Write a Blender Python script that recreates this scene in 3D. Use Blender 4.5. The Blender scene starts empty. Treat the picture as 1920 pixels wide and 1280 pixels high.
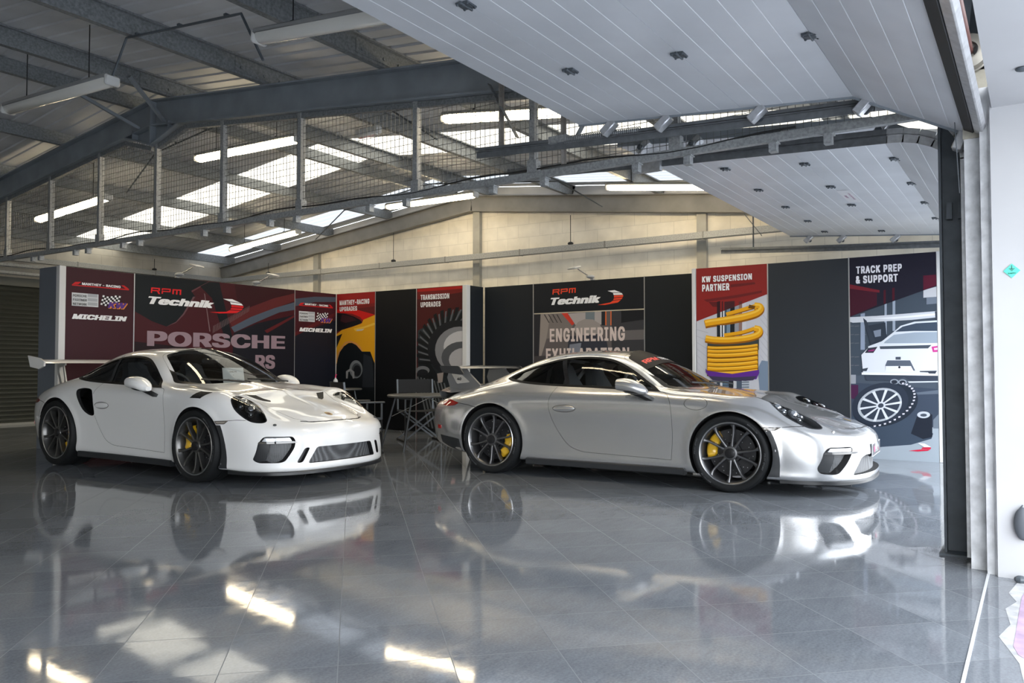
import bpy, bmesh, math, random
import numpy as np
from mathutils import Vector, Matrix
from mathutils.bvhtree import BVHTree
from mathutils.geometry import delaunay_2d_cdt
random.seed(7)
sc = bpy.context.scene
# ---------------------------------------------------------------- camera, sky, exposure
# world: x along the garage ridge, y from the pit lane into the garage, z up, metres
CAM_H, YAW, FPX = 1.10, 33.64, 1480.0
cam = bpy.data.objects.new('camera', bpy.data.cameras.new('camera')); sc.collection.objects.link(cam); sc.camera = cam
cam.data.sensor_width = 36; cam.data.lens = 36*FPX/1920; cam.data.clip_start = .02
cam.location = (0, 0, CAM_H); cam.rotation_euler = (math.pi/2+math.atan(46/FPX), 0, math.radians(YAW)-math.pi/2)
world = bpy.data.worlds.new('overcast_sky'); sc.world = world; world.use_nodes = True
bg = world.node_tree.nodes['Background']
def sky_nodes():
    nt = world.node_tree
    tc = nt.nodes.new('ShaderNodeTexCoord'); sx = nt.nodes.new('ShaderNodeSeparateXYZ'); cr = nt.nodes.new('ShaderNodeValToRGB')
    cr.color_ramp.elements[0].position = .0; cr.color_ramp.elements[0].color = (.93, .965, 1, 1)
    cr.color_ramp.elements[1].position = .7; cr.color_ramp.elements[1].color = (.85, .92, 1, 1)
    nt.links.new(tc.outputs['Generated'], sx.inputs[0]); nt.links.new(sx.outputs['Z'], cr.inputs[0]); nt.links.new(cr.outputs[0], bg.inputs[0])
sky_nodes()
bg.inputs[1].default_value = 2.1
vs = sc.view_settings; vs.view_transform = 'Standard'; vs.look = 'None'; vs.exposure = 2.05; vs.gamma = 1.0; vs.use_curve_mapping = False
def portal(name, loc, sx, sy, rot):
    l = bpy.data.lights.new(name, 'AREA'); l.shape = 'RECTANGLE'; l.size = sx; l.size_y = sy; l.cycles.is_portal = True
    o = bpy.data.objects.new(name, l); sc.collection.objects.link(o); o.location = loc; o.rotation_euler = rot
sc.cycles.max_bounces = 10; sc.cycles.diffuse_bounces = 5; sc.cycles.transparent_max_bounces = 16
sc.cycles.caustics_reflective = False; sc.cycles.caustics_refractive = False
# ---------------------------------------------------------------- helpers
PI = math.pi
COL = bpy.context.scene.collection
def tag(o, label=None, cat=None, group=None, kind=None):
    if label: o['label'] = label
    if cat: o['category'] = cat
    if group: o['group'] = group
    if kind: o['kind'] = kind
    return o
def link(o, parent=None):
    COL.objects.link(o)
    if parent is not None: o.parent = parent
    return o
def empty(name, loc=(0, 0, 0), rz=0, label=None, cat=None, group=None, kind=None):
    o = bpy.data.objects.new(name, None); o.location = loc; o.rotation_euler = (0, 0, rz)
    o.empty_display_size = .1
    return tag(link(o), label, cat, group, kind)
def mesh_obj(name, verts, faces, mat=None, parent=None, smooth=None):
    me = bpy.data.meshes.new(name)
    me.from_pydata([tuple(v) for v in verts], [], [tuple(f) for f in faces]); me.update()
    for m in (mat if isinstance(mat, (list, tuple)) else [mat]):
        if m: me.materials.append(m)
    if smooth is not None:
        me.polygons.foreach_set('use_smooth', [True]*len(me.polygons))
        if smooth < 179: me.set_sharp_from_angle(angle=math.radians(smooth))
    return link(bpy.data.objects.new(name, me), parent)
def copy_tree(o, parent=None):
    c = o.copy(); COL.objects.link(c)
    c.parent = parent
    for ch in list(o.children): copy_tree(ch, c)
    return c
class MB:
    """collects simple shapes into one mesh"""
    def __init__(s): s.v = []; s.f = []; s.mi = []; s.m = 0
    def add(s, v, f):
        b = len(s.v); s.v += [tuple(p) for p in v]; s.f += [tuple(i+b for i in q) for q in f]; s.mi += [s.m]*len(f); return s
    def box(s, c, d, rot=None, bev=0.0):
        hx, hy, hz = d[0]/2, d[1]/2, d[2]/2
        if bev > 0:
            b = min(bev, hx*.9, hy*.9, hz*.9); v = []
            for sx in (-1, 1):
                for sy in (-1, 1):
                    for sz in (-1, 1):
                        v += [(sx*(hx-b), sy*(hy-b), sz*hz), (sx*(hx-b), sy*hy, sz*(hz-b)), (sx*hx, sy*(hy-b), sz*(hz-b))]
            bm = bmesh.new()
            for p in v: bm.verts.new(p)
            bmesh.ops.convex_hull(bm, input=bm.verts)
            bmesh.ops.dissolve_limit(bm, angle_limit=.01, verts=bm.verts, edges=bm.edges)
            bm.verts.index_update()
            v = [x.co.copy() for x in bm.verts]; f = [[q.index for q in p.verts] for p in bm.faces]; bm.free()
        else:
            v = [Vector((x, y, z)) for x in (-hx, hx) for y in (-hy, hy) for z in (-hz, hz)]
            f = [(0, 1, 3, 2), (4, 6, 7, 5), (0, 4, 5, 1), (2, 3, 7, 6), (0, 2, 6, 4), (1, 5, 7, 3)]
        if rot is not None: v = [rot @ Vector(p) for p in v]
        return s.add([Vector(p)+Vector(c) for p in v], f)
    def beam(s, a, b, w, h, up=(0, 0, 1), bev=0):
        a = Vector(a); b = Vector(b); d = b-a; L = d.length; x = d/L
        y = Vector(up).cross(x)
        y = y.normalized() if y.length > 1e-6 else Vector((0, 1, 0)) if abs(x.y) < .9 else Vector((1, 0, 0))
        z = x.cross(y)
        R = Matrix((x, y, z)).transposed()
        return s.box((a+b)/2, (L, w, h), R, bev)
    def tube(s, pts, r, n=8, closed=False, cap=True):
        pts = [Vector(p) for p in pts]; N = len(pts); rings = []
        rr = r if isinstance(r, (list, tuple)) else [r]*N
        pn = None
        for i, p in enumerate(pts):
            if closed: t = pts[(i+1) % N]-pts[i-1]
            else: t = pts[min(i+1, N-1)]-pts[max(i-1, 0)]
            t.normalize()
            if pn is None: pn = t.orthogonal().normalized()
            else:
                pn = pn-t*pn.dot(t)
                pn = pn.normalized() if pn.length > 1e-6 else t.orthogonal().normalized()
            bn = t.cross(pn)
            rings.append([p+(pn*math.cos(2*PI*k/n)+bn*math.sin(2*PI*k/n))*rr[i] for k in range(n)])
        v = [q for R in rings for q in R]; f = []
        for i in range(N if closed else N-1):
            j = (i+1) % N
            for k in range(n):
                f.append((i*n+k, i*n+(k+1) % n, j*n+(k+1) % n, j*n+k))
        if cap and not closed:
            f.append(tuple(range(n))[::-1]); f.append(tuple((N-1)*n+k for k in range(n)))
        return s.add(v, f)
    def cyl(s, a, b, r, n=16, r2=None): return s.tube([a, b], [r, r if r2 is None else r2], n)
    def lathe(s, prof, n=32, axis='y', c=(0, 0, 0), closed=False):
        """prof: (radius, offset along axis)"""
        v = []; f = []; M = len(prof)
        for k in range(n):
            a = 2*PI*k/n; ca, sa = math.cos(a), math.sin(a)
            for (r, h) in prof:
                p = {'y': (r*ca, h, r*sa), 'z': (r*ca, r*sa, h), 'x': (h, r*ca, r*sa)}[axis]
                v.append((p[0]+c[0], p[1]+c[1], p[2]+c[2]))
        for k in range(n):
            k2 = (k+1) % n
            for i in range(M if closed else M-1):
                j = (i+1) % M
                f.append((k*M+i, k*M+j, k2*M+j, k2*M+i))
        return s.add(v, f)
    def prism(s, poly, a, b, axis='y'):
        """extrude a 2d polygon between a and b along axis; poly in the other two axes"""
        n = len(poly)
        def P(p, h): return {'y': (p[0], h, p[1]), 'z': (p[0], p[1], h), 'x': (h, p[0], p[1])}[axis]
        v = [P(p, a) for p in poly]+[P(p, b) for p in poly]
        f = [tuple(range(n)), tuple(range(2*n-1, n-1, -1))]+[(i, i+n, (i+1) % n+n, (i+1) % n) for i in range(n)]
        return s.add(v, f)
    def ellipsoid(s, c, r, n=16, m=10, rot=None):
        v = []; f = []
        for i in range(m+1):
            t = PI*i/m
            for k in range(n):
                a = 2*PI*k/n
                p = Vector((r[0]*math.sin(t)*math.cos(a), r[1]*math.sin(t)*math.sin(a), r[2]*math.cos(t)))
                v.append((rot @ p if rot is not None else p)+Vector(c))
        for i in range(m):
            for k in range(n):
                f.append((i*n+k, (i+1)*n+k, (i+1)*n+(k+1) % n, i*n+(k+1) % n))
        return s.add(v, f)
    def grid(s, P):
        U = len(P); V = len(P[0])
        return s.add([q for r in P for q in r], [(i*V+j, (i+1)*V+j, (i+1)*V+j+1, i*V+j+1) for i in range(U-1) for j in range(V-1)])
    def mirror_y(s):
        n = len(s.v); s.v += [(x, -y, z) for x, y, z in s.v]; s.f += [tuple(i+n for i in q[::-1]) for q in s.f]; s.mi += list(s.mi); return s
    def flipped_y(s):
        o = MB(); o.v = [(x, -y, z) for x, y, z in s.v]; o.f = [q[::-1] for q in s.f]; o.mi = list(s.mi); return o
    def build(s, name, mat, parent=None, smooth=None):
        o = mesh_obj(name, s.v, s.f, mat, parent, smooth)
        if any(s.mi): o.data.polygons.foreach_set('material_index', s.mi)
        bm = bmesh.new(); bm.from_mesh(o.data); bmesh.ops.recalc_face_normals(bm, faces=bm.faces); bm.to_mesh(o.data); bm.free()
        return o
def fill_outline(v, e):
    """triangles of a set of letter outlines, overlapping strokes counted once (nonzero winding)"""
    nb = {}
    for a, b in e: nb.setdefault(a, []).append(b); nb.setdefault(b, []).append(a)
    seen = set(); segs = []
    for s in range(len(v)):
        if s in seen or s not in nb: continue
        loop = [s]; seen.add(s); cur = s
        while True:
            nx = [q for q in nb[cur] if q not in seen]
            if not nx: break
            if len(loop) == 1 and (s+1) in nx: nx = [s+1]
            cur = nx[0]; seen.add(cur); loop.append(cur)
        segs += [(loop[i], loop[(i+1) % len(loop)]) for i in range(len(loop))]
    V, E, F, *_ = delaunay_2d_cdt([Vector(p) for p in v], segs, [], 0, 1e-7)
    A = np.array([v[a] for a, b in segs]); B = np.array([v[b] for a, b in segs]); out = []
    for q in F:
        c = (V[q[0]]+V[q[1]]+V[q[2]])/3
        up = (A[:, 1] <= c.y) & (B[:, 1] > c.y); dn = (A[:, 1] > c.y) & (B[:, 1] <= c.y)
        left = (B[:, 0]-A[:, 0])*(c.y-A[:, 1])-(c.x-A[:, 0])*(B[:, 1]-A[:, 1])
        if int((up & (left > 0)).sum())-int((dn & (left < 0)).sum()) != 0: out.append(tuple(q))
    return [(p.x, p.y) for p in V], out
class P2(tuple):
    k = 0
FONT_CACHE = {}
def ui_font():
    """the grotesque that ships with Blender, else the built-in one"""
    import os
    try: return bpy.data.fonts.load(os.path.join(bpy.utils.resource_path('LOCAL'), 'datafiles', 'fonts', 'Inter.woff2'))
    except Exception: return None
FONT = ui_font()
def text_geo(txt, h, xs=1.0, shear=0.0, bold=0.0, align='L', lead=1.0, tight=1.0):
    """flat filled lettering: cap height h; returns 2d verts, faces, width"""
    key = (txt, xs, shear, bold, align, lead, tight)
    if key not in FONT_CACHE:
        cu = bpy.data.curves.new('t', 'FONT'); cu.body = txt; cu.size = 1
        if FONT: cu.font = FONT
        cu.fill_mode = 'NONE'; cu.resolution_u = 3
        cu.space_line = lead; cu.space_character = tight
        cu.align_x = {'L': 'LEFT', 'C': 'CENTER'}[align]
        ob = bpy.data.objects.new('t', cu); COL.objects.link(ob)
        bpy.context.view_layer.update()
        ev = ob.evaluated_get(bpy.context.evaluated_depsgraph_get()); me = ev.to_mesh()
        v, f = fill_outline([(p.co.x, p.co.y) for p in me.vertices], [tuple(e.vertices) for e in me.edges])
        ev.to_mesh_clear(); bpy.data.objects.remove(ob); bpy.data.curves.remove(cu)
        if bold:       # heavier strokes: the outline laid down again a little to each side
            par = list(range(len(v)))
            def root_(i):
                while par[i] != i: par[i] = par[par[i]]; i = par[i]
                return i
            for q in f:
                for i in q[1:]: par[root_(i)] = root_(q[0])
            ids = {}; isl = [ids.setdefault(root_(i), len(ids)) % 5 for i in range(len(v))]
            n = len(v); v0, f0 = v, f; v, f = [], []
            for dx, dy in ((-1, -.5), (-.5, .5), (0, -.5), (0, .5), (.5, -.5), (1, .5), (-1, .5), (1, -.5)):
                b = len(v); n += 0; f += [tuple(i+b for i in q) for q in f0]; lay = len(v)//max(1, len(v0))
                for (x, y), i_ in zip(v0, isl): p = P2((x+dx*bold, y+dy*bold)); p.k = lay+i_*.17; v.append(p)
        FONT_CACHE[key] = (v, f)
    v, f = FONT_CACHE[key]
    k = h/.729
    V = []
    for p in v: q = P2(((p[0]+shear*p[1])*k*xs, p[1]*k)); q.k = getattr(p, 'k', 0); V.append(q)
    return V, f
# ---------------------------------------------------------------- materials
MATS = {}
def mat(name, col=(.5, .5, .5), rough=.5, metal=0.0, spec=.5, coat=0.0, emit=None, est=0.0, bump=None, noise=None, alpha=None):
    if name in MATS: return MATS[name]
    m = bpy.data.materials.new(name); m.use_nodes = True
    nt = m.node_tree; p = nt.nodes['Principled BSDF']
    p.inputs['Base Color'].default_value = (*col, 1); p.inputs['Roughness'].default_value = rough
    p.inputs['Metallic'].default_value = metal; p.inputs['Specular IOR Level'].default_value = spec
    p.inputs['Coat Weight'].default_value = coat; p.inputs['Coat Roughness'].default_value = .04
    if emit: p.inputs['Emission Color'].default_value = (*emit, 1); p.inputs['Emission Strength'].default_value = est
    if noise:      # (scale, amount): mottled colour
        tc = nt.nodes.new('ShaderNodeTexCoord'); n = nt.nodes.new('ShaderNodeTexNoise'); n.inputs['Scale'].default_value = noise[0]; n.inputs['Detail'].default_value = 5
        r = nt.nodes.new('ShaderNodeMixRGB'); r.blend_type = 'MULTIPLY'; r.inputs[1].default_value = (*col, 1)
        mr = nt.nodes.new('ShaderNodeMapRange'); mr.inputs[1].default_value = .3; mr.inputs[2].default_value = .7; mr.inputs[3].default_value = 1-noise[1]; mr.inputs[4].default_value = 1+noise[1]*.4
        nt.links.new(tc.outputs['Object'], n.inputs['Vector']); nt.links.new(n.outputs['Fac'], mr.inputs[0])
        r.inputs[0].default_value = 1; nt.links.new(mr.outputs[0], r.inputs[2]); nt.links.new(r.outputs[0], p.inputs['Base Color'])
    if bump:
        tc = nt.nodes.new('ShaderNodeTexCoord'); n = nt.nodes.new('ShaderNodeTexNoise'); n.inputs['Scale'].default_value = bump[0]
        b = nt.nodes.new('ShaderNodeBump'); b.inputs['Strength'].default_value = bump[1]; b.inputs['Distance'].default_value = .01
        nt.links.new(tc.outputs['Object'], n.inputs['Vector']); nt.links.new(n.outputs['Fac'], b.inputs['Height']); nt.links.new(b.outputs[0], p.inputs['Normal'])
    MATS[name] = m
    return m
def glass_mat(name, tint, refl=1.0):
    if name in MATS: return MATS[name]
    m = bpy.data.materials.new(name); m.use_nodes = True; nt = m.node_tree; nt.nodes.clear()
    o = nt.nodes.new('ShaderNodeOutputMaterial'); t = nt.nodes.new('ShaderNodeBsdfTransparent'); t.inputs[0].default_value = (*tint, 1)
    g = nt.nodes.new('ShaderNodeBsdfGlossy'); g.inputs['Roughness'].default_value = .015
    fr = nt.nodes.new('ShaderNodeFresnel'); fr.inputs[0].default_value = 1.5
    mu = nt.nodes.new('ShaderNodeMath'); mu.operation = 'MULTIPLY'; mu.inputs[1].default_value = refl; mu.use_clamp = True
    mx = nt.nodes.new('ShaderNodeMixShader')
    nt.links.new(fr.outputs[0], mu.inputs[0]); nt.links.new(mu.outputs[0], mx.inputs[0]); nt.links.new(t.outputs[0], mx.inputs[1]); nt.links.new(g.outputs[0], mx.inputs[2]); nt.links.new(mx.outputs[0], o.inputs[0])
    MATS[name] = m
    return m

# ---------------------------------------------------------------- car body surface
# car frame: x forward, y left, z up, front axle at x=0, rear axle at x=-2.457, ground z=0
def car_stations(rs):
    S = []
    def st(x, rows):            # rows: 13 of (y,z) or (x,y,z)
        S.append([(r if len(r) == 3 else (x, r[0], r[1])) for r in rows])
    st(0, [(.72,0,.13),(.955,0,.13),(.985,0,.20),(.993,0,.30),(.993,0,.40),(.985,0,.47),(.965,0,.52),(.93,0,.553),(.89,0,.575),(.84,0,.594),(.79,0,.612),(.73,0,.633),(.66,0,.659)])
    st(0, [(.70,.32,.13),(.93,.36,.13),(.955,.37,.20),(.962,.375,.30),(.962,.375,.40),(.95,.37,.475),(.922,.36,.515),(.882,.345,.545),(.84,.32,.568),(.79,.28,.606),(.745,.20,.627),(.69,.10,.648),(.62,0,.67)])
    st(0, [(.62,.56,.13),(.83,.63,.13),(.852,.65,.20),(.858,.66,.30),(.853,.66,.41),(.838,.655,.49),(.80,.645,.535),(.75,.62,.567),(.71,.575,.594),(.66,.49,.614),(.62,.35,.66),(.58,.18,.68),(.53,0,.70)])
    st(0, [(.50,.66,.13),(.655,.77,.13),(.672,.80,.20),(.675,.815,.31),(.665,.82,.42),(.64,.812,.525),(.585,.79,.59),(.535,.745,.662),(.50,.67,.716),(.46,.56,.706),(.44,.40,.706),(.43,.20,.725),(.42,0,.74)])
    st(0, [(.38,.66,.14),(.43,.835,.14),(.44,.858,.21),(.44,.87,.33),(.43,.876,.46),(.41,.872,.585),(.37,.845,.69),(.34,.785,.765),(.32,.69,.79),(.30,.57,.767),(.28,.41,.762),(.27,.21,.778),(.27,0,.786)])
    st(.18,[(.66,.14),(.85,.15),(.876,.23),(.888,.36),(.897,.51),(.897,.645),(.866,.755),(.79,.825),(.69,.84),(.57,.815),(.41,.813),(.21,.827),(0,.834)])
    st(0.0,[(.66,.14),(.85,.15),(.88,.25),(.893,.39),(.904,.55),(.905,.685),(.872,.792),(.79,.838),(.69,.846),(.57,.826),(.41,.829),(.21,.841),(0,.849)])
    st(-.28,[(.68,.15),(.845,.155),(.872,.25),(.881,.40),(.891,.57),(.894,.705),(.864,.808),(.79,.862),(.70,.868),(.58,.868),(.42,.876),(.21,.890),(0,.898)])
    st(-.52,[(.70,.155),(.84,.16),(.866,.25),(.873,.40),(.882,.57),(.887,.713),(.859,.815),(.79,.868),(.715,.882),(.60,.897),(.44,.912),(.22,.936),(0,.946)])
    st(-.72,[(.70,.16),(.838,.165),(.863,.25),(.870,.40),(.880,.57),(.887,.718),(.858,.830),(.785,.897),(.73,.917),(.665,.950),(.47,1.018),(.24,1.072),(0,1.086)])
    st(-.95,[(.70,.16),(.838,.165),(.862,.25),(.868,.40),(.879,.57),(.888,.720),(.858,.834),(.78,.904),(.72,.976),(.64,1.068),(.46,1.143),(.23,1.185),(0,1.196)])
    st(-1.2,[(.70,.16),(.838,.165),(.862,.25),(.868,.40),(.879,.57),(.889,.722),(.858,.836),(.777,.911),(.70,1.022),(.588,1.148),(.45,1.21),(.23,1.243),(0,1.253)])
    st(-1.45,[(.70,.16),(.84,.165),(.864,.25),(.870,.40),(.881,.57),(.891,.724),(.859,.838),(.777,.916),(.69,1.047),(.572,1.180),(.435,1.238),(.22,1.264),(0,1.273)])
    st(-1.75,[(.70,.16),(.845,.165),(.870,.25),(.879,.40),(.889,.57),(.899,.726),(.862,.842),(.777,.925),(.685,1.05),(.565,1.178),(.43,1.236),(.22,1.262),(0,1.270)])
    st(-2.05,[(.70,.16),(.855,.168),(.885,.26),(.899,.41),(.907,.575),(.912,.728),(.868,.846),(.778,.932),(.678,1.025),(.555,1.132),(.42,1.194),(.215,1.225),(0,1.234)])
    st(-2.30,[(.69,.16),(.865,.17),(.898,.265),(.915,.415),(.922,.58),(.922,.725),(.873,.846),(.78,.928),(.67,.985),(.55,1.062),(.415,1.118),(.21,1.15),(0,1.16)])
    st(-2.55,[(.68,.17),(.868,.175),(.903,.27),(.923,.42),(.930,.58),(.926,.715),(.875,.832),(.78,.900),(.665,.935),(.545,.982),(.41,1.025),(.21,1.056),(0,1.066)])
    st(-2.80,[(.66,.19),(.855,.20),(.892,.29),(.912,.43),(.918,.57),(.910,.695),(.862,.796),(.775,.853),(.665,.88),(.55,.905),(.41,.935),(.21,.958),(0,.967)])
    st(-3.08,[(.63,.21),(.80,.225),(.84,.31),(.865,.44),(.872,.56),(.862,.665),(.822,.748),(.75,.795),(.65,.822),(.54,.842),(.41,.858),(.21,.872),(0,.877)])
    st(0,[(-3.20,.56,.24),(-3.27,.715,.26),(-3.30,.75,.34),(-3.31,.77,.45),(-3.31,.775,.56),(-3.30,.765,.65),(-3.27,.735,.715),(-3.24,.68,.755),(-3.22,.60,.778),(-3.21,.52,.795),(-3.20,.40,.807),(-3.20,.20,.818),(-3.20,0,.822)])
    st(0,[(-3.26,.42,.25),(-3.40,.54,.27),(-3.45,.57,.34),(-3.47,.585,.45),(-3.47,.59,.56),(-3.455,.58,.65),(-3.43,.56,.705),(-3.40,.52,.74),(-3.37,.47,.76),(-3.35,.39,.775),(-3.33,.28,.786),(-3.31,.14,.795),(-3.29,0,.80)])
    st(0,[(-3.30,0,.25),(-3.46,0,.27),(-3.53,0,.34),(-3.56,0,.45),(-3.565,0,.56),(-3.555,0,.65),(-3.53,0,.695),(-3.49,0,.725),(-3.46,0,.745),(-3.43,0,.76),(-3.40,0,.772),(-3.37,0,.782),(-3.35,0,.79)])
    P = np.array(S, float)
    X = P[:, :, 0]
    X[:] = np.where(X > .3, .3+(X-.3)*1.12, X); X[:] = np.where(X < -2.6, -2.6+(X+2.6)*.91, X)
    if rs:   # wider arches of the white car
        x = P[:, :, 0]; z = P[:, :, 2]; y = P[:, :, 1]
        w = .022*np.exp(-((x)/.45)**2) + .020*np.exp(-((x+2.35)/.55)**2)
        k = np.clip((y-.55)/.3, 0, 1)*np.clip((.98-z)/.12, 0, 1)
        P[:, :, 1] += w*k
    P[:, :, 2] += .015*np.clip((P[:, :, 2]-.3)/.4, 0, 2.0) if rs else -.010
    return P

def spline_cage(P, it=3):
    """pull a uniform cubic b-spline cage towards interpolating P; returns padded cage"""
    C = P.copy()
    for _ in range(it):
        E = pad(C)
        L = (E[:-2, 1:-1] + 4*E[1:-1, 1:-1] + E[2:, 1:-1])/6
        Ey = E
        L2 = (Ey[1:-1, :-2] + 4*Ey[1:-1, 1:-1] + Ey[1:-1, 2:])/6
        lim = L + L2 - E[1:-1, 1:-1]
        C += (P-lim)*.8
    return pad(C)
def pad(C):
    m = np.array([1, -1, 1.])
    a = (C[1]*m)[None]; b = (C[-2]*m)[None]
    E = np.concatenate([a, C, b], 0)
    lo = 2*E[:, 0]-E[:, 1]; hi = E[:, -2]*m
    return np.concatenate([lo[:, None], E, hi[:, None]], 1)
def bspl(E, axis, n):
    """evaluate cubic b-spline along axis with n samples per span"""
    E = np.moveaxis(E, axis, 0)
    N = E.shape[0]-3
    out = []
    for i in range(N):
        for k in range(n):
            t = k/n
            out.append(((1-t)**3*E[i] + (3*t**3-6*t*t+4)*E[i+1] + (-3*t**3+3*t*t+3*t+1)*E[i+2] + t**3*E[i+3])/6)
    out.append((E[N-1]+4*E[N]+E[N+1])/6)
    return np.moveaxis(np.array(out), 0, axis)

def body_grid(rs, nu=9, nv=9):
    E = spline_cage(car_stations(rs))
    G = bspl(bspl(E, 0, nu), 1, nv)
    G[0, :, 1] = 0; G[-1, :, 1] = 0; G[:, -1, 1] = 0
    # arch lips: a soft raised band round each wheel opening
    for (cx, cz, R) in arches(rs):
        r = np.hypot(G[:, :, 0]-cx, G[:, :, 2]-cz)
        side = np.clip((G[:, :, 1]-.70)/.1, 0, 1)
        d = .010*np.exp(-((r-R-.012)/.030)**2)
        G[:, :, 1] += d*side
    return G
def arches(rs):
    if rs: return [(0, .345, .372), (-2.453, .362, .392)]
    return [(0, .340, .366), (-2.457, .346, .374)]

def body_mesh(G):
    U, V, _ = G.shape
    verts = []; idx = {}
    def vid(i, j, s):
        y = G[i, j, 1]
        if i in (0, U-1) or j == V-1: s = 1
        k = (i, j, s)
        if k not in idx:
            idx[k] = len(verts); verts.append((G[i, j, 0], s*y, G[i, j, 2]))
        return idx[k]
    F = []
    for i in range(U-1):
        for j in range(V-1):
            for s in (1, -1):
                q = [vid(i, j, s), vid(i+1, j, s), vid(i+1, j+1, s), vid(i, j+1, s)]
                q = [a for n, a in enumerate(q) if a not in q[:n]]
                if len(q) > 2: F.append(q if s == -1 else q[::-1])
        q = [vid(i, 0, 1), vid(i+1, 0, 1), vid(i+1, 0, -1), vid(i, 0, -1)]
        q = [a for n, a in enumerate(q) if a not in q[:n]]
        if len(q) > 2: F.append(q)
    return verts, F
# ---------------------------------------------------------------- materials of the building
def floor_mat():
    m = mat('polished_tile', (.1, .1, .1), .1); nt = m.node_tree; N = nt.nodes; L = nt.links; p = N['Principled BSDF']
    tc = N.new('ShaderNodeTexCoord'); T = .59       # tile diagonal: the tiles lie at 45 degrees to the building
    mp = N.new('ShaderNodeCombineXYZ')
    for k_, (vec, of) in enumerate((((-1/T, 1/T, 0), -.117), ((1/T, 1/T, 0), -7.203))):
        d_ = N.new('ShaderNodeVectorMath'); d_.operation = 'DOT_PRODUCT'; d_.inputs[1].default_value = vec; L.new(tc.outputs['Object'], d_.inputs[0])
        a_ = N.new('ShaderNodeMath'); a_.operation = 'ADD'; a_.inputs[1].default_value = of; L.new(d_.outputs['Value'], a_.inputs[0]); L.new(a_.outputs[0], mp.inputs[k_])
    sx = N.new('ShaderNodeSeparateXYZ'); L.new(mp.outputs[0], sx.inputs[0])
    def math_(op, a, b=None):
        n = N.new('ShaderNodeMath'); n.operation = op
        for k, q in enumerate((a, b)):
            if q is None: continue
            if isinstance(q, (int, float)): n.inputs[k].default_value = q
            else: L.new(q, n.inputs[k])
        return n.outputs[0]
    ex = []
    for ax in ('X', 'Y'):
        fr = math_('FRACT', sx.outputs[ax]); d = math_('ABSOLUTE', math_('SUBTRACT', fr, .5)); ex.append(d)
    edge = math_('GREATER_THAN', math_('MAXIMUM', ex[0], ex[1]), .5-.0042)
    fl = N.new('ShaderNodeVectorMath'); fl.operation = 'FLOOR'; L.new(mp.outputs[0], fl.inputs[0])
    wn = N.new('ShaderNodeTexWhiteNoise'); wn.noise_dimensions = '3D'; L.new(fl.outputs[0], wn.inputs['Vector'])
    n1 = N.new('ShaderNodeTexNoise'); n1.inputs['Scale'].default_value = 2.2; n1.inputs['Detail'].default_value = 8; n1.inputs['Roughness'].default_value = .7; L.new(tc.outputs['Object'], n1.inputs['Vector'])
    n2 = N.new('ShaderNodeTexNoise'); n2.inputs['Scale'].default_value = 90; n2.inputs['Detail'].default_value = 4; L.new(tc.outputs['Object'], n2.inputs['Vector'])
    # veining stretched along each tile
    mp2 = N.new('ShaderNodeMapping'); mp2.inputs['Rotation'].default_value = (0, 0, .35); mp2.inputs['Scale'].default_value = (3, 17, 1); L.new(tc.outputs['Object'], mp2.inputs[0])
    n3 = N.new('ShaderNodeTexNoise'); n3.inputs['Scale'].default_value = 1.6; n3.inputs['Detail'].default_value = 7; n3.inputs['Roughness'].default_value = .75; L.new(mp2.outputs[0], n3.inputs['Vector'])
    v = math_('ADD', math_('MULTIPLY', n3.outputs['Fac'], .30), math_('ADD', math_('MULTIPLY', n2.outputs['Fac'], .42), math_('ADD', math_('MULTIPLY', n1.outputs['Fac'], .40), math_('MULTIPLY', wn.outputs['Value'], .12))))
    cr = N.new('ShaderNodeValToRGB'); cr.color_ramp.elements[0].position = .38; cr.color_ramp.elements[0].color = (.100, .110, .126, 1); cr.color_ramp.elements[1].position = .82; cr.color_ramp.elements[1].color = (.25, .268, .295, 1)
    L.new(v, cr.inputs[0])
    # scuffs: pale chalky marks
    n4 = N.new('ShaderNodeTexNoise'); n4.inputs['Scale'].default_value = 5.5; n4.inputs['Detail'].default_value = 9; n4.inputs['Roughness'].default_value = .8; L.new(tc.outputs['Object'], n4.inputs['Vector'])
    sc1 = N.new('ShaderNodeMapRange'); sc1.inputs[1].default_value = .62; sc1.inputs[2].default_value = .74; sc1.inputs[4].default_value = .45; L.new(n4.outputs['Fac'], sc1.inputs[0])
    mx = N.new('ShaderNodeMixRGB'); mx.inputs[2].default_value = (.30, .31, .33, 1); L.new(sc1.outputs[0], mx.inputs[0]); L.new(cr.outputs[0], mx.inputs[1])
    mg = N.new('ShaderNodeMixRGB'); mg.inputs[2].default_value = (.17, .18, .19, 1); L.new(edge, mg.inputs[0]); L.new(mx.outputs[0], mg.inputs[1]); L.new(mg.outputs[0], p.inputs['Base Color'])
    rr = N.new('ShaderNodeMapRange'); rr.inputs[1].default_value = .35; rr.inputs[2].default_value = .75; rr.inputs[3].default_value = .022; rr.inputs[4].default_value = .11; L.new(n4.outputs['Fac'], rr.inputs[0])
    r2 = math_('MAXIMUM', rr.outputs[0], math_('MULTIPLY', edge, .6)); L.new(r2, p.inputs['Roughness'])
    # every tile lies a hair out of level
    g = N.new('ShaderNodeNewGeometry'); s = N.new('ShaderNodeVectorMath'); s.operation = 'SUBTRACT'; s.inputs[1].default_value = (.5, .5, .5); L.new(wn.outputs['Color'], s.inputs[0])
    k = N.new('ShaderNodeVectorMath'); k.operation = 'SCALE'; k.inputs['Scale'].default_value = .006; L.new(s.outputs[0], k.inputs[0])
    ad = N.new('ShaderNodeVectorMath'); ad.operation = 'ADD'; L.new(g.outputs['Normal'], ad.inputs[0]); L.new(k.outputs[0], ad.inputs[1])
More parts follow.
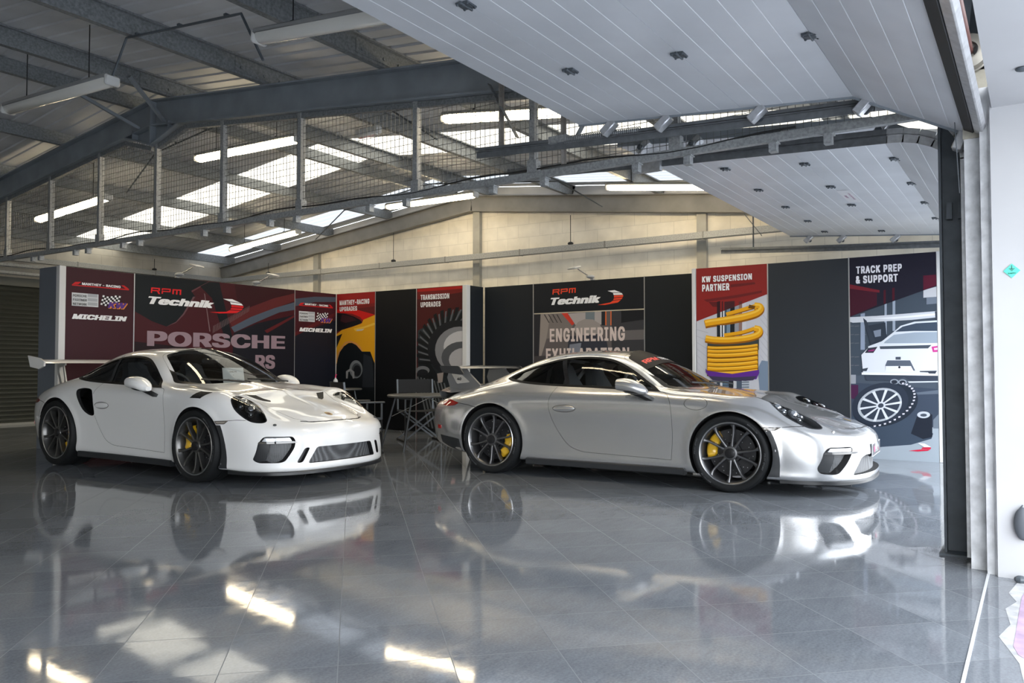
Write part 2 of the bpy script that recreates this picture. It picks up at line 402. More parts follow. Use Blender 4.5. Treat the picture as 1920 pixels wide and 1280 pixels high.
    nn = N.new('ShaderNodeVectorMath'); nn.operation = 'NORMALIZE'; L.new(ad.outputs[0], nn.inputs[0])
    b = N.new('ShaderNodeBump'); b.inputs['Strength'].default_value = .025; b.inputs['Distance'].default_value = .01; L.new(n1.outputs['Fac'], b.inputs['Height']); L.new(nn.outputs[0], b.inputs['Normal']); L.new(b.outputs[0], p.inputs['Normal'])
    p.inputs['Specular IOR Level'].default_value = .40
    return m
def block_mat(name, col, vert):
    m = mat(name, col, .75); nt = m.node_tree; N = nt.nodes; L = nt.links; p = N['Principled BSDF']
    tc = N.new('ShaderNodeTexCoord'); sx = N.new('ShaderNodeSeparateXYZ'); cb = N.new('ShaderNodeCombineXYZ'); L.new(tc.outputs['Object'], sx.inputs[0])
    L.new(sx.outputs[vert], cb.inputs[0]); L.new(sx.outputs['Z'], cb.inputs[1])
    br = N.new('ShaderNodeTexBrick'); br.inputs['Scale'].default_value = 1; br.inputs['Brick Width'].default_value = .45; br.inputs['Row Height'].default_value = .225; br.inputs['Mortar Size'].default_value = .006; br.inputs['Mortar Smooth'].default_value = .3
    c2 = tuple(c*.97 for c in col)
    br.inputs['Color1'].default_value = (*col, 1); br.inputs['Color2'].default_value = (*c2, 1); br.inputs['Mortar'].default_value = tuple(c*.84 for c in col)+(1,)
    L.new(cb.outputs[0], br.inputs['Vector'])
    n = N.new('ShaderNodeTexNoise'); n.inputs['Scale'].default_value = 3; n.inputs['Detail'].default_value = 8; L.new(tc.outputs['Object'], n.inputs['Vector'])
    mr = N.new('ShaderNodeMapRange'); mr.inputs[1].default_value = .3; mr.inputs[2].default_value = .75; mr.inputs[3].default_value = .82; mr.inputs[4].default_value = 1.06; L.new(n.outputs['Fac'], mr.inputs[0])
    mx = N.new('ShaderNodeMixRGB'); mx.blend_type = 'MULTIPLY'; mx.inputs[0].default_value = 1; L.new(br.outputs['Color'], mx.inputs[1]); L.new(mr.outputs[0], mx.inputs[2]); L.new(mx.outputs[0], p.inputs['Base Color'])
    b = N.new('ShaderNodeBump'); b.inputs['Strength'].default_value = .35; b.inputs['Distance'].default_value = .005; b.invert = True; L.new(br.outputs['Fac'], b.inputs['Height']); L.new(b.outputs[0], p.inputs['Normal'])
    return m
galv = mat('galvanised_steel', (.36, .37, .37), .45, .2, noise=(60, .35)); galvd = mat('galvanised_purlin', (.24, .255, .265), .5, .25, noise=(45, .35))
steel = mat('grey_painted_steel', (.27, .30, .33), .5, noise=(3, .2)); steelw = mat('pale_painted_steel', (.36, .35, .31), .5, noise=(4, .2)); steelb = mat('brown_grey_steel', (.19, .182, .165), .5, noise=(4, .2))
sheet = mat('roof_sheet', (.62, .63, .65), .5, .0, noise=(1.2, .25)); dkst = mat('dark_steel', (.085, .10, .115), .5, noise=(8, .3))
zinc = mat('bright_zinc', (.62, .63, .65), .35, .7, noise=(25, .2)); jambm = mat('jamb_pale_zinc', (.66, .665, .675), .5, .0, noise=(14, .3)); rubber = mat('black_rubber', (.012, .013, .014), .6)
white_panel = mat('door_panel_white', (.66, .68, .715), .42, noise=(2, .10)); groove = mat('door_groove', (.75, .76, .78), .4)
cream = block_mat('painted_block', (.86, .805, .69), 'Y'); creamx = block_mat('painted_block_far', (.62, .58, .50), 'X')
whitep = mat('white_render', (.52, .52, .53), .6, noise=(2, .06))
def struct(name, mb, m, smooth=None, label=None):
    o = mb.build(name, m, None, smooth); o['kind'] = 'structure'
    if label: o['label'] = label
    return o
GX, FY, LX, NY = 11.70, 15.95, -8.5, .20       # gable wall, far wall, left end, pit-lane front
RZ, RV, RS_ = 4.22, 8.6, .112                   # rafter top at the ridge, ridge line, slope
def ztop(v): return RZ-RS_*abs(v-RV)
# ---------------------------------------------------------------- floor and walls
fl = MB(); fl.box(((LX+GX)/2, (FY-.25)/2, -.05), (GX-LX+.4, FY+.45, .1)); struct('floor', fl, floor_mat())
ap = MB(); ap.box((2, -12.2, -.056), (70, 24, .1)); struct('ground', ap, mat('pit_lane_concrete', (.42, .43, .45), .7, noise=(1.5, .25)))
def gable_poly(h0=0.0): return [(NY-.1, h0), (FY+.1, h0), (FY+.1, ztop(FY)-.10), (RV, RZ-.10), (NY-.1, ztop(NY)-.10)]
w = MB(); w.prism(gable_poly(), GX, GX+.2, 'x'); struct('wall_back', w, cream)
w = MB(); w.prism(gable_poly(), LX-.2, LX, 'x'); struct('wall_left', w, cream)
for k_, x_ in enumerate((GX, LX-.02)):
    w = MB()
    for a_, b_ in ((NY-.1, RV), (RV, FY+.1)): w.prism([(a_, ztop(a_)-.10), (b_, ztop(b_)-.10), (b_, ztop(b_)+.18), (a_, ztop(a_)+.18)], x_, x_+.02, 'x')
    struct('trim_%d' % (5+k_), w, sheet)
# far wall: blockwork over a lintel, with roller shutters in it
zt = ztop(FY)+.2
w = MB(); w.box(((LX+GX)/2, FY+.12, (2.62+zt)/2), (GX-LX, .2, zt-2.62))
for a, b in ((LX, -4.0), (1.2, 2.2), (9.6, GX)): w.box(((a+b)/2, FY+.12, 1.31), (b-a, .2, 2.62))
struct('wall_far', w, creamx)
tl = MB(); tl.box((3.6, FY+.0, 2.68), (14, .06, .16)); struct('trim_1', tl, mat('shutter_housing', (.16, .165, .15), .5))
# front wall over and beside the two open doorways, and the white outer pier
w = MB(); zf = ztop(NY)+.1
w.box((2.1, NY-.18, (2.9+zf)/2), (6.2, .1, zf-2.9)); w.box((8.45, NY-.18, (2.62+zf)/2), (6.0, .1, zf-2.62)); w.box((-4.9, NY-.18, (2.62+zf)/2), (7.0, .1, zf-2.62)); w.box((-1.3, NY-.18, zf/2), (.6, .1, zf)); w.box((-8.2, NY-.18, zf/2), (.6, .1, zf)); w.box((5.27, NY-.19, zf/2), (.66, .12, zf)); w.box((11.5, NY-.15, zf/2), (.5, .2, zf))
struct('wall_front', w, dkst)
w = MB(); w.box((5.22, -.62, 1.30), (.70, 1.62, 2.60)); w.box((4.862, -.03, 1.23), (.02, .02, 2.46)); struct('wall_pier', w, whitep)
w = MB(); w.box((1.6, -.36, 2.53), (6.56, 1.08, .12)); struct('ceiling_canopy', w, whitep)
bo = MB(); bo.ellipsoid((4.287, .034, 2.465), (.03, .03, .012), 12, 6); o = bo.build('canopy_bolt', dkst, None, 60); tag(o, 'dark bolt head in the white canopy soffit', 'bolt')
th = MB(); th.box((2.1, .235, .0015), (5.6, .012, .003)); struct('trim_2', th, mat('threshold_strip', (.60, .61, .63), .4))
pp = MB()
pp.prism([(1.0, .12), (1.0, -.25), (4.82, -.25), (4.82, .10), (4.55, .135), (4.4, .10), (4.25, .14), (4.0, .115), (3.8, .15), (3.5, .075), (3.2, .05), (2.8, .10), (2.2, .06), (1.6, .12)], -.002, .0012, 'z')
struct('trim_3', pp, mat('floor_paint_white', (.50, .50, .51), .65, noise=(14, .35)))
pk = MB(); pk.prism([(3.45, -.24), (4.62, -.24), (4.60, .070), (4.52, .080), (4.2, .088), (3.95, .092), (3.70, .098), (3.60, .080), (3.50, .02)], .001, .0022, 'z'); struct('trim_4', pk, mat('floor_paint_mauve', (.46, .33, .46), .6, noise=(9, .35)))
# ---------------------------------------------------------------- roof
def roof_sheet(u0, u1, v0, v1):
    """ribbed sheet between two points of one slope, in three pieces of rib profile"""
    mb = MB(); us = []; u = u0
    while u < u1-1e-6:
        for du, h in ((0, 0), (.135, 0), (.150, .014), (.185, .014)):
            if u+du < u1: us.append((u+du, h))
        u += .20
    us.append((u1, 0))
    P = [[(a, v, ztop(v)+.185+h) for a, h in us] for v in (v0, v1)]
    mb.grid(P); return mb
SKY = [(8.05, 9.10), (10.72, 11.42), (-4.4, -3.3)]
cuts = [LX]+[x for s in sorted(SKY) for x in s]+[GX]
skym = bpy.data.materials.new('translucent_sheet'); skym.use_nodes = True
nt = skym.node_tree; nt.nodes.clear(); o_ = nt.nodes.new('ShaderNodeOutputMaterial'); t_ = nt.nodes.new('ShaderNodeBsdfTranslucent'); t_.inputs[0].default_value = (.36, .32, .25, 1)
tp_ = nt.nodes.new('ShaderNodeBsdfTransparent'); tp_.inputs[0].default_value = (.24, .21, .165, 1); mx_ = nt.nodes.new('ShaderNodeMixShader'); mx_.inputs[0].default_value = .25
nt.links.new(t_.outputs[0], mx_.inputs[1]); nt.links.new(tp_.outputs[0], mx_.inputs[2]); nt.links.new(mx_.outputs[0], o_.inputs[0])
skym2 = skym.copy(); skym2.name = 'dim_translucent_sheet'  # greyer copy of the sheet with lower transmission, for the back strip
for n_ in skym2.node_tree.nodes:
    if n_.type.startswith('BSDF'): n_.inputs[0].default_value = (.15, .152, .155, 1) if n_.type == 'BSDF_TRANSLUCENT' else (.09, .092, .095, 1)
k = 1; roof = MB()
for a, b in zip(cuts, cuts[1:]):
    for v0, v1 in ((NY-.3, RV), (RV, FY+.3)):
        r = roof_sheet(a, b, v0, v1)
        if (a, b) in SKY:
            struct('window_%d' % k, r, skym2 if a > 10 else skym, 30, 'translucent rooflight strip in the ribbed roof'); k += 1
        else: roof.add(r.v, r.f)
struct('ceiling', roof, sheet, 30)
PURL = [.55, 1.6, 3.25, 4.9, 6.55, 8.20, 9.0, 10.65, 12.3, 13.95, 15.55]
for v in PURL:
    mb = MB(); s = 1 if v < RV else -1; z0 = ztop(v)+.004
    prof = [(v+s*.062, z0), (v+s*.062, z0+.014), (v+s*.056, z0+.014), (v+s*.056, z0+.006), (v+.003*s, z0+.006), (v+.003*s, z0+.168), (v-s*.056, z0+.168), (v-s*.056, z0+.158), (v-s*.062, z0+.158), (v-s*.062, z0+.176), (v-.004*s, z0+.176), (v-.004*s, z0)]
    mb.prism(prof, LX, GX, 'x')
    for uj in (5.35, -1.0):      # sleeve over each frame with its bolt heads
        mb.box((uj, v-.006*s, z0+.09), (.9, .006, .13))
        for du in (-.38, -.10, .10, .38): mb.cyl((uj+du, v-.010*s, z0+.07), (uj+du, v-.022*s, z0+.07), .016, 8)
    struct('beam', mb, galvd, None, 'galvanised roof purlin')
def rafter(u, m, d=.31, fw=.16, haunch=True):
    mb = MB()
    for v0, v1 in ((NY+.1, RV), (FY-.05, RV)):
        for (zo, h, wd) in ((-.008, .016, fw), (-d/2, d-.03, .012), (-d+.008, .016, fw)):
            mb.beam((u, v0, ztop(v0)+zo), (u, v1, RZ+zo), wd, h)
    # apex haunch
    if not haunch: return mb
    mb.box((u, RV, RZ-d/2-.11), (fw, .022, d+.22))
    for s in (-1, 1):
        mb.beam((u, RV+s*.02, RZ-d-.22), (u, RV+s*.52, RZ-d-.06), fw, .014); mb.prism([(RV, RZ-d), (RV, RZ-d-.22), (RV+s*.5, RZ-d-.055)], u-.006, u+.006, 'x')
        mb.box((u, RV+s*.36, RZ-d-.05), (fw, .012, .10))
    return mb
struct('beam_rafter', rafter(5.35, steel), steel, None, 'dark grey portal frame rafter above the mesh screen')
struct('beam_rafter', rafter(11.58, steelb, .29, .12, False), steelb, None, 'pale painted rafter along the back gable wall')
struct('beam_rafter', rafter(-1.0, steel), steel, None, 'portal frame rafter behind the camera')
br = MB()
for v, u0 in ((8.95, 4.55), (8.25, 4.75)): br.beam((u0, v+(.1 if v > RV else -.1), RZ+.02), (5.30, RV+(.25 if v > RV else -.25), RZ-.30), .035, .035)
struct('beam_brace', br, steel, None, 'thin stay rods at the rafter apex')
for k, v in enumerate((4.25, 8.52, 12.75)):
    mb = MB(); z1 = ztop(v)-.26; mb.box((11.66, v, z1/2), (.08, .15, z1)); struct('column_%d' % (k+1), mb, steelw)
mb = MB()      # stanchion between the two doorways, web and flanges
mb.box((5.36, .335, 1.64), (.012, .26, 3.28)); mb.box((5.36, .465, 1.64), (.15, .014, 3.28)); mb.box((5.36, .205, 1.64), (.15, .014, 3.28)); mb.box((5.36, .335, .006), (.25, .32, .012)); mb.box((5.33, .42, 2.02), (.05, .03, .10)); mb.box((5.33, .36, 2.02), (.03, .03, .10))
struct('column_4', mb, dkst)
mb = MB(); mb.box((5.36, 15.75, 1.6), (.15, .26, 3.2)); struct('column_5', mb, dkst)
portal('sky_portal_door', (2.1, .12, 1.3), 6.0, 2.6, (-PI/2, 0, 0))
portal('sky_portal_door_left', (-4.75, .12, 1.3), 6.2, 2.6, (-PI/2, 0, 0))
portal('sky_portal_door_far', (8.45, .12, 1.3), 5.7, 2.6, (-PI/2, 0, 0))
portal('sky_portal_rooflight', (8.6, 8.0, 4.55), 1.2, 16, (0, 0, 0))
portal('sky_portal_rooflight_back', (11.05, 8.0, 4.55), .75, 16, (0, 0, 0))
# ---------------------------------------------------------------- roller shutter in the far wall
def shutter(u0, u1, label):
    r = empty('roller_shutter', ((u0+u1)/2, FY+.02, 0), 0, label, 'roller shutter')
    mb = MB(); P = []; n = int(2.62/.0275)
    for k in range(n+1):
        z = 2.62*k/n; ph = k % 3
        P.append([(x, -.004+(.020 if ph == 1 else (.012 if ph == 2 else -.010)), z+.012) for x in (-(u1-u0)/2, (u1-u0)/2)])
    mb.grid(P); mb.build('curtain', mat('shutter_slat', (.085, .09, .078), .42, .3), r)
    b = MB(); b.box((0, -.01, .02), (u1-u0, .05, .04)); b.build('bottom_bar', mat('shutter_bar', (.55, .55, .53), .4, .4), r)
    for s in (-1, 1):
        g = MB(); g.box((s*(u1-u0)/2, -.03, 1.32), (.09, .08, 2.64)); g.build('guide', dkst, r)
shutter(2.25, 9.55, 'dark ribbed roller shutter closed in the far wall, left of the display stand')
shutter(-3.95, 1.15, 'dark ribbed roller shutter closed in the far wall, beyond the first')
# cable ladders above the shutter
for k, z in enumerate((2.94, 2.80)):
    mb = MB()
    for y in (15.70, 15.50): mb.beam((-5, y, z), (11.2, y, z), .02, .05)
    x = -5
    while x < 11.2: mb.box((x, 15.6, z), (.03, .2, .015)); x += .14
    for x in (-2, 1.5, 4.2, 8.4): mb.box((x, 15.82, z-.02), (.04, .28, .03))
    o = mb.build('cable_ladder', galv); tag(o, 'slotted cable ladder, %s of the two over the roller shutter' % ('upper' if k == 0 else 'lower'), 'cable tray')
# ---------------------------------------------------------------- galvanised trunking along the walls
def trunking(a, b, label, rods):
    a = Vector(a); b = Vector(b)
    r = empty('cable_trunking', a, 0, label, 'cable trunking'); d = b-a
    mb = MB(); mb.beam((0, 0, 0), d, .10, .10, bev=.004); mb.build('trunking_body', galv, r)
    n = int(d.length/1.5)
    for k in range(1, n): cl = MB(); p = d*(k/n); cl.beam(p-d.normalized()*.012, p+d.normalized()*.012, .108, .108); cl.build('joint_cover', mat('trunking_joint', (.22, .225, .22), .5, .4), r)
    for t, ln in rods:
        p = d*t; h = MB(); h.cyl(p+Vector((0, 0, .05)), p+Vector((0, 0, ln)), .006, 6); h.box(p+Vector((0, 0, .06)), (.05, .05, .02)); h.ellipsoid(p+Vector((0, 0, .075)), (.05, .05, .03), 10, 6)
        h.build('hanger_rod', rubber, r)
trunking((11.42, 15.6, 3.06), (11.42, 2.5, 3.06), 'galvanised cable trunking running along the cream back gable wall', ((.40, .62), (.70, .55), (.12, .30)))
trunking((11.42, 15.70, 3.09), (-5, 15.70, 3.09), 'galvanised cable trunking running along the far side over the roller shutters', ((.10, .30), (.29, .30), (.5, .30)))
# ---------------------------------------------------------------- mesh screen hanging from the rafter
ms = empty('mesh_screen', (5.35, 6.5, 2.58), 0, 'galvanised wire mesh screen hanging below the dark portal rafter', 'mesh screen')
O_ = Vector((5.35, 6.5, 2.58))
def at(v, z): return Vector((0, v-6.5, z-2.58))
mb = MB(); mb.beam(at(.5, 2.63), at(15.3, 2.63), .05, .055); mb.build('bottom_rail', galv, ms)
for v in (13.4, 12.2, 11.0, 9.78, 8.55, 7.32, 6.09, 4.58, 3.35, 2.14):
    zt_ = ztop(v)-.31-(.2 if abs(v-RV) < .3 else 0); mb = MB(); mb.beam(at(v, 2.655), at(v, zt_), .05, .06); mb.box(at(v, 2.70), (.07, .085, .10)); mb.build('post', galv, ms)
tr = MB()
for v0, v1 in ((.6, 8.0), (15.3, 9.2)): tr.beam(at(v0, ztop(v0)-.34), at(v1, ztop(v1)-.34), .05, .05)
tr.beam(at(8.0, RZ-.41), at(8.55, RZ-.56), .05, .05); tr.beam(at(9.2, RZ-.41), at(8.65, RZ-.56), .05, .05)
tr.build('top_rail', galvd, ms)
wm = MB(); r_ = .0019
v = .70
while v < 15.3:
    zt_ = ztop(v)-.35; p = at(v, 2.64); q = at(v, zt_); wm.beam(p, q, r_*2, r_*2); v += .0505
z = 2.70
while z < RZ-.4:
    half = min(7.9, (RZ-.36-z)/RS_); wm.beam(at(max(.6, RV-half), z), at(min(15.3, RV+half), z), r_*2, r_*2, (1, 0, 0)); z += .0655
wm.build('wire_mesh', mat('mesh_wire', (.15, .155, .155), .5, .3), ms)
for v in (12.9, 11.45, 11.25, 10.35, 10.05, 9.25, 8.9, 7.65, 7.25, 6.55, 6.15, 5.15, 4.7, 3.75, 3.25, 2.45, 2.05, 1.45, 1.1):
    c = MB(); c.box(at(v, 2.565), (.06, .05, .065)); c.box(at(v, 2.595), (.08, .07, .008)); c.build('clamp', galv, ms)
cb = MB(); P = []
for k in range(60):
    v = 14.5-13.2*k/59; P.append((5.33, v, 2.668+.018*math.sin(v*2.3)+.012*math.sin(v*5.1)))
cb.tube(P, .007, 6); o = cb.build('cable', rubber); tag(o, 'thin black cable loosely laid along the bottom rail of the mesh screen', 'cable')
# ---------------------------------------------------------------- fluorescent battens
def batten(u, v0, v1, z0, z1, lit, label, rods=True):
    a = Vector((u, v0, z0)); b = Vector((u, v1, z1)); c = (a+b)/2
    r = empty('fluorescent_light', c, 0, label, 'ceiling light', 'fluorescent battens under the roof')
    p, q = a-c, b-c; d = (q-p).normalized()
    tray = MB(); tray.beam(p+Vector((0, 0, .035)), q+Vector((0, 0, .035)), .135, .045, bev=.012); tray.build('housing', mat('batten_housing', (.30, .305, .305), .4), r, 40)
    df = MB(); n = 11; rings = []
    for t, s in ((0, .75), (.025, 1), (.975, 1), (1, .75)):
        m_ = p.lerp(q, t); rings.append([m_+Vector((.066*s*math.cos(k), 0, .016-.070*s*math.sin(k))) for k in [PI*j/(n-1) for j in range(n)]])
    df.grid(rings)
    for R in (rings[0], rings[-1]): df.add(R, [tuple(range(n))])
    if lit: dm = mat('lit_diffuser', (.9, .88, .8), .4, emit=(1, .82, .54), est=6.5)
    else: dm = mat('clear_diffuser', (.88, .87, .82), .12, .0, coat=1)
    df.build('diffuser', dm, r, 60)
    for t in (0, 1):
        m_ = p.lerp(q, t); e = MB(); e.beam(m_-d*.02, m_+d*.02, .142, .095, bev=.015); e.build('end_cap', mat('batten_end', (.60, .60, .58), .35), r, 40)
    for t in (.2, .8):
        m_ = p.lerp(q, t); h = MB(); zt_ = ztop((a.lerp(b, t)).y)+.195-c.z; h.cyl(m_+Vector((0, 0, .05)), Vector((m_.x, m_.y, zt_)), .005, 6); h.box(m_+Vector((0, 0, .065)), (.04, .03, .03)); h.build('hanger', rubber, r)
batten(3.84, 8.81, 6.86, 3.745, 3.655, False, 'unlit fluorescent batten nearest the camera, upper left of the photo')
batten(3.84, 4.85, 2.95, 3.57, 3.36, False, 'unlit fluorescent batten partly hidden by the raised white door')
batten(6.04, 12.80, 10.85, 3.36, 3.475, True, 'lit fluorescent batten behind the mesh at the far left')
batten(6.35, 9.23, 7.28, 3.85, 3.805, True, 'lit fluorescent batten behind the mesh just right of the rafter apex')
batten(6.33, 5.05, 3.10, 3.65, 3.40, True, 'lit fluorescent batten behind the mesh, crossed by the end of the raised door')
batten(10.02, 13.42, 11.47, 3.435, 3.61, True, 'lit fluorescent batten below the mesh rail, left of the gable peak')
batten(10.46, 9.63, 7.68, 3.945, 3.93, True, 'lit fluorescent batten at the peak of the back gable')
batten(10.5, 5.28, 3.33, 3.76, 3.52, True, 'lit fluorescent batten beside the second raised door')
for (u, v0, v1, lab) in ((3.84, 6.9, 4.8, 'dark conduit linking the two unlit fluorescent battens'), (6.28, 10.8, 5.1, 'dark conduit along the lit battens behind the mesh'), (10.38, 11.4, 5.3, 'dark conduit along the lit battens near the back gable')):
    P = []; n = 24
    for k in range(n+1):
        v = v0+(v1-v0)*k/n; e = min(1, min(k, n-k)/3); P.append((u, v, ztop(v)-.40*(1-e)-.010*e))
    c = MB(); c.tube(P, .011, 6)
    for k in (5, 12, 19):
        x, y, z = P[k]; c.box((x, y, z+.012), (.04, .03, .016))
    o = c.build('conduit', dkst); tag(o, lab, 'conduit')
eb = empty('emergency_light', (6.25, 6.05, 3.66), 0, 'small white emergency light behind the mesh, unlit', 'emergency light')
c = MB(); c.box((0, 0, 0), (.09, .36, .09), bev=.02); c.build('body', mat('batten_end', (.60, .60, .58), .35), eb, 40); c = MB(); c.box((0, 0, -.04), (.07, .30, .03), bev=.012); c.build('lens', mat('clear_diffuser', (.55, .54, .50), .2), eb, 40)
c = MB(); c.cyl((0, .17, -.01), (0, .185, -.01), .012, 8); c.build('indicator', mat('led_green', (.05, .5, .25), .3, emit=(.1, 1, .5), est=1.5), eb)
# ---------------------------------------------------------------- raised sectional doors
def sectional_door(u0, u1, label, hinges, sticker=False):
    r = empty('sectional_door', (u1, 1.0, 2.60), 0, label, 'garage door'); O2 = Vector((u1, 1.0, 2.60))
    # path of the door's underside: bottom edge in the curve, then sloping back under the roof
    path = [(.262, 2.385), (.905, 2.735), (1.588, 2.789), (2.262, 2.842), (2.80, 2.884)]
    for k in range(4):
        (v0, z0), (v1, z1) = path[k], path[k+1]
        t = Vector((0, v1-v0, z1-z0)); L_ = t.length; t.normalize(); n_ = Vector((0, -t.z, t.y))
        mb = MB(); prof = [(0.0, .0)]; nr = 5 if k < 3 else 4
        for j in range(1, nr):
            q = L_*j/nr; prof += [(q-.004, 0), (q, .004), (q+.004, 0)]
        prof += [(L_-.003, 0), (L_-.003, .04), (0.0, .04)]
        pts = [Vector((0, v0, z0))+t*a+n_*b for a, b in prof]
        mb.v = []; nP = len(pts)
        V = [Vector((u0, p.y, p.z))-O2 for p in pts]+[Vector((u1, p.y, p.z))-O2 for p in pts]
        F = [tuple(range(nP)), tuple(range(2*nP-1, nP-1, -1))]+[(i, (i+1) % nP, (i+1) % nP+nP, i+nP) for i in range(nP)]
        mb.add(V, F); s = mb.build('door_section', white_panel, r)
        gl = MB()
        for j in range(1, nr):
            q = Vector((0, v0, z0))+t*(L_*j/nr)+n_*.003; gl.beam(Vector((u0, q.y, q.z))-O2, Vector((u1, q.y, q.z))-O2, .006, .002, tuple(n_))
        gl.build('section_rib', groove, s)
        e = MB()
        for uu in (u0, u1):
            p = Vector((uu, v0, z0)); e.beam(p-O2+n_*.018, p-O2+t*L_+n_*.018, .012, .062, tuple(n_))
        e.build('end_stile', steel, s)
        if k:
            for uh in hinges:
                h = MB(); c = Vector((uh, v0, z0))-O2-n_*.006
                R = Matrix((Vector((1, 0, 0)), t, n_)).transposed()
                h.box(c+t*.022, (.075, .030, .008), R); h.box(c-t*.022, (.075, .030, .008), R); h.box(c, (.03, .055, .012), R)
                h.cyl(c-Vector((.05, 0, 0))-n_*.004, c+Vector((.05, 0, 0))-n_*.004, .007, 8)
                for a in (-.03, .03):
                    for b in (-.03, .03): h.ellipsoid(c+Vector((a, 0, 0))+t*b-n_*.006, (.007, .007, .006), 8, 5)
                h.build('hinge', dkst, r)
    # bottom rail with its rubber seal
    t = Vector((0, path[1][0]-path[0][0], path[1][1]-path[0][1])).normalized(); n_ = Vector((0, -t.z, t.y)); p = Vector((0, path[0][0], path[0][1]))-Vector((0, O2.y, O2.z))
    a0, a1 = Vector((u0-u1, 0, 0)), Vector((0, 0, 0))
    b = MB(); b.beam(a0+p-t*.02+n_*.015, a1+p-t*.02+n_*.015, .05, .045, tuple(n_), .006); b.build('bottom_rail', zinc, r, 40)
    b = MB(); b.beam(a0+p+t*.03-n_*.006, a1+p+t*.03-n_*.006, .05, .014, tuple(n_)); b.build('seal', rubber, r)
    # rollers on their brackets along both ends
    for (v, z, tilt) in ((2.56, 2.872, .9), (2.14, 2.836, .9), (1.49, 2.785, .9), (.85, 2.722, .75), (.34, 2.43, .4)):
        for s, uu in ((1, u1),)+(((-1, u0),) if u0 > 5 else ()):
            c = Vector((uu, v, z))-O2; R = Matrix.Rotation(tilt, 3, 'X')
            k_ = MB(); k_.box(c+Vector((s*.02, 0, -.045)), (.075, .055, .125), R, .006); k_.box(c+Vector((s*.061, 0, -.05)), (.004, .008, .12), R); k_.box(c+Vector((s*.05, 0, -.03)), (.012, .03, .09), R)
            k_.build('roller_bracket', zinc, r, 40)
            w_ = MB(); w_.cyl(c+Vector((s*.05, 0, -.06)), c+Vector((s*.11, 0, -.06)), .006, 8); w_.cyl(c+Vector((s*.085, 0, -.06)), c+Vector((s*.105, 0, -.06)), .022, 12); w_.build('roller', dkst, r, 40)
    if sticker:
        v0, z0 = path[1]; v1, z1 = path[4]; t = Vector((0, v1-v0, z1-z0)).normalized(); n_ = Vector((0, -t.z, t.y))
        c = Vector((8.35, 1.53, z0+(1.53-v0)*(z1-z0)/(v1-v0)))-O2-n_*.0015
        s = MB(); ex = Vector((1, 0, 0))
        q = [c+ex*a+t*b for a, b in ((-.33, -.06), (.33, -.06), (.33, .06), (-.33, .06))]; s.add(q, [(0, 1, 2, 3)]); s.build('notice', mat('notice_white', (.74, .74, .76), .4), r)
        ink = MB()
        for row, (txt, hh) in enumerate((('WARNING', .028), ('DO NOT STAND UNDER DOOR', .022))):
            V, F = text_geo(txt, hh*1.2, .95, 0, 0, 'C'); ink.add([c-n_*.001+ex*x+t*(y+(.012 if row == 0 else -.035)) for x, y in V], F)
        ink.build('notice_lettering', mat('notice_magenta', (.32, .02, .20), .5), r)
    return r
sectional_door(-.75, 5.10, 'white ribbed sectional door raised overhead, nearest the camera', (4.02, 3.0, 2.0, 1.0, 0.0))
sectional_door(5.75, 11.10, 'white ribbed sectional door raised overhead, second along with a notice sticker', (6.8, 7.8, 8.8, 9.8, 10.7), True)
def door_track(u, side, label, zoff=0.0, curve=True, tail=3.80):
    """horizontal C-track sloping back, curved down into the jamb"""
    r = empty('door_track', (u, 1.0, 2.6), 0, label, 'door track'); O3 = Vector((u, 1.0, 2.6))
    P = [Vector((u, tail, 2.85+zoff+.047*(tail-3.8))), Vector((u, 2.5, 2.775+zoff)), Vector((u, .80, 2.70+zoff))]
    for k in range(1, 9):
        a = PI/2*k/8; P.append(Vector((u, .80-.50*math.sin(a), 2.30+zoff+.40*math.cos(a))))
    P.append(Vector((u, .30, .02)))
    mb = MB()
    gd = MB(); hz_ = mb
    for k_, (a, b) in enumerate(zip(P, P[1:])):
        mb = hz_ if k_ < 2 else gd
        d = (b-a).normalized(); n_ = Vector((0, -d.z, d.y))
        ex = Vector((0, 0, 0))
        mb.beam(a-O3, b-O3+d*.004, .05, .006, tuple(n_)); mb.beam(a-O3+n_*.025, b-O3+n_*.025+d*.004, .006, .05, tuple(n_))
        mb.beam(a-O3-n_*.02+Vector((side*.022, 0, 0)), b-O3-n_*.02+Vector((side*.022, 0, 0)), .006, .04, tuple(n_)); mb.beam(a-O3-n_*.02-Vector((side*.022, 0, 0)), b-O3-n_*.02-Vector((side*.022, 0, 0)), .006, .022, tuple(n_))
    hz_.build('track_rail', mat('track_dull', (.17, .18, .19), .45, .3, noise=(20, .25)), r); gd.build('track_guide', zinc, r)
    return r, O3
tr1, o3 = door_track(5.19, 1, 'steel track of the nearest raised door, sloping back under the mesh screen')
sp = MB(); P = []
for k in range(400):
    a = 2*PI*k/10; t = k/399; v = 2.35+.62*t; P.append(Vector((5.19+.026*math.cos(a), v, 2.80+.047*(v-2.5)+.026*math.sin(a)))-o3)
sp.tube(P, .0035, 4); sp.build('buffer_spring', galv, tr1)
sp = MB(); sp.box(Vector((5.19, 3.02, 2.83))-o3, (.06, .16, .055)); sp.build('spring_bracket', galv, tr1)
for (v, z0, z1, ln) in ((3.60, 2.82, 3.52, 0), (3.02, 2.66, 3.30, 0)):
    hb = MB(); hb.beam(Vector((5.24, v, z0))-o3, Vector((5.24, v, z1))-o3, .045, .006, (0, 1, 0)); hb.beam(Vector((5.262, v, z0))-o3, Vector((5.262, v, z1))-o3, .006, .045, (0, 1, 0))
    k = z0+.03
    while k < z1: hb.box(Vector((5.2365, v, k))-o3, (.002, .014, .026)); k += .05
    hb.build('hanger_angle', mat('slotted_angle', (.36, .34, .31), .45, .5), tr1)
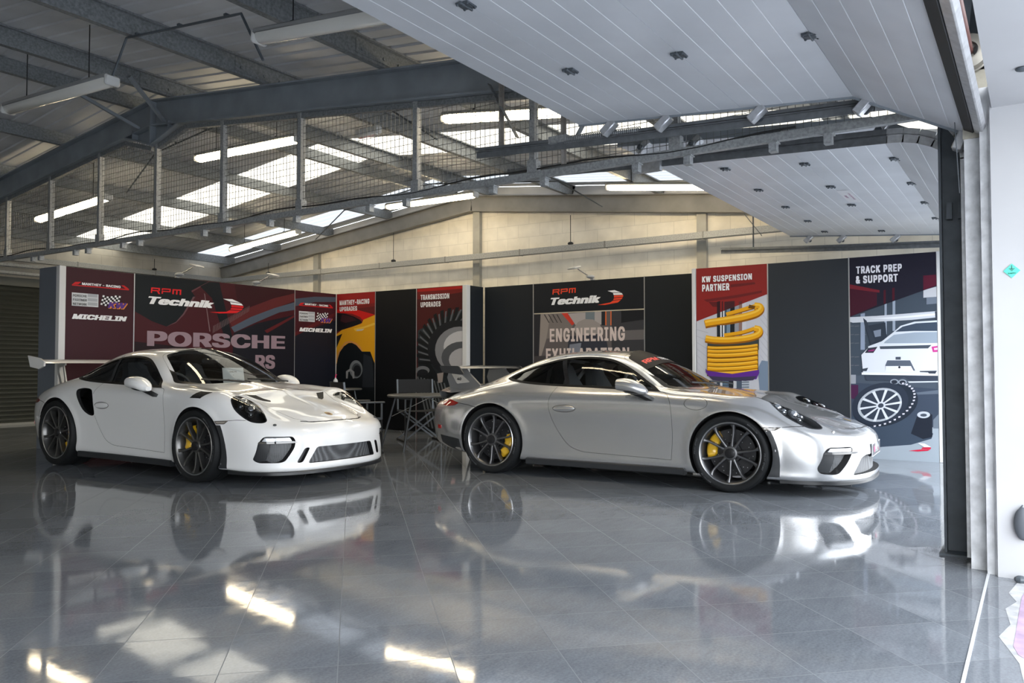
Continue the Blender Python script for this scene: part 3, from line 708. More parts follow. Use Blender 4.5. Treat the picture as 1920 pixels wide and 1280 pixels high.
hb = MB(); hb.beam(Vector((5.25, 3.72, 3.42))-o3, Vector((5.25, 3.44, 2.93))-o3, .05, .006, (0, 1, 0)); hb.beam(Vector((5.25, 2.80, 3.0))-o3, Vector((5.25, 2.93, 2.80))-o3, .05, .008, (0, 1, 0)); hb.build('hanger_brace', galvd, tr1)
tr2, o3 = door_track(5.66, -1, 'steel track of the second raised door beside the stanchion', -.085)
hb = MB(); hb.box(Vector((5.64, 2.48, 2.64))-o3, (.05, .20, .08)); hb.build('track_bracket', zinc, tr2)
tr3, o3 = door_track(11.2, 1, 'steel track of the second raised door against the back gable', -.07)
for v in (3.35,):
    hb = MB(); hb.beam(Vector((11.26, v, 2.76))-o3, Vector((11.26, v, 3.30))-o3, .05, .006, (0, 1, 0)); hb.beam(Vector((11.26, v+.12, 3.28))-o3, Vector((11.26, v-.12, 2.95))-o3, .04, .006, (0, 1, 0)); hb.build('hanger_angle', dkst, tr3)
# jamb angles beside the stanchion, torsion shaft and cable drum in the head of the first doorway
jb = MB(); jb.box((4.99, .275, 1.18), (.012, .085, 2.36)); jb.box((4.955, .232, 1.18), (.06, .012, 2.36)); o = jb.build('door_jamb', jambm); tag(o, 'bright zinc jamb angle standing at the right of the nearest doorway', 'door jamb')
jb = MB(); jb.box((4.915, .212, 1.3), (.010, .055, 2.6)); jb.box((4.90, .188, 1.3), (.02, .02, 2.6)); o = jb.build('door_jamb', jambm); tag(o, 'outer jamb angle against the white pier', 'door jamb')
hp = MB(); hp.box((4.98, .262, 2.58), (.012, .12, .46))
for a in (2.42, 2.5, 2.58, 2.66, 2.74): hp.box((4.972, .27, a), (.004, .05, .014))
o = hp.build('head_plate', mat('plate_buff', (.42, .39, .32), .5, .3, noise=(12, .3))); tag(o, 'slotted buff head plate above the zinc door jamb', 'bracket')
ts = empty('torsion_shaft', (4.9, .28, 2.80), 0, 'red brown torsion shaft in the head of the nearest doorway', 'door shaft')
c = MB(); c.cyl((-5.5, 0, 0), (.1, 0, 0), .022, 12); c.build('shaft', mat('shaft_red', (.10, .035, .03), .5), ts, 40)
c = MB(); c.lathe([(.045, -.05), (.055, -.05), (.092, -.035), (.092, .03), (.098, .035), (.098, .045), (.08, .045), (.08, -.02), (.045, -.02)], 28, 'x', closed=True)
for k in range(3): a = 2*PI*k/3; c.beam((.0, 0, 0), (.0, .085*math.cos(a), .085*math.sin(a)), .02, .03, (1, 0, 0))
c.build('cable_drum', mat('drum_alloy', (.32, .30, .26), .45, .5), ts, 40)
c = MB(); c.cyl((-.01, .09, 0), (.05, .06, -.75), .0025, 5); c.build('lift_cable', dkst, ts)
c = MB(); c.box((.08, -.02, .0), (.012, .16, .16)); c.build('bearing_plate', galv, ts)
# things on the white pier
ds = empty('earth_sticker', (4.866, .103, 1.597), 0, 'green diamond earth sticker on the white pier', 'sticker')
c = MB(); c.add([(0, -.038, 0), (0, 0, -.038), (0, .038, 0), (0, 0, .038)], [(0, 1, 2, 3)]); c.build('sticker_face', mat('sticker_green', (.10, .62, .48), .4), ds)
ik = mat('sticker_ink', (.02, .08, .07), .5); c = MB(); c.box((-.001, 0, .020), (.001, .003, .018))
for k, w_ in enumerate((.026, .016, .008)): c.box((-.001, 0, .011-.005*k), (.001, w_, .0025))
V, F = text_geo('EARTH', .011, 1, 0, .01, 'C'); c.add([(-.001, -x, y-.017) for x, y in V], F); c.build('sticker_print', ik, ds)
hk = empty('strap_loop', (4.86, .075, .335), 0, 'dark strap hanging from a hook on the white pier', 'strap')
c = MB(); c.ellipsoid((-.012, 0, -.045), (.022, .042, .085), 14, 10); c.build('strap_web', mat('strap_grey', (.10, .11, .125), .5), hk, 60); c = MB(); c.tube([(-.006, 0, .05), (-.012, .02, .02), (-.012, .03, -.02)], .004, 6); c.build('hook', dkst, hk)
gr = MB(); gr.ellipsoid((4.80, .09, .016), (.03, .03, .02), 8, 6); o = gr.build('stone', dkst); tag(o, 'small dark lump of grit at the foot of the white pier', 'stone')
STAND = {
 'maroon': ('V', 10.66, 5.378, 0.96, [
  (58,22,31,[0,0,0.96,0,0.96,2.415,0,2.415]),
  (196,32,34,[0.088,2.18,0.133,2.222,0.213,2.229,0.169,2.189]),
  (196,32,34,[0.088,2.18,0.88,2.185,0.88,2.168,0.091,2.17]),
  (196,32,34,[0.763,2.229,0.812,2.23,0.88,2.187,0.83,2.186]),
  (205,208,212,[0.09,2.078,0.447,2.076,0.447,1.901,0.091,1.902]),
  (168,172,178,[0.3,2.074,0.433,2.075,0.434,2.032,0.301,2.032]),
  (168,172,178,[0.301,2.018,0.434,2.018,0.434,1.975,0.302,1.975]),
  (168,172,178,[0.302,1.962,0.435,1.962,0.435,1.918,0.303,1.919]),
  (232,232,234,[0.508,2.072,0.534,2.068,0.527,2.043,0.501,2.047]),
  (28,24,30,[0.501,2.045,0.527,2.041,0.52,2.017,0.495,2.021]),
  (232,232,234,[0.495,2.018,0.52,2.014,0.514,1.99,0.488,1.994]),
  (28,24,30,[0.488,1.991,0.514,1.988,0.507,1.963,0.482,1.967]),
  (232,232,234,[0.482,1.965,0.507,1.961,0.501,1.936,0.475,1.94]),
  (28,24,30,[0.536,2.064,0.562,2.06,0.555,2.036,0.529,2.04]),
  (232,232,234,[0.529,2.037,0.555,2.034,0.548,2.009,0.523,2.013]),
  (28,24,30,[0.523,2.011,0.548,2.007,0.542,1.982,0.516,1.986]),
  (232,232,234,[0.516,1.984,0.542,1.98,0.535,1.955,0.51,1.959]),
  (28,24,30,[0.51,1.957,0.535,1.953,0.529,1.928,0.503,1.932]),
  (232,232,234,[0.564,2.06,0.59,2.056,0.583,2.032,0.557,2.036]),
  (28,24,30,[0.557,2.033,0.583,2.029,0.577,2.005,0.551,2.009]),
  (232,232,234,[0.551,2.006,0.577,2.002,0.57,1.978,0.544,1.982]),
  (28,24,30,[0.544,1.979,0.57,1.975,0.563,1.951,0.538,1.955]),
  (232,232,234,[0.538,1.953,0.563,1.949,0.557,1.924,0.531,1.928]),
  (28,24,30,[0.592,2.061,0.618,2.057,0.611,2.033,0.585,2.037]),
  (232,232,234,[0.586,2.034,0.611,2.03,0.605,2.006,0.579,2.01]),
  (28,24,30,[0.579,2.007,0.605,2.003,0.598,1.979,0.572,1.983]),
  (232,232,234,[0.572,1.98,0.598,1.976,0.592,1.952,0.566,1.956]),
  (28,24,30,[0.566,1.954,0.592,1.949,0.585,1.925,0.559,1.929]),
  (232,232,234,[0.62,2.067,0.646,2.063,0.64,2.039,0.614,2.042]),
  (28,24,30,[0.614,2.04,0.64,2.036,0.633,2.011,0.607,2.015]),
  (232,232,234,[0.607,2.013,0.633,2.009,0.626,1.984,0.6,1.988]),
  (28,24,30,[0.6,1.986,0.626,1.982,0.62,1.957,0.594,1.961]),
  (232,232,234,[0.594,1.959,0.62,1.955,0.613,1.93,0.587,1.935]),
  (28,24,30,[0.649,2.075,0.675,2.071,0.668,2.046,0.642,2.05]),
  (232,232,234,[0.642,2.048,0.668,2.044,0.661,2.019,0.635,2.023]),
  (28,24,30,[0.635,2.021,0.661,2.017,0.655,1.992,0.629,1.996]),
  (232,232,234,[0.629,1.994,0.655,1.99,0.648,1.965,0.622,1.969]),
  (28,24,30,[0.622,1.967,0.648,1.963,0.641,1.938,0.615,1.942]),
  (232,232,234,[0.677,2.081,0.703,2.077,0.697,2.052,0.67,2.056]),
  (28,24,30,[0.67,2.054,0.697,2.05,0.69,2.025,0.664,2.029]),
  (232,232,234,[0.664,2.026,0.69,2.022,0.683,1.998,0.657,2.002]),
  (28,24,30,[0.657,1.999,0.683,1.995,0.676,1.97,0.65,1.975]),
  (232,232,234,[0.65,1.972,0.676,1.968,0.67,1.943,0.644,1.947]),
  (28,24,30,[0.706,2.082,0.732,2.078,0.725,2.053,0.699,2.057]),
  (232,232,234,[0.699,2.055,0.725,2.051,0.718,2.026,0.692,2.03]),
  (28,24,30,[0.692,2.027,0.719,2.023,0.712,1.999,0.685,2.003]),
  (232,232,234,[0.685,2,0.712,1.996,0.705,1.971,0.679,1.975]),
  (28,24,30,[0.679,1.973,0.705,1.969,0.698,1.944,0.672,1.948]),
  (232,232,234,[0.734,2.078,0.761,2.074,0.754,2.049,0.728,2.053]),
  (28,24,30,[0.728,2.05,0.754,2.046,0.747,2.021,0.721,2.025]),
  (232,232,234,[0.721,2.023,0.747,2.019,0.741,1.994,0.714,1.998]),
  (28,24,30,[0.714,1.996,0.741,1.992,0.734,1.967,0.707,1.971]),
  (232,232,234,[0.707,1.969,0.734,1.964,0.727,1.94,0.701,1.944]),
 ], [
  ('MANTHEY - RACING', (238, 238, 240), 0.219, 2.189, 0.535, 0.044, 0, 0.04),
  ('PORSCHE', (30, 30, 34), 0.102, 2.024, 0.184, 0.045, 0, 0.01),
  ('PARTNER', (30, 30, 34), 0.103, 1.968, 0.184, 0.045, 0, 0.01),
  ('NETWORK', (30, 30, 34), 0.104, 1.913, 0.184, 0.045, 0, 0.01),
  ('KW', (226, 140, 50), 0.583, 1.898, 0.28, 0.108, 0.25, 0.07),
  ('KW', (86, 52, 130), 0.572, 1.905, 0.279, 0.108, 0.25, 0.05),
  ('MICHELIN', (236, 236, 238), 0.091, 1.73, 0.762, 0.086, 0.22, 0.06),
 ]),
 'main': ('V', 10.66, 6.338, 2.91, [
  (66,22,29,[0,0,2.91,0,2.91,2.415,0,2.415]),
  (52,18,25,[1.681,2.404,2.911,2.417,2.914,2.122,1.789,1.837]),
  (16,22,27,[-0.003,2.418,1.222,2.405,0.918,2.224,0.974,2.155,0.789,1.869,0.658,1.742,0.503,1.68,0.275,1.748,0.006,1.879]),
  (100,60,66,[0.908,2.242,1.21,2.408,1.224,2.407,0.916,2.217]),
  (100,70,76,[0.974,2.155,0.789,1.869,0.658,1.742,0.503,1.68,0.658,1.758,0.771,1.884,0.938,2.153]),
  (18,22,28,[1.057,2.318,1.21,2.401,1.397,2.406,1.671,1.477,1.531,1.474,1.265,2.154]),
  (120,96,100,[1.126,2.221,1.143,2.207,1.245,1.635,1.228,1.634]),
  (92,36,38,[1.573,1.845,1.935,2.039,2.471,2.24,2.917,2.359,2.918,2.229,2.508,2.074,2.002,1.866,1.652,1.689]),
  (78,88,102,[1.621,1.715,2.002,1.9,2.473,2.072,2.9,2.199,2.909,2.07,2.579,2.008,2.102,1.816,1.684,1.637]),
  (118,100,104,[1.287,1.61,1.295,1.611,1.307,1.728,1.299,1.728]),
  (118,100,104,[1.312,1.625,1.32,1.625,1.332,1.741,1.324,1.741]),
  (118,100,104,[1.338,1.639,1.345,1.639,1.357,1.755,1.35,1.754]),
  (118,100,104,[1.363,1.653,1.371,1.654,1.383,1.768,1.375,1.768]),
  (118,100,104,[1.388,1.668,1.396,1.668,1.408,1.782,1.401,1.782]),
  (118,100,104,[1.414,1.682,1.422,1.682,1.434,1.795,1.426,1.795]),
  (118,100,104,[1.44,1.697,1.447,1.697,1.459,1.809,1.452,1.809]),
  (118,100,104,[1.465,1.711,1.473,1.711,1.485,1.823,1.478,1.823]),
  (118,100,104,[1.491,1.726,1.499,1.726,1.511,1.837,1.503,1.836]),
  (118,100,104,[1.517,1.74,1.525,1.741,1.537,1.85,1.529,1.85]),
  (118,100,104,[1.543,1.755,1.551,1.755,1.563,1.864,1.555,1.864]),
  (118,100,104,[1.569,1.77,1.577,1.77,1.589,1.878,1.581,1.878]),
  (118,100,104,[1.595,1.785,1.603,1.785,1.615,1.892,1.608,1.892]),
  (118,100,104,[1.621,1.799,1.629,1.8,1.642,1.906,1.634,1.906]),
  (118,100,104,[1.648,1.814,1.656,1.815,1.668,1.92,1.66,1.92]),
  (118,100,104,[1.674,1.829,1.682,1.83,1.695,1.934,1.687,1.934]),
  (118,100,104,[1.701,1.844,1.709,1.845,1.721,1.949,1.714,1.948]),
  (118,100,104,[1.727,1.859,1.735,1.86,1.748,1.963,1.74,1.962]),
  (118,100,104,[1.754,1.875,1.762,1.875,1.775,1.977,1.767,1.977]),
  (118,100,104,[1.781,1.89,1.789,1.89,1.802,1.991,1.794,1.991]),
  (118,100,104,[1.808,1.905,1.816,1.905,1.829,2.006,1.821,2.005]),
  (118,100,104,[1.835,1.92,1.843,1.921,1.856,2.02,1.848,2.02]),
  (118,100,104,[1.862,1.936,1.87,1.936,1.883,2.035,1.875,2.034]),
  (118,100,104,[1.889,1.951,1.897,1.951,1.911,2.049,1.902,2.049]),
  (118,100,104,[1.916,1.966,1.925,1.967,1.938,2.064,1.93,2.063]),
  (118,100,104,[1.944,1.982,1.952,1.982,1.965,2.078,1.957,2.078]),
  (24,24,32,[1.669,1.624,2.135,1.804,2.91,1.983,2.928,0.346,1.607,0.407]),
  (90,30,34,[2.271,1.686,2.91,1.983,2.91,1.947,2.323,1.646]),
  (30,16,22,[0.013,1.448,1.595,1.32,1.606,0.476,0.027,0.541]),
  (214,36,40,[0.253,2.237,0.393,2.239,0.389,2.19,0.363,2.189,0.366,2.221,0.273,2.221,0.271,2.204,0.366,2.204,0.395,2.149,0.367,2.149,0.344,2.187,0.269,2.186,0.267,2.157,0.246,2.158]),
  (214,36,40,[0.42,2.239,0.564,2.241,0.559,2.19,0.439,2.188,0.437,2.158,0.413,2.159,0.418,2.202,0.54,2.204,0.543,2.223,0.438,2.222,0.436,2.207,0.415,2.208]),
  (214,36,40,[0.591,2.24,0.736,2.242,0.732,2.163,0.707,2.162,0.711,2.225,0.676,2.225,0.671,2.163,0.646,2.164,0.651,2.224,0.616,2.224,0.611,2.165,0.587,2.165]),
  (240,240,242,[1.464,2.158,1.634,2.163,1.792,2.114,1.588,2.124]),
  (240,240,242,[1.595,2.114,1.808,2.105,1.841,2.074,1.611,2.08]),
  (214,36,40,[1.619,2.073,1.849,2.066,1.845,2.036,1.62,2.033]),
  (214,36,40,[1.617,2.022,1.838,2.026,1.807,1.996,1.602,1.995]),
  (214,36,40,[1.589,1.984,1.794,1.987,1.715,1.946,1.406,1.924,1.226,1.934,1.528,1.956]),
 ], [
  ('Technik', (240, 240, 242), 0.21, 2.003, 1.093, 0.142, 0.26, 0.055),
  ('PORSCHE', (150, 128, 138), 0.199, 1.399, 2.503, 0.286, 0, 0.045),
  ('RS', (150, 128, 138), 2.09, 1.065, 0.402, 0.296, 0, 0.045),
  ('E', (150, 128, 138), 1.967, 0.823, 0.384, 0.235, 0, 0.045),
 ]),
 'logos': ('V', 10.66, 9.248, 0.965, [
  (24,26,36,[0,0,0.965,0,0.965,2.415,0,2.415]),
  (66,24,32,[0.001,2.417,0.961,2.416,0.965,1.938,0.01,1.643]),
  (70,78,92,[0.003,2.26,0.45,2.33,0.961,2.358,0.962,2.27,0.451,2.235,0.004,2.131]),
  (88,30,34,[0.009,1.68,0.964,2.084,0.965,2.016,0.01,1.615]),
  (196,32,34,[0.09,2.16,0.136,2.202,0.217,2.209,0.173,2.169]),
  (196,32,34,[0.09,2.16,0.887,2.165,0.887,2.148,0.093,2.15]),
  (196,32,34,[0.771,2.209,0.819,2.21,0.887,2.167,0.837,2.167]),
  (205,208,212,[0.093,2.057,0.454,2.056,0.455,1.88,0.094,1.879]),
  (168,172,178,[0.306,2.054,0.44,2.055,0.441,2.012,0.307,2.011]),
  (168,172,178,[0.307,1.997,0.441,1.998,0.442,1.954,0.308,1.954]),
  (168,172,178,[0.308,1.94,0.443,1.941,0.443,1.897,0.309,1.897]),
  (232,232,234,[0.516,2.052,0.542,2.048,0.535,2.023,0.509,2.027]),
  (28,24,30,[0.509,2.025,0.535,2.021,0.529,1.996,0.503,2]),
  (232,232,234,[0.503,1.998,0.529,1.994,0.522,1.969,0.496,1.973]),
  (28,24,30,[0.497,1.971,0.522,1.967,0.516,1.943,0.49,1.946]),
  (232,232,234,[0.49,1.944,0.516,1.94,0.509,1.916,0.484,1.92]),
  (28,24,30,[0.544,2.044,0.57,2.04,0.563,2.016,0.538,2.019]),
  (232,232,234,[0.538,2.017,0.563,2.013,0.557,1.989,0.531,1.993]),
  (28,24,30,[0.531,1.99,0.557,1.986,0.55,1.962,0.525,1.966]),
  (232,232,234,[0.525,1.963,0.55,1.959,0.544,1.935,0.518,1.939]),
  (28,24,30,[0.518,1.936,0.544,1.933,0.537,1.908,0.512,1.912]),
  (232,232,234,[0.572,2.04,0.598,2.036,0.592,2.012,0.566,2.015]),
  (28,24,30,[0.566,2.013,0.592,2.009,0.585,1.985,0.559,1.988]),
  (232,232,234,[0.559,1.986,0.585,1.982,0.579,1.958,0.553,1.961]),
  (28,24,30,[0.553,1.959,0.579,1.955,0.572,1.931,0.546,1.935]),
  (232,232,234,[0.546,1.932,0.572,1.928,0.566,1.904,0.54,1.908]),
  (28,24,30,[0.601,2.041,0.627,2.037,0.62,2.013,0.594,2.017]),
  (232,232,234,[0.594,2.014,0.62,2.01,0.613,1.986,0.587,1.99]),
  (28,24,30,[0.587,1.987,0.613,1.983,0.607,1.959,0.581,1.963]),
  (232,232,234,[0.581,1.96,0.607,1.956,0.6,1.932,0.574,1.936]),
  (28,24,30,[0.574,1.933,0.6,1.929,0.594,1.905,0.568,1.909]),
  (232,232,234,[0.629,2.047,0.655,2.043,0.648,2.019,0.622,2.022]),
  (28,24,30,[0.622,2.02,0.648,2.016,0.642,1.992,0.616,1.995]),
  (232,232,234,[0.616,1.993,0.642,1.989,0.635,1.964,0.609,1.968]),
  (28,24,30,[0.609,1.966,0.635,1.962,0.629,1.937,0.603,1.941]),
  (232,232,234,[0.603,1.939,0.629,1.935,0.622,1.91,0.596,1.914]),
  (28,24,30,[0.657,2.055,0.683,2.051,0.677,2.026,0.65,2.03]),
  (232,232,234,[0.65,2.028,0.677,2.024,0.67,1.999,0.644,2.003]),
  (28,24,30,[0.644,2.001,0.67,1.997,0.663,1.972,0.637,1.976]),
  (232,232,234,[0.637,1.974,0.663,1.97,0.657,1.945,0.631,1.949]),
  (28,24,30,[0.631,1.947,0.657,1.943,0.65,1.918,0.624,1.922]),
  (232,232,234,[0.685,2.061,0.712,2.057,0.705,2.032,0.679,2.036]),
  (28,24,30,[0.679,2.034,0.705,2.03,0.698,2.005,0.672,2.009]),
  (232,232,234,[0.672,2.007,0.698,2.003,0.692,1.978,0.666,1.982]),
  (28,24,30,[0.666,1.979,0.692,1.976,0.685,1.951,0.659,1.955]),
  (232,232,234,[0.659,1.952,0.685,1.948,0.679,1.924,0.652,1.928]),
  (28,24,30,[0.714,2.062,0.74,2.058,0.734,2.033,0.707,2.037]),
  (232,232,234,[0.707,2.035,0.734,2.031,0.727,2.006,0.701,2.01]),
  (28,24,30,[0.701,2.008,0.727,2.004,0.72,1.979,0.694,1.983]),
  (232,232,234,[0.694,1.98,0.72,1.977,0.714,1.952,0.688,1.956]),
  (28,24,30,[0.688,1.953,0.714,1.949,0.707,1.925,0.681,1.929]),
  (232,232,234,[0.743,2.058,0.769,2.054,0.763,2.029,0.736,2.033]),
  (28,24,30,[0.736,2.031,0.763,2.027,0.756,2.002,0.729,2.006]),
  (232,232,234,[0.73,2.003,0.756,1.999,0.749,1.975,0.723,1.978]),
  (28,24,30,[0.723,1.976,0.749,1.972,0.743,1.947,0.716,1.951]),
  (232,232,234,[0.716,1.949,0.743,1.945,0.736,1.92,0.71,1.924]),
 ], [
  ('MANTHEY - RACING', (238, 238, 240), 0.223, 2.169, 0.539, 0.044, 0, 0.04),
  ('PORSCHE', (30, 30, 34), 0.105, 2.002, 0.187, 0.045, 0, 0.01),
  ('PARTNER', (30, 30, 34), 0.106, 1.946, 0.187, 0.045, 0, 0.01),
  ('NETWORK', (30, 30, 34), 0.107, 1.89, 0.188, 0.045, 0, 0.01),
  ('KW', (226, 140, 50), 0.592, 1.878, 0.28, 0.108, 0.25, 0.07),
  ('KW', (86, 52, 130), 0.581, 1.885, 0.279, 0.107, 0.25, 0.05),
  ('MICHELIN', (236, 236, 238), 0.095, 1.706, 0.767, 0.086, 0.22, 0.06),
 ]),
 'manthey': ('U', 10.22, 10.655, 0.965, [
  (122,32,30,[0,0,0.965,0,0.965,2.415,0,2.415]),
  (150,30,28,[-0.008,2.409,0.951,2.412,0.953,2.213,-0.005,2.134]),
  (96,30,30,[0.393,2.118,0.953,2.154,0.954,2,0.641,2.078]),
  (205,34,30,[-0.01,2.134,0.497,2.114,0.948,2.005,0.662,1.917,0.59,1.979,0.393,2.043,0.002,2.075]),
  (224,160,30,[-0.001,1.676,0.144,1.756,0.395,1.802,0.642,1.862,0.673,1.921,0.954,2,0.96,1.142,0.004,1.143]),
  (236,188,70,[0.437,1.771,0.684,1.802,0.925,1.861,0.955,1.86,0.955,1.824,0.725,1.778,0.479,1.725]),
  (200,190,170,[0.52,1.754,0.704,1.761,0.644,1.729,0.5,1.725]),
  (24,22,26,[0.002,2.069,0.226,2.049,0.435,1.993,0.601,1.923,0.646,1.877,0.571,1.845,0.312,1.792,0.101,1.746,0.005,1.718]),
  (60,30,34,[0.141,2.037,0.394,1.983,0.519,1.918,0.227,1.882,0.1,1.917]),
  (30,26,30,[0.006,1.642,0.155,1.688,0.061,1.523,0.008,1.432]),
  (214,146,84,[-0.001,1.204,0.041,1.333,0.115,1.438,0.23,1.535,0.366,1.555,0.502,1.515,0.615,1.439,0.667,1.357,0.626,1.357,0.585,1.417,0.481,1.486,0.356,1.525,0.252,1.507,0.147,1.423,0.073,1.317,0.032,1.189]),
  (20,24,28,[0.005,1.082,0.042,1.242,0.094,1.355,0.199,1.46,0.315,1.515,0.398,1.517,0.502,1.478,0.595,1.402,0.647,1.357,0.849,1.355,0.96,1.142,0.972,-0.477,0.021,-0.537]),
  (120,124,128,[0.663,1.043,0.66,1.007,0.648,0.973,0.63,0.943,0.604,0.917,0.574,0.898,0.541,0.886,0.505,0.882,0.469,0.885,0.435,0.897,0.404,0.916,0.378,0.941,0.358,0.972,0.346,1.006,0.342,1.042,0.345,1.078,0.357,1.112,0.376,1.143,0.402,1.169,0.432,1.188,0.466,1.2,0.502,1.203,0.538,1.199,0.572,1.187,0.602,1.168,0.628,1.143,0.647,1.112,0.659,1.078]),
  (70,74,78,[0.637,1.028,0.633,0.996,0.622,0.966,0.603,0.94,0.579,0.92,0.55,0.907,0.519,0.903,0.488,0.907,0.459,0.919,0.434,0.939,0.415,0.965,0.403,0.995,0.398,1.027,0.402,1.06,0.414,1.09,0.433,1.116,0.457,1.136,0.486,1.149,0.517,1.153,0.548,1.148,0.577,1.136,0.602,1.116,0.621,1.09,0.633,1.06]),
  (26,28,32,[0.625,1.018,0.621,0.987,0.607,0.96,0.587,0.938,0.561,0.924,0.531,0.919,0.502,0.924,0.475,0.937,0.454,0.959,0.441,0.986,0.436,1.017,0.44,1.047,0.453,1.075,0.474,1.097,0.5,1.111,0.53,1.115,0.559,1.111,0.585,1.097,0.606,1.075,0.62,1.048]),
  (150,150,152,[0.254,1.004,0.358,1.057,0.463,0.998,0.464,0.878,0.422,0.878,0.407,0.99,0.359,1.012,0.311,0.989,0.297,0.877,0.255,0.876]),
  (40,44,50,[0.686,1.317,0.898,1.256,0.942,0.729,0.66,0.725]),
 ], [
  ('MANTHEY-RACING', (236, 232, 232), 0.08, 2.209, 0.742, 0.114, 0, 0.05),
  ('UPGRADES', (236, 232, 232), 0.085, 2.097, 0.436, 0.106, 0, 0.05),
 ]),
 'darkA': ('U', 10.22, 9.69, 0.945, [
  (14,16,19,[0,0,0.945,0,0.945,2.415,0,2.415]),
 ], [
 ]),
 'trans': ('U', 10.22, 8.745, 0.985, [
  (74,27,27,[0,0,0.985,0,0.985,2.415,0,2.415]),
  (170,32,28,[0.019,2.403,0.992,2.405,0.992,2.344,0.02,2.34]),
  (112,30,28,[0.02,2.354,0.992,2.358,0.992,2.303,0.02,2.226]),
  (47,56,60,[0.032,1.701,0.993,2.029,0.999,-0.355,0.042,-0.415]),
  (34,40,44,[0.033,1.548,0.518,1.677,0.994,1.666,0.999,-0.355,0.042,-0.415]),
  (22,24,27,[0.415,1.138,0.064,1.119,0.036,1.177,0.379,1.187]),
  (96,98,102,[0.36,1.177,0.075,1.203,0.066,1.228,0.346,1.201]),
  (22,24,27,[0.363,1.214,0.012,1.248,-0.001,1.309,0.34,1.266]),
  (96,98,102,[0.318,1.26,0.044,1.329,0.041,1.355,0.31,1.285]),
  (22,24,27,[0.331,1.295,-0.007,1.382,-0.004,1.444,0.321,1.351]),
  (96,98,102,[0.298,1.348,0.044,1.456,0.048,1.482,0.296,1.374]),
  (22,24,27,[0.319,1.38,0.008,1.517,0.026,1.577,0.322,1.436]),
  (96,98,102,[0.299,1.437,0.077,1.581,0.087,1.606,0.304,1.462]),
  (22,24,27,[0.328,1.465,0.055,1.645,0.088,1.701,0.345,1.519]),
  (96,98,102,[0.323,1.523,0.139,1.698,0.155,1.72,0.333,1.548]),
  (22,24,27,[0.358,1.547,0.134,1.763,0.18,1.812,0.388,1.597]),
  (96,98,102,[0.367,1.604,0.229,1.802,0.251,1.821,0.383,1.626]),
  (22,24,27,[0.407,1.622,0.241,1.866,0.298,1.907,0.449,1.666]),
  (96,98,102,[0.43,1.676,0.343,1.889,0.369,1.904,0.451,1.695]),
  (22,24,27,[0.474,1.687,0.37,1.949,0.436,1.98,0.525,1.724]),
  (96,98,102,[0.509,1.737,0.476,1.956,0.505,1.967,0.535,1.752]),
  (22,24,27,[0.555,1.741,0.517,2.01,0.589,2.03,0.615,1.768]),
  (96,98,102,[0.602,1.784,0.623,2,0.653,2.007,0.631,1.794]),
  (22,24,27,[0.648,1.781,0.676,2.047,0.751,2.055,0.713,1.798]),
  (96,98,102,[0.705,1.815,0.777,2.022,0.808,2.023,0.736,1.821]),
  (22,24,27,[0.749,1.805,0.84,2.059,0.915,2.055,0.817,1.813]),
  (96,98,102,[0.812,1.83,0.932,2.019,0.964,2.016,0.844,1.831]),
  (22,24,27,[0.853,1.814,1.003,2.045,1.076,2.031,0.922,1.811]),
  (96,98,102,[0.922,1.828,1.084,1.993,1.114,1.985,0.953,1.825]),
  (22,24,27,[0.958,1.806,1.159,2.008,1.227,1.983,1.025,1.793]),
  (96,98,102,[1.028,1.81,1.227,1.945,1.254,1.933,1.058,1.802]),
  (22,24,27,[1.059,1.783,1.304,1.948,1.364,1.914,1.121,1.76]),
  (96,98,102,[1.129,1.776,1.355,1.877,1.379,1.861,1.156,1.764]),
  (22,24,27,[1.152,1.746,1.431,1.868,1.482,1.826,1.208,1.714]),
  (96,98,102,[1.219,1.728,1.464,1.792,1.484,1.773,1.243,1.712]),
  (22,24,27,[1.235,1.695,1.537,1.772,1.578,1.723,1.282,1.656]),
  (96,98,102,[1.297,1.668,1.552,1.693,1.567,1.672,1.317,1.649]),
  (22,24,27,[1.305,1.634,1.619,1.663,1.647,1.609,1.342,1.588]),
  (96,98,102,[1.359,1.598,1.616,1.584,1.625,1.56,1.374,1.576]),
  (22,24,27,[1.358,1.563,1.674,1.544,1.689,1.488,1.384,1.513]),
  (96,98,102,[1.403,1.52,1.652,1.467,1.656,1.443,1.413,1.496]),
  (22,24,27,[1.395,1.486,1.7,1.42,1.703,1.362,1.408,1.434]),
  (96,98,102,[1.429,1.438,1.662,1.348,1.66,1.324,1.432,1.413]),
  (22,24,27,[1.412,1.406,1.698,1.294,1.687,1.238,1.413,1.352]),
  (96,98,102,[1.434,1.353,1.643,1.23,1.636,1.207,1.432,1.328]),
  (22,24,27,[1.411,1.324,1.666,1.172,1.642,1.118,1.399,1.272]),
  (96,98,102,[1.42,1.269,1.597,1.117,1.585,1.095,1.412,1.246]),
  (22,24,27,[1.39,1.245,1.607,1.056,1.57,1.007,1.367,1.195]),
  (96,98,102,[1.387,1.189,1.526,1.013,1.508,0.993,1.373,1.167]),
  (22,24,27,[1.351,1.17,1.521,0.951,1.473,0.908,1.316,1.125]),
  (96,98,102,[1.335,1.116,1.43,0.921,1.408,0.904,1.316,1.096]),
  (22,24,27,[1.295,1.102,1.411,0.861,1.354,0.825,1.25,1.063]),
  (96,98,102,[1.266,1.052,1.314,0.845,1.289,0.831,1.243,1.035]),
  (22,24,27,[1.224,1.044,1.281,0.788,1.216,0.762,1.17,1.012]),
  (96,98,102,[1.183,0.999,1.181,0.787,1.153,0.778,1.156,0.986]),
  (22,24,27,[1.139,0.998,1.135,0.736,1.064,0.72,1.078,0.975]),
  (96,98,102,[1.088,0.959,1.036,0.75,1.005,0.745,1.059,0.951]),
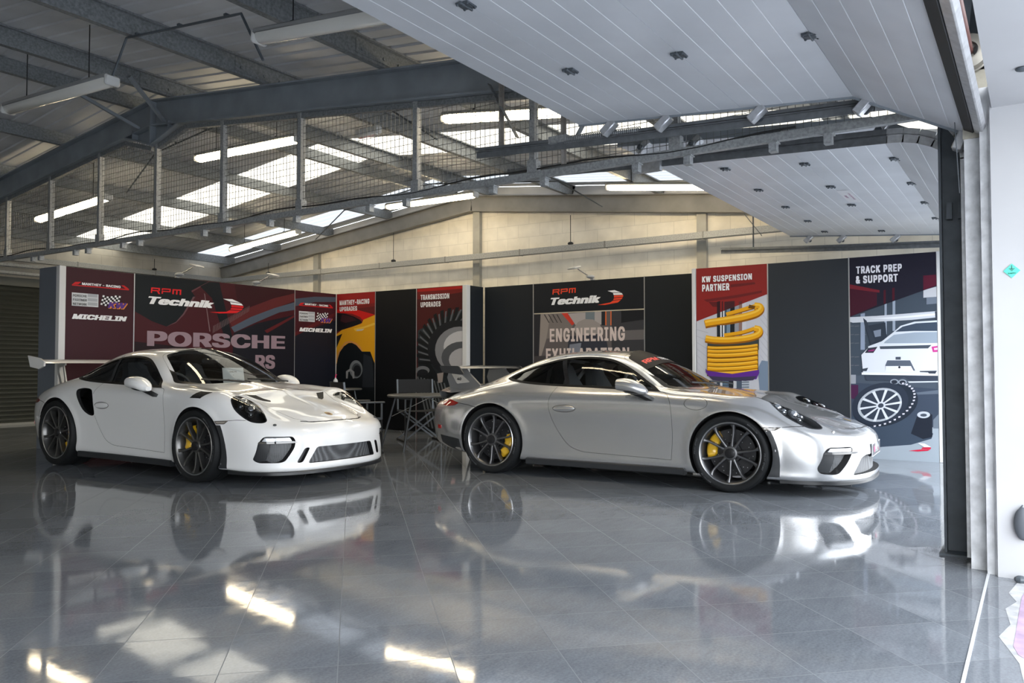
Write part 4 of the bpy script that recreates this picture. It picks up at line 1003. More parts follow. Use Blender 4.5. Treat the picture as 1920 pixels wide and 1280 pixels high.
  (30,32,36,[1.476,1.371,1.462,1.269,1.419,1.173,1.349,1.086,1.256,1.013,1.143,0.957,1.016,0.922,0.881,0.909,0.743,0.92,0.612,0.954,0.492,1.01,0.391,1.085,0.314,1.176,0.266,1.278,0.25,1.386,0.265,1.493,0.313,1.594,0.389,1.683,0.489,1.756,0.609,1.81,0.741,1.841,0.878,1.848,1.014,1.832,1.141,1.794,1.255,1.735,1.348,1.66,1.418,1.571,1.462,1.473]),
  (128,128,132,[1.414,1.355,1.402,1.272,1.367,1.193,1.309,1.122,1.232,1.062,1.139,1.017,1.035,0.989,0.924,0.979,0.812,0.988,0.704,1.016,0.607,1.061,0.525,1.123,0.463,1.196,0.424,1.279,0.41,1.366,0.423,1.453,0.461,1.534,0.523,1.607,0.605,1.667,0.702,1.71,0.81,1.736,0.922,1.742,1.033,1.73,1.138,1.699,1.231,1.652,1.308,1.59,1.366,1.518,1.402,1.438]),
  (190,188,190,[1.372,1.406,1.359,1.34,1.322,1.279,1.261,1.226,1.182,1.186,1.089,1.16,0.989,1.152,0.887,1.161,0.792,1.187,0.709,1.229,0.645,1.284,0.605,1.348,0.591,1.417,0.605,1.485,0.645,1.548,0.708,1.601,0.791,1.641,0.886,1.665,0.988,1.671,1.088,1.66,1.181,1.632,1.261,1.589,1.321,1.535,1.359,1.473]),
  (82,84,88,[1.372,1.236,1.359,1.17,1.319,1.109,1.255,1.055,1.172,1.014,1.074,0.988,0.968,0.979,0.86,0.987,0.759,1.013,0.672,1.054,0.604,1.109,0.562,1.173,0.547,1.241,0.561,1.309,0.603,1.373,0.671,1.426,0.758,1.467,0.859,1.491,0.966,1.498,1.073,1.488,1.171,1.46,1.255,1.418,1.319,1.364,1.359,1.302]),
  (170,168,170,[1.309,1.202,1.295,1.144,1.253,1.092,1.187,1.05,1.104,1.023,1.011,1.014,0.917,1.023,0.831,1.05,0.763,1.092,0.719,1.145,0.703,1.205,0.718,1.264,0.762,1.318,0.83,1.359,0.916,1.386,1.01,1.394,1.103,1.383,1.187,1.356,1.253,1.313,1.295,1.26]),
  (24,27,30,[0.018,1.064,0.297,1.153,0.738,0.629,0.905,-0.232,0.025,-0.282]),
  (98,102,106,[0.019,0.92,0.049,0.925,0.301,0.088,0.267,0.086]),
  (98,102,106,[0.092,0.907,0.122,0.912,0.381,0.065,0.347,0.063]),
  (98,102,106,[0.164,0.894,0.194,0.899,0.461,0.042,0.427,0.04]),
  (98,102,106,[0.236,0.881,0.266,0.886,0.54,0.019,0.506,0.017]),
  (98,102,106,[0.307,0.869,0.337,0.873,0.618,-0.004,0.585,-0.005]),
  (98,102,106,[0.378,0.856,0.408,0.861,0.696,-0.026,0.663,-0.028]),
  (98,102,106,[0.449,0.844,0.478,0.848,0.774,-0.048,0.74,-0.05]),
  (98,102,106,[0.519,0.831,0.548,0.836,0.85,-0.071,0.818,-0.072]),
  (98,102,106,[0.589,0.819,0.618,0.824,0.927,-0.093,0.894,-0.094]),
  (110,112,116,[0.297,1.029,0.286,1.002,0.254,0.978,0.205,0.962,0.147,0.957,0.089,0.962,0.04,0.977,0.007,1,-0.005,1.028,0.006,1.056,0.039,1.079,0.089,1.095,0.147,1.1,0.204,1.095,0.253,1.079,0.286,1.056]),
  (30,32,36,[0.263,0.993,0.252,0.97,0.22,0.951,0.173,0.94,0.121,0.94,0.075,0.95,0.042,0.969,0.03,0.992,0.042,1.015,0.074,1.034,0.121,1.045,0.173,1.045,0.219,1.035,0.251,1.016]),
  (196,150,140,[0.738,0.908,0.815,0.943,0.848,0.77,0.771,0.734]),
  (150,140,136,[0.457,0.976,0.592,0.995,0.571,0.836,0.481,0.818]),
 ], [
  ('TRANSMISSION', (236, 232, 232), 0.096, 2.216, 0.613, 0.112, 0, 0.05),
  ('UPGRADES', (236, 232, 232), 0.098, 2.093, 0.431, 0.11, 0, 0.05),
 ]),
 'greyB': ('U', 10.7, 7.665, 0.955, [
  (30,34,39,[0,0,0.955,0,0.955,2.415,0,2.415]),
 ], [
 ]),
 'rpm': ('U', 10.7, 6.708, 1.922, [
  (28,31,36,[0,1.945,1.922,1.945,1.922,2.415,0,2.415]),
  (232,74,44,[0.361,2.307,0.486,2.309,0.482,2.26,0.459,2.259,0.462,2.291,0.38,2.29,0.378,2.273,0.463,2.274,0.487,2.218,0.463,2.219,0.443,2.257,0.376,2.256,0.374,2.226,0.355,2.227]),
  (232,74,44,[0.509,2.308,0.633,2.31,0.629,2.26,0.526,2.258,0.524,2.228,0.503,2.229,0.507,2.272,0.613,2.274,0.615,2.293,0.526,2.292,0.524,2.277,0.505,2.278]),
  (232,74,44,[0.655,2.31,0.775,2.311,0.771,2.235,0.751,2.234,0.755,2.295,0.726,2.295,0.722,2.235,0.701,2.235,0.705,2.294,0.676,2.294,0.672,2.236,0.652,2.236]),
  (240,240,242,[1.322,2.234,1.439,2.24,1.544,2.198,1.407,2.205]),
  (240,240,242,[1.413,2.196,1.555,2.191,1.576,2.164,1.423,2.167]),
  (232,74,44,[1.429,2.161,1.581,2.158,1.578,2.132,1.429,2.126]),
  (232,74,44,[1.427,2.116,1.574,2.123,1.553,2.097,1.417,2.091]),
  (232,74,44,[1.408,2.081,1.545,2.089,1.493,2.051,1.281,2.024,1.152,2.028,1.366,2.056]),
 ], [
  ('Technik', (240, 240, 242), 0.322, 2.068, 0.886, 0.145, 0.26, 0.055),
 ]),
 'eng': ('U', 10.7, 6.708, 1.922, [
  (96,90,90,[0,0,1.922,0,1.922,1.93,0,1.93]),
  (44,44,48,[0.011,1.938,0.136,1.933,0.093,1.124,0.01,1.124]),
  (122,114,110,[0.136,1.933,0.516,1.933,0.724,1.731,0.635,1.564,0.117,1.522]),
  (148,138,132,[0.136,1.933,0.319,1.933,0.241,1.52,0.101,1.124]),
  (70,66,66,[0.195,1.918,0.22,1.917,0.303,1.782,0.285,1.783]),
  (70,66,66,[0.273,1.915,0.297,1.914,0.379,1.78,0.361,1.78]),
  (70,66,66,[0.349,1.912,0.374,1.912,0.455,1.778,0.437,1.778]),
  (70,66,66,[0.425,1.91,0.449,1.909,0.531,1.775,0.513,1.776]),
  (196,62,48,[0.516,1.927,0.621,1.929,0.807,1.798,0.709,1.728]),
  (168,160,158,[0.636,1.915,1.23,1.931,1.229,1.729,0.783,1.716]),
  (112,122,128,[0.944,1.923,1.102,1.926,1.101,1.771,0.943,1.763]),
  (40,42,48,[1.218,1.932,1.286,1.934,1.285,1.715,1.217,1.717]),
  (212,110,60,[1.283,1.934,1.303,1.935,1.302,1.714,1.282,1.715]),
  (212,110,60,[1.37,1.936,1.386,1.936,1.385,1.712,1.369,1.712]),
  (150,142,138,[0.724,1.666,0.812,1.78,0.929,1.82,1.073,1.81,1.186,1.743,1.242,1.627,1.157,1.554,0.812,1.561]),
  (54,56,66,[0.65,1.564,1.158,1.585,1.298,1.5,1.38,1.123,0.604,1.124]),
  (124,128,140,[0.664,1.434,0.87,1.457,0.825,1.124,0.634,1.124]),
  (60,60,64,[1.389,1.938,1.919,1.954,1.908,0.028,1.381,0]),
  (104,100,100,[1.388,1.624,1.917,1.635,1.916,1.489,1.387,1.486]),
  (30,31,35,[1.549,1.931,1.919,1.944,1.918,1.782,1.548,1.744]),
  (70,66,68,[0.011,1.258,1.915,1.305,1.908,-0.094,0.009,-0.202]),
 ], [
  ('ENGINEERING', (212, 196, 190), 0.306, 1.487, 1.302, 0.277, 0, 0.04),
  ('EXHILARATION', (212, 196, 190), 0.237, 1.176, 1.439, 0.277, 0, 0.04),
 ]),
 'darkC': ('U', 10.7, 4.786, 0.915, [
  (31,35,39,[0,0,0.915,0,0.915,2.415,0,2.415]),
 ], [
 ]),
 'kw': ('U', 10.22, 3.82, 0.958, [
  (198,199,206,[0,0,0.958,0,0.958,2.415,0,2.415]),
  (182,183,192,[0.001,1.598,0.159,1.552,0.174,1.535,0.001,1.586]),
  (184,185,194,[0.853,1.817,0.958,1.68,0.958,1.661,0.853,1.807]),
  (182,183,192,[0,1.513,0.159,1.44,0.173,1.423,0,1.502]),
  (184,185,194,[0.853,1.723,0.957,1.586,0.957,1.567,0.852,1.712]),
  (182,183,192,[-0.001,1.429,0.158,1.329,0.172,1.312,-0.001,1.418]),
  (184,185,194,[0.852,1.629,0.956,1.493,0.956,1.474,0.852,1.618]),
  (182,183,192,[-0.001,1.345,0.157,1.218,0.171,1.201,-0.001,1.334]),
  (184,185,194,[0.851,1.535,0.955,1.399,0.955,1.381,0.851,1.525]),
  (182,183,192,[-0.002,1.261,0.156,1.107,0.17,1.09,-0.002,1.25]),
  (184,185,194,[0.85,1.441,0.954,1.306,0.954,1.287,0.85,1.431]),
  (182,183,192,[-0.003,1.177,0.155,0.995,0.169,0.979,-0.003,1.165]),
  (184,185,194,[0.849,1.347,0.954,1.213,0.953,1.194,0.849,1.337]),
  (182,183,192,[-0.003,1.093,0.154,0.884,0.168,0.868,-0.003,1.081]),
  (184,185,194,[0.848,1.254,0.953,1.12,0.952,1.101,0.848,1.243]),
  (120,136,156,[0.82,1.066,0.874,1.173,0.966,1.159,0.962,0.774,0.843,0.772]),
  (36,42,50,[0.292,2.033,0.337,2.031,0.332,1.396,0.286,1.397]),
  (226,228,232,[0.337,2.031,0.357,2.03,0.351,1.396,0.332,1.396]),
  (40,46,54,[0.357,2.03,0.374,2.029,0.368,1.395,0.351,1.396]),
  (226,228,232,[0.374,2.029,0.393,2.028,0.388,1.395,0.368,1.395]),
  (70,90,108,[0.393,2.028,0.424,2.027,0.419,1.394,0.388,1.395]),
  (116,140,158,[0.424,2.027,0.471,2.024,0.466,1.394,0.419,1.394]),
  (28,34,40,[0.471,2.024,0.53,2.022,0.524,1.393,0.466,1.394]),
  (150,152,160,[0.53,2.022,0.585,2.019,0.579,1.392,0.524,1.393]),
  (140,112,104,[0.585,2.019,0.628,2.017,0.623,1.391,0.579,1.392]),
  (206,206,212,[0.628,2.017,0.68,2.014,0.674,1.39,0.623,1.391]),
  (140,40,38,[0.007,2.417,0.966,2.426,0.962,2.024,0.001,1.699]),
  (104,34,36,[0.475,2.173,0.79,2.184,0.803,2.159,0.613,2.14,0.475,2.134]),
  (108,34,36,[0.112,1.989,0.557,2.031,0.883,2.071,0.882,2.042,0.557,1.993,0.155,1.956]),
  (96,32,34,[0.177,1.955,0.291,1.95,0.29,1.886,0.234,1.889]),
  (52,26,32,[0.291,1.953,0.336,1.962,0.335,1.812,0.29,1.797]),
  (70,30,34,[0.356,1.95,0.373,1.96,0.372,1.825,0.355,1.819]),
  (70,34,38,[0.392,1.948,0.529,1.953,0.528,1.878,0.391,1.831]),
  (104,44,44,[0.584,1.94,0.628,1.949,0.628,1.911,0.584,1.896]),
  (150,92,16,[0.424,1.746,0.476,1.759,0.55,1.777,0.618,1.794,0.671,1.807,0.717,1.82,0.754,1.829,0.78,1.836,0.797,1.841,0.808,1.843,0.793,1.896,0.782,1.893,0.765,1.888,0.739,1.882,0.702,1.872,0.655,1.86,0.603,1.847,0.536,1.83,0.462,1.812,0.409,1.799]),
  (232,166,28,[0.422,1.76,0.475,1.773,0.549,1.791,0.617,1.808,0.669,1.821,0.716,1.834,0.753,1.843,0.779,1.85,0.796,1.854,0.807,1.857,0.794,1.901,0.783,1.898,0.766,1.894,0.74,1.887,0.703,1.878,0.657,1.866,0.604,1.852,0.537,1.836,0.463,1.818,0.41,1.805]),
  (150,92,16,[0.137,1.601,0.144,1.603,0.152,1.605,0.162,1.607,0.176,1.61,0.198,1.613,0.228,1.617,0.265,1.621,0.308,1.627,0.352,1.632,0.395,1.638,0.439,1.643,0.485,1.649,0.531,1.656,0.577,1.663,0.619,1.67,0.66,1.678,0.701,1.686,0.739,1.695,0.773,1.704,0.803,1.713,0.827,1.723,0.848,1.733,0.863,1.744,0.875,1.753,0.885,1.762,0.896,1.773,0.905,1.787,0.912,1.802,0.915,1.818,0.916,1.834,0.912,1.852,0.903,1.869,0.891,1.883,0.877,1.893,0.862,1.9,0.845,1.904,0.829,1.907,0.813,1.909,0.8,1.91,0.791,1.911,0.783,1.812,0.792,1.811,0.805,1.81,0.818,1.808,0.828,1.807,0.833,1.806,0.831,1.806,0.829,1.808,0.824,1.813,0.819,1.822,0.818,1.829,0.818,1.834,0.818,1.837,0.819,1.838,0.819,1.838,0.816,1.835,0.81,1.83,0.804,1.825,0.797,1.82,0.786,1.815,0.769,1.808,0.744,1.801,0.713,1.793,0.677,1.784,0.638,1.776,0.599,1.769,0.558,1.762,0.515,1.756,0.469,1.75,0.423,1.744,0.38,1.739,0.336,1.733,0.293,1.728,0.25,1.723,0.212,1.719,0.18,1.715,0.156,1.711,0.139,1.708,0.126,1.706,0.118,1.704,0.112,1.702]),
  (232,166,28,[0.135,1.628,0.142,1.63,0.15,1.631,0.16,1.634,0.175,1.636,0.196,1.64,0.227,1.643,0.264,1.648,0.307,1.653,0.351,1.659,0.394,1.664,0.438,1.67,0.484,1.676,0.53,1.682,0.575,1.689,0.618,1.696,0.659,1.704,0.699,1.712,0.737,1.721,0.771,1.73,0.8,1.739,0.824,1.748,0.844,1.758,0.859,1.768,0.87,1.777,0.88,1.786,0.89,1.796,0.899,1.809,0.905,1.823,0.908,1.837,0.908,1.851,0.905,1.867,0.897,1.883,0.886,1.895,0.874,1.904,0.86,1.91,0.844,1.914,0.828,1.917,0.812,1.919,0.799,1.92,0.791,1.921,0.783,1.838,0.793,1.837,0.805,1.836,0.819,1.834,0.83,1.832,0.835,1.831,0.835,1.831,0.834,1.832,0.83,1.836,0.827,1.842,0.826,1.848,0.826,1.851,0.826,1.852,0.826,1.852,0.826,1.851,0.822,1.847,0.815,1.842,0.809,1.836,0.801,1.831,0.79,1.825,0.772,1.819,0.747,1.811,0.715,1.803,0.679,1.795,0.64,1.787,0.601,1.779,0.56,1.773,0.516,1.766,0.47,1.76,0.425,1.755,0.381,1.749,0.338,1.744,0.294,1.739,0.252,1.734,0.213,1.729,0.182,1.725,0.158,1.722,0.141,1.719,0.128,1.716,0.12,1.714,0.114,1.713]),
  (246,196,70,[0.126,1.682,0.135,1.675,0.143,1.677,0.153,1.679,0.169,1.682,0.192,1.686,0.222,1.69,0.26,1.694,0.302,1.699,0.346,1.704,0.39,1.71,0.433,1.715,0.479,1.721,0.525,1.727,0.57,1.734,0.612,1.741,0.653,1.748,0.692,1.757,0.729,1.765,0.763,1.774,0.791,1.782,0.812,1.791,0.829,1.799,0.842,1.807,0.851,1.815,0.86,1.823,0.868,1.831,0.874,1.84,0.878,1.849,0.88,1.858,0.88,1.866,0.878,1.875,0.874,1.883,0.868,1.889,0.86,1.894,0.851,1.899,0.839,1.902,0.825,1.904,0.81,1.906,0.797,1.908,0.788,1.901,0.787,1.891,0.795,1.882,0.808,1.88,0.822,1.879,0.835,1.877,0.844,1.874,0.849,1.872,0.852,1.87,0.853,1.868,0.854,1.867,0.854,1.865,0.854,1.862,0.853,1.858,0.851,1.853,0.848,1.848,0.842,1.842,0.834,1.835,0.826,1.828,0.816,1.822,0.802,1.814,0.782,1.807,0.755,1.799,0.723,1.791,0.686,1.782,0.647,1.774,0.607,1.767,0.566,1.76,0.521,1.753,0.475,1.747,0.429,1.742,0.386,1.736,0.342,1.731,0.298,1.725,0.256,1.721,0.218,1.716,0.187,1.712,0.164,1.709,0.148,1.706,0.136,1.703,0.128,1.701,0.123,1.692]),
  (108,70,20,[0.72,1.897,0.8,1.873,0.787,1.84,0.706,1.85]),
  (36,42,50,[0.288,1.64,0.334,1.639,0.333,1.531,0.288,1.532]),
  (226,228,232,[0.334,1.639,0.353,1.638,0.352,1.531,0.333,1.531]),
  (40,46,54,[0.353,1.638,0.37,1.638,0.369,1.53,0.352,1.531]),
  (226,228,232,[0.37,1.638,0.39,1.637,0.389,1.53,0.369,1.53]),
  (70,90,108,[0.39,1.637,0.421,1.636,0.42,1.529,0.389,1.53]),
  (116,140,158,[0.421,1.636,0.468,1.635,0.467,1.528,0.42,1.529]),
  (28,34,40,[0.468,1.635,0.526,1.633,0.525,1.527,0.467,1.528]),
  (150,152,160,[0.526,1.633,0.581,1.632,0.58,1.525,0.525,1.527]),
  (140,112,104,[0.581,1.632,0.625,1.63,0.624,1.524,0.58,1.525]),
  (206,206,212,[0.625,1.63,0.677,1.629,0.676,1.523,0.624,1.524]),
  (120,112,90,[0.159,1.454,0.843,1.468,0.842,1.307,0.158,1.315]),
  (60,66,66,[0.158,1.426,0.843,1.441,0.836,1.348,0.158,1.357]),
  (150,92,16,[0.389,1.474,0.45,1.482,0.536,1.493,0.612,1.504,0.669,1.517,0.716,1.531,0.752,1.543,0.775,1.551,0.788,1.557,0.795,1.56,0.773,1.604,0.767,1.601,0.757,1.596,0.736,1.589,0.701,1.578,0.656,1.565,0.603,1.552,0.528,1.541,0.444,1.531,0.382,1.524]),
  (232,166,28,[0.389,1.487,0.45,1.495,0.535,1.505,0.612,1.517,0.668,1.53,0.715,1.544,0.751,1.555,0.773,1.563,0.786,1.569,0.794,1.573,0.775,1.609,0.768,1.606,0.758,1.601,0.737,1.594,0.702,1.583,0.657,1.57,0.604,1.557,0.529,1.546,0.444,1.536,0.383,1.529]),
  (150,92,16,[0.123,1.413,0.137,1.41,0.155,1.406,0.18,1.401,0.208,1.396,0.24,1.392,0.275,1.389,0.314,1.387,0.356,1.385,0.399,1.384,0.443,1.385,0.488,1.387,0.536,1.39,0.583,1.394,0.628,1.398,0.668,1.403,0.703,1.409,0.735,1.415,0.764,1.422,0.79,1.429,0.813,1.437,0.834,1.446,0.852,1.457,0.867,1.469,0.879,1.481,0.889,1.496,0.896,1.515,0.899,1.536,0.895,1.556,0.887,1.575,0.87,1.594,0.849,1.605,0.83,1.61,0.813,1.613,0.8,1.616,0.791,1.617,0.777,1.53,0.787,1.528,0.8,1.526,0.812,1.524,0.82,1.522,0.818,1.523,0.813,1.528,0.811,1.532,0.811,1.535,0.811,1.538,0.812,1.54,0.811,1.539,0.808,1.535,0.802,1.531,0.794,1.526,0.781,1.52,0.763,1.514,0.741,1.508,0.716,1.502,0.687,1.497,0.655,1.492,0.617,1.487,0.574,1.483,0.528,1.479,0.482,1.477,0.44,1.475,0.399,1.475,0.358,1.476,0.318,1.478,0.281,1.48,0.248,1.483,0.221,1.486,0.197,1.491,0.175,1.495,0.157,1.499,0.143,1.503]),
  (232,166,28,[0.125,1.436,0.138,1.434,0.157,1.429,0.181,1.424,0.209,1.419,0.241,1.416,0.275,1.413,0.314,1.41,0.356,1.409,0.399,1.408,0.443,1.408,0.488,1.41,0.535,1.413,0.583,1.417,0.627,1.422,0.667,1.427,0.702,1.432,0.734,1.438,0.762,1.445,0.788,1.452,0.81,1.46,0.83,1.469,0.848,1.479,0.862,1.49,0.874,1.502,0.883,1.515,0.89,1.533,0.892,1.552,0.889,1.57,0.881,1.588,0.866,1.604,0.847,1.614,0.829,1.619,0.812,1.622,0.799,1.625,0.79,1.626,0.778,1.553,0.788,1.551,0.801,1.549,0.814,1.546,0.823,1.544,0.823,1.545,0.819,1.548,0.818,1.55,0.818,1.551,0.818,1.552,0.818,1.552,0.817,1.55,0.813,1.546,0.806,1.541,0.797,1.536,0.783,1.53,0.765,1.524,0.743,1.517,0.718,1.511,0.689,1.506,0.656,1.501,0.618,1.496,0.575,1.492,0.529,1.489,0.483,1.486,0.44,1.484,0.399,1.484,0.358,1.485,0.318,1.487,0.28,1.489,0.248,1.492,0.22,1.496,0.195,1.5,0.174,1.505,0.155,1.509,0.141,1.512]),
  (246,196,70,[0.132,1.484,0.144,1.474,0.163,1.47,0.186,1.465,0.213,1.46,0.243,1.457,0.277,1.454,0.316,1.451,0.357,1.45,0.399,1.449,0.442,1.449,0.486,1.451,0.533,1.453,0.58,1.457,0.624,1.462,0.663,1.467,0.698,1.472,0.728,1.478,0.756,1.484,0.78,1.491,0.801,1.498,0.819,1.506,0.834,1.514,0.845,1.523,0.854,1.533,0.861,1.542,0.865,1.553,0.867,1.565,0.865,1.577,0.86,1.588,0.851,1.598,0.839,1.604,0.824,1.608,0.809,1.611,0.795,1.613,0.785,1.608,0.784,1.599,0.792,1.591,0.805,1.588,0.819,1.586,0.831,1.583,0.838,1.579,0.841,1.576,0.843,1.571,0.844,1.565,0.843,1.559,0.841,1.554,0.836,1.547,0.83,1.541,0.821,1.534,0.809,1.527,0.793,1.52,0.773,1.513,0.75,1.507,0.723,1.5,0.693,1.495,0.66,1.49,0.621,1.485,0.578,1.481,0.531,1.477,0.485,1.474,0.441,1.472,0.399,1.472,0.357,1.473,0.317,1.475,0.279,1.478,0.246,1.48,0.217,1.484,0.191,1.488,0.168,1.493,0.15,1.498,0.134,1.493]),
  (96,66,20,[0.152,1.368,0.833,1.38,0.833,1.315,0.152,1.301]),
  (150,92,16,[0.156,1.324,0.186,1.321,0.231,1.317,0.285,1.315,0.351,1.314,0.425,1.315,0.497,1.318,0.564,1.321,0.63,1.324,0.689,1.329,0.745,1.335,0.794,1.342,0.828,1.346,0.822,1.383,0.789,1.379,0.74,1.372,0.686,1.367,0.627,1.362,0.562,1.359,0.495,1.356,0.424,1.354,0.35,1.353,0.286,1.353,0.234,1.356,0.19,1.36,0.16,1.363]),
  (232,166,28,[0.156,1.335,0.186,1.331,0.231,1.327,0.286,1.325,0.351,1.324,0.425,1.325,0.497,1.328,0.564,1.33,0.63,1.334,0.689,1.339,0.745,1.345,0.794,1.351,0.827,1.356,0.823,1.387,0.789,1.383,0.741,1.376,0.686,1.37,0.627,1.366,0.562,1.362,0.495,1.36,0.424,1.358,0.351,1.357,0.286,1.357,0.234,1.36,0.19,1.364,0.16,1.367]),
  (246,196,70,[0.158,1.355,0.188,1.349,0.232,1.345,0.286,1.342,0.351,1.342,0.425,1.343,0.496,1.345,0.564,1.348,0.629,1.351,0.688,1.356,0.743,1.362,0.792,1.368,0.825,1.376,0.825,1.379,0.791,1.378,0.742,1.371,0.687,1.366,0.628,1.361,0.563,1.358,0.496,1.355,0.424,1.353,0.351,1.352,0.286,1.352,0.233,1.355,0.189,1.359,0.158,1.359]),
  (96,66,20,[0.152,1.321,0.833,1.334,0.832,1.27,0.151,1.254]),
  (150,92,16,[0.155,1.274,0.185,1.271,0.23,1.267,0.285,1.264,0.351,1.264,0.424,1.265,0.496,1.268,0.564,1.271,0.63,1.275,0.689,1.28,0.745,1.286,0.794,1.292,0.828,1.297,0.822,1.34,0.788,1.335,0.74,1.329,0.685,1.323,0.627,1.318,0.562,1.314,0.495,1.311,0.423,1.309,0.35,1.308,0.286,1.308,0.233,1.311,0.19,1.315,0.16,1.318]),
  (232,166,28,[0.156,1.285,0.186,1.282,0.231,1.278,0.285,1.276,0.351,1.276,0.424,1.277,0.496,1.279,0.564,1.282,0.629,1.286,0.689,1.291,0.744,1.297,0.794,1.304,0.827,1.308,0.822,1.344,0.789,1.339,0.74,1.333,0.686,1.327,0.627,1.323,0.562,1.319,0.495,1.316,0.423,1.314,0.35,1.313,0.286,1.313,0.233,1.315,0.189,1.319,0.159,1.322]),
  (246,196,70,[0.157,1.309,0.187,1.302,0.232,1.298,0.286,1.296,0.35,1.295,0.424,1.297,0.496,1.299,0.563,1.302,0.629,1.306,0.688,1.31,0.743,1.316,0.792,1.323,0.825,1.331,0.824,1.335,0.79,1.334,0.742,1.327,0.687,1.322,0.628,1.317,0.563,1.313,0.495,1.31,0.424,1.308,0.35,1.307,0.286,1.307,0.232,1.31,0.188,1.314,0.158,1.313]),
  (96,66,20,[0.151,1.268,0.832,1.283,0.832,1.219,0.151,1.201]),
  (150,92,16,[0.154,1.214,0.184,1.211,0.23,1.207,0.284,1.205,0.35,1.205,0.424,1.207,0.496,1.209,0.564,1.212,0.63,1.217,0.689,1.222,0.745,1.228,0.794,1.235,0.828,1.24,0.82,1.293,0.787,1.288,0.738,1.281,0.684,1.275,0.626,1.271,0.561,1.267,0.494,1.264,0.423,1.261,0.35,1.26,0.286,1.26,0.233,1.262,0.19,1.266,0.16,1.269]),
  (232,166,28,[0.155,1.228,0.185,1.226,0.23,1.222,0.285,1.219,0.35,1.219,0.424,1.221,0.496,1.223,0.564,1.227,0.629,1.231,0.689,1.236,0.745,1.242,0.794,1.249,0.827,1.254,0.821,1.298,0.788,1.293,0.739,1.287,0.685,1.281,0.626,1.276,0.561,1.272,0.494,1.269,0.423,1.267,0.35,1.266,0.286,1.266,0.233,1.268,0.19,1.272,0.159,1.275]),
  (246,196,70,[0.157,1.258,0.187,1.25,0.231,1.246,0.285,1.244,0.35,1.244,0.424,1.246,0.495,1.248,0.563,1.251,0.628,1.255,0.688,1.26,0.743,1.266,0.792,1.273,0.825,1.282,0.824,1.287,0.79,1.287,0.741,1.28,0.686,1.274,0.627,1.269,0.562,1.265,0.495,1.262,0.423,1.26,0.35,1.258,0.285,1.258,0.232,1.261,0.188,1.265,0.157,1.263]),
  (96,66,20,[0.151,1.201,0.832,1.219,0.831,1.155,0.15,1.134]),
  (150,92,16,[0.154,1.149,0.184,1.146,0.229,1.142,0.284,1.14,0.35,1.141,0.424,1.143,0.495,1.145,0.563,1.149,0.629,1.153,0.689,1.158,0.744,1.165,0.793,1.172,0.827,1.177,0.82,1.227,0.786,1.223,0.738,1.216,0.684,1.21,0.625,1.205,0.56,1.2,0.493,1.197,0.422,1.195,0.349,1.193,0.285,1.193,0.233,1.195,0.189,1.199,0.159,1.202]),
  (232,166,28,[0.154,1.163,0.185,1.16,0.23,1.156,0.284,1.154,0.35,1.154,0.424,1.156,0.495,1.159,0.563,1.162,0.629,1.167,0.688,1.172,0.744,1.178,0.793,1.185,0.827,1.19,0.821,1.233,0.787,1.228,0.738,1.221,0.684,1.215,0.626,1.21,0.561,1.206,0.494,1.202,0.422,1.2,0.349,1.198,0.285,1.198,0.233,1.2,0.189,1.204,0.159,1.207]),
  (246,196,70,[0.156,1.191,0.186,1.184,0.231,1.18,0.285,1.177,0.349,1.178,0.423,1.179,0.495,1.182,0.562,1.186,0.628,1.19,0.687,1.195,0.742,1.201,0.791,1.208,0.824,1.217,0.823,1.222,0.789,1.221,0.74,1.214,0.686,1.208,0.627,1.203,0.561,1.199,0.494,1.196,0.423,1.193,0.349,1.191,0.285,1.191,0.232,1.193,0.187,1.197,0.157,1.196]),
  (96,66,20,[0.15,1.143,0.831,1.163,0.831,1.098,0.15,1.076]),
  (150,92,16,[0.153,1.091,0.184,1.088,0.229,1.084,0.283,1.082,0.349,1.083,0.423,1.085,0.495,1.088,0.563,1.092,0.628,1.096,0.688,1.102,0.744,1.108,0.793,1.116,0.826,1.121,0.819,1.171,0.786,1.166,0.737,1.159,0.683,1.153,0.625,1.148,0.56,1.143,0.493,1.14,0.422,1.137,0.349,1.135,0.285,1.135,0.232,1.137,0.189,1.14,0.159,1.143]),
  (232,166,28,[0.154,1.104,0.184,1.102,0.229,1.098,0.284,1.096,0.349,1.096,0.423,1.098,0.495,1.101,0.562,1.105,0.628,1.11,0.688,1.115,0.743,1.122,0.792,1.129,0.826,1.134,0.82,1.176,0.787,1.171,0.738,1.164,0.684,1.158,0.625,1.153,0.56,1.149,0.493,1.145,0.422,1.142,0.349,1.14,0.285,1.14,0.232,1.142,0.188,1.146,0.158,1.148]),
  (246,196,70,[0.156,1.132,0.186,1.125,0.23,1.122,0.284,1.12,0.349,1.12,0.423,1.122,0.494,1.125,0.562,1.128,0.627,1.133,0.686,1.138,0.741,1.145,0.791,1.152,0.823,1.161,0.823,1.166,0.789,1.165,0.74,1.158,0.685,1.151,0.626,1.146,0.561,1.142,0.494,1.138,0.422,1.135,0.349,1.134,0.284,1.133,0.231,1.135,0.187,1.139,0.156,1.137]),
  (96,66,20,[0.15,1.087,0.831,1.109,0.83,1.045,0.149,1.02]),
  (150,92,16,[0.153,1.033,0.183,1.031,0.228,1.027,0.283,1.025,0.349,1.026,0.423,1.028,0.494,1.032,0.562,1.036,0.628,1.041,0.688,1.046,0.743,1.053,0.793,1.06,0.826,1.065,0.819,1.118,0.785,1.113,0.737,1.106,0.683,1.1,0.624,1.095,0.559,1.09,0.492,1.086,0.421,1.083,0.348,1.081,0.284,1.081,0.232,1.083,0.188,1.086,0.158,1.089]),
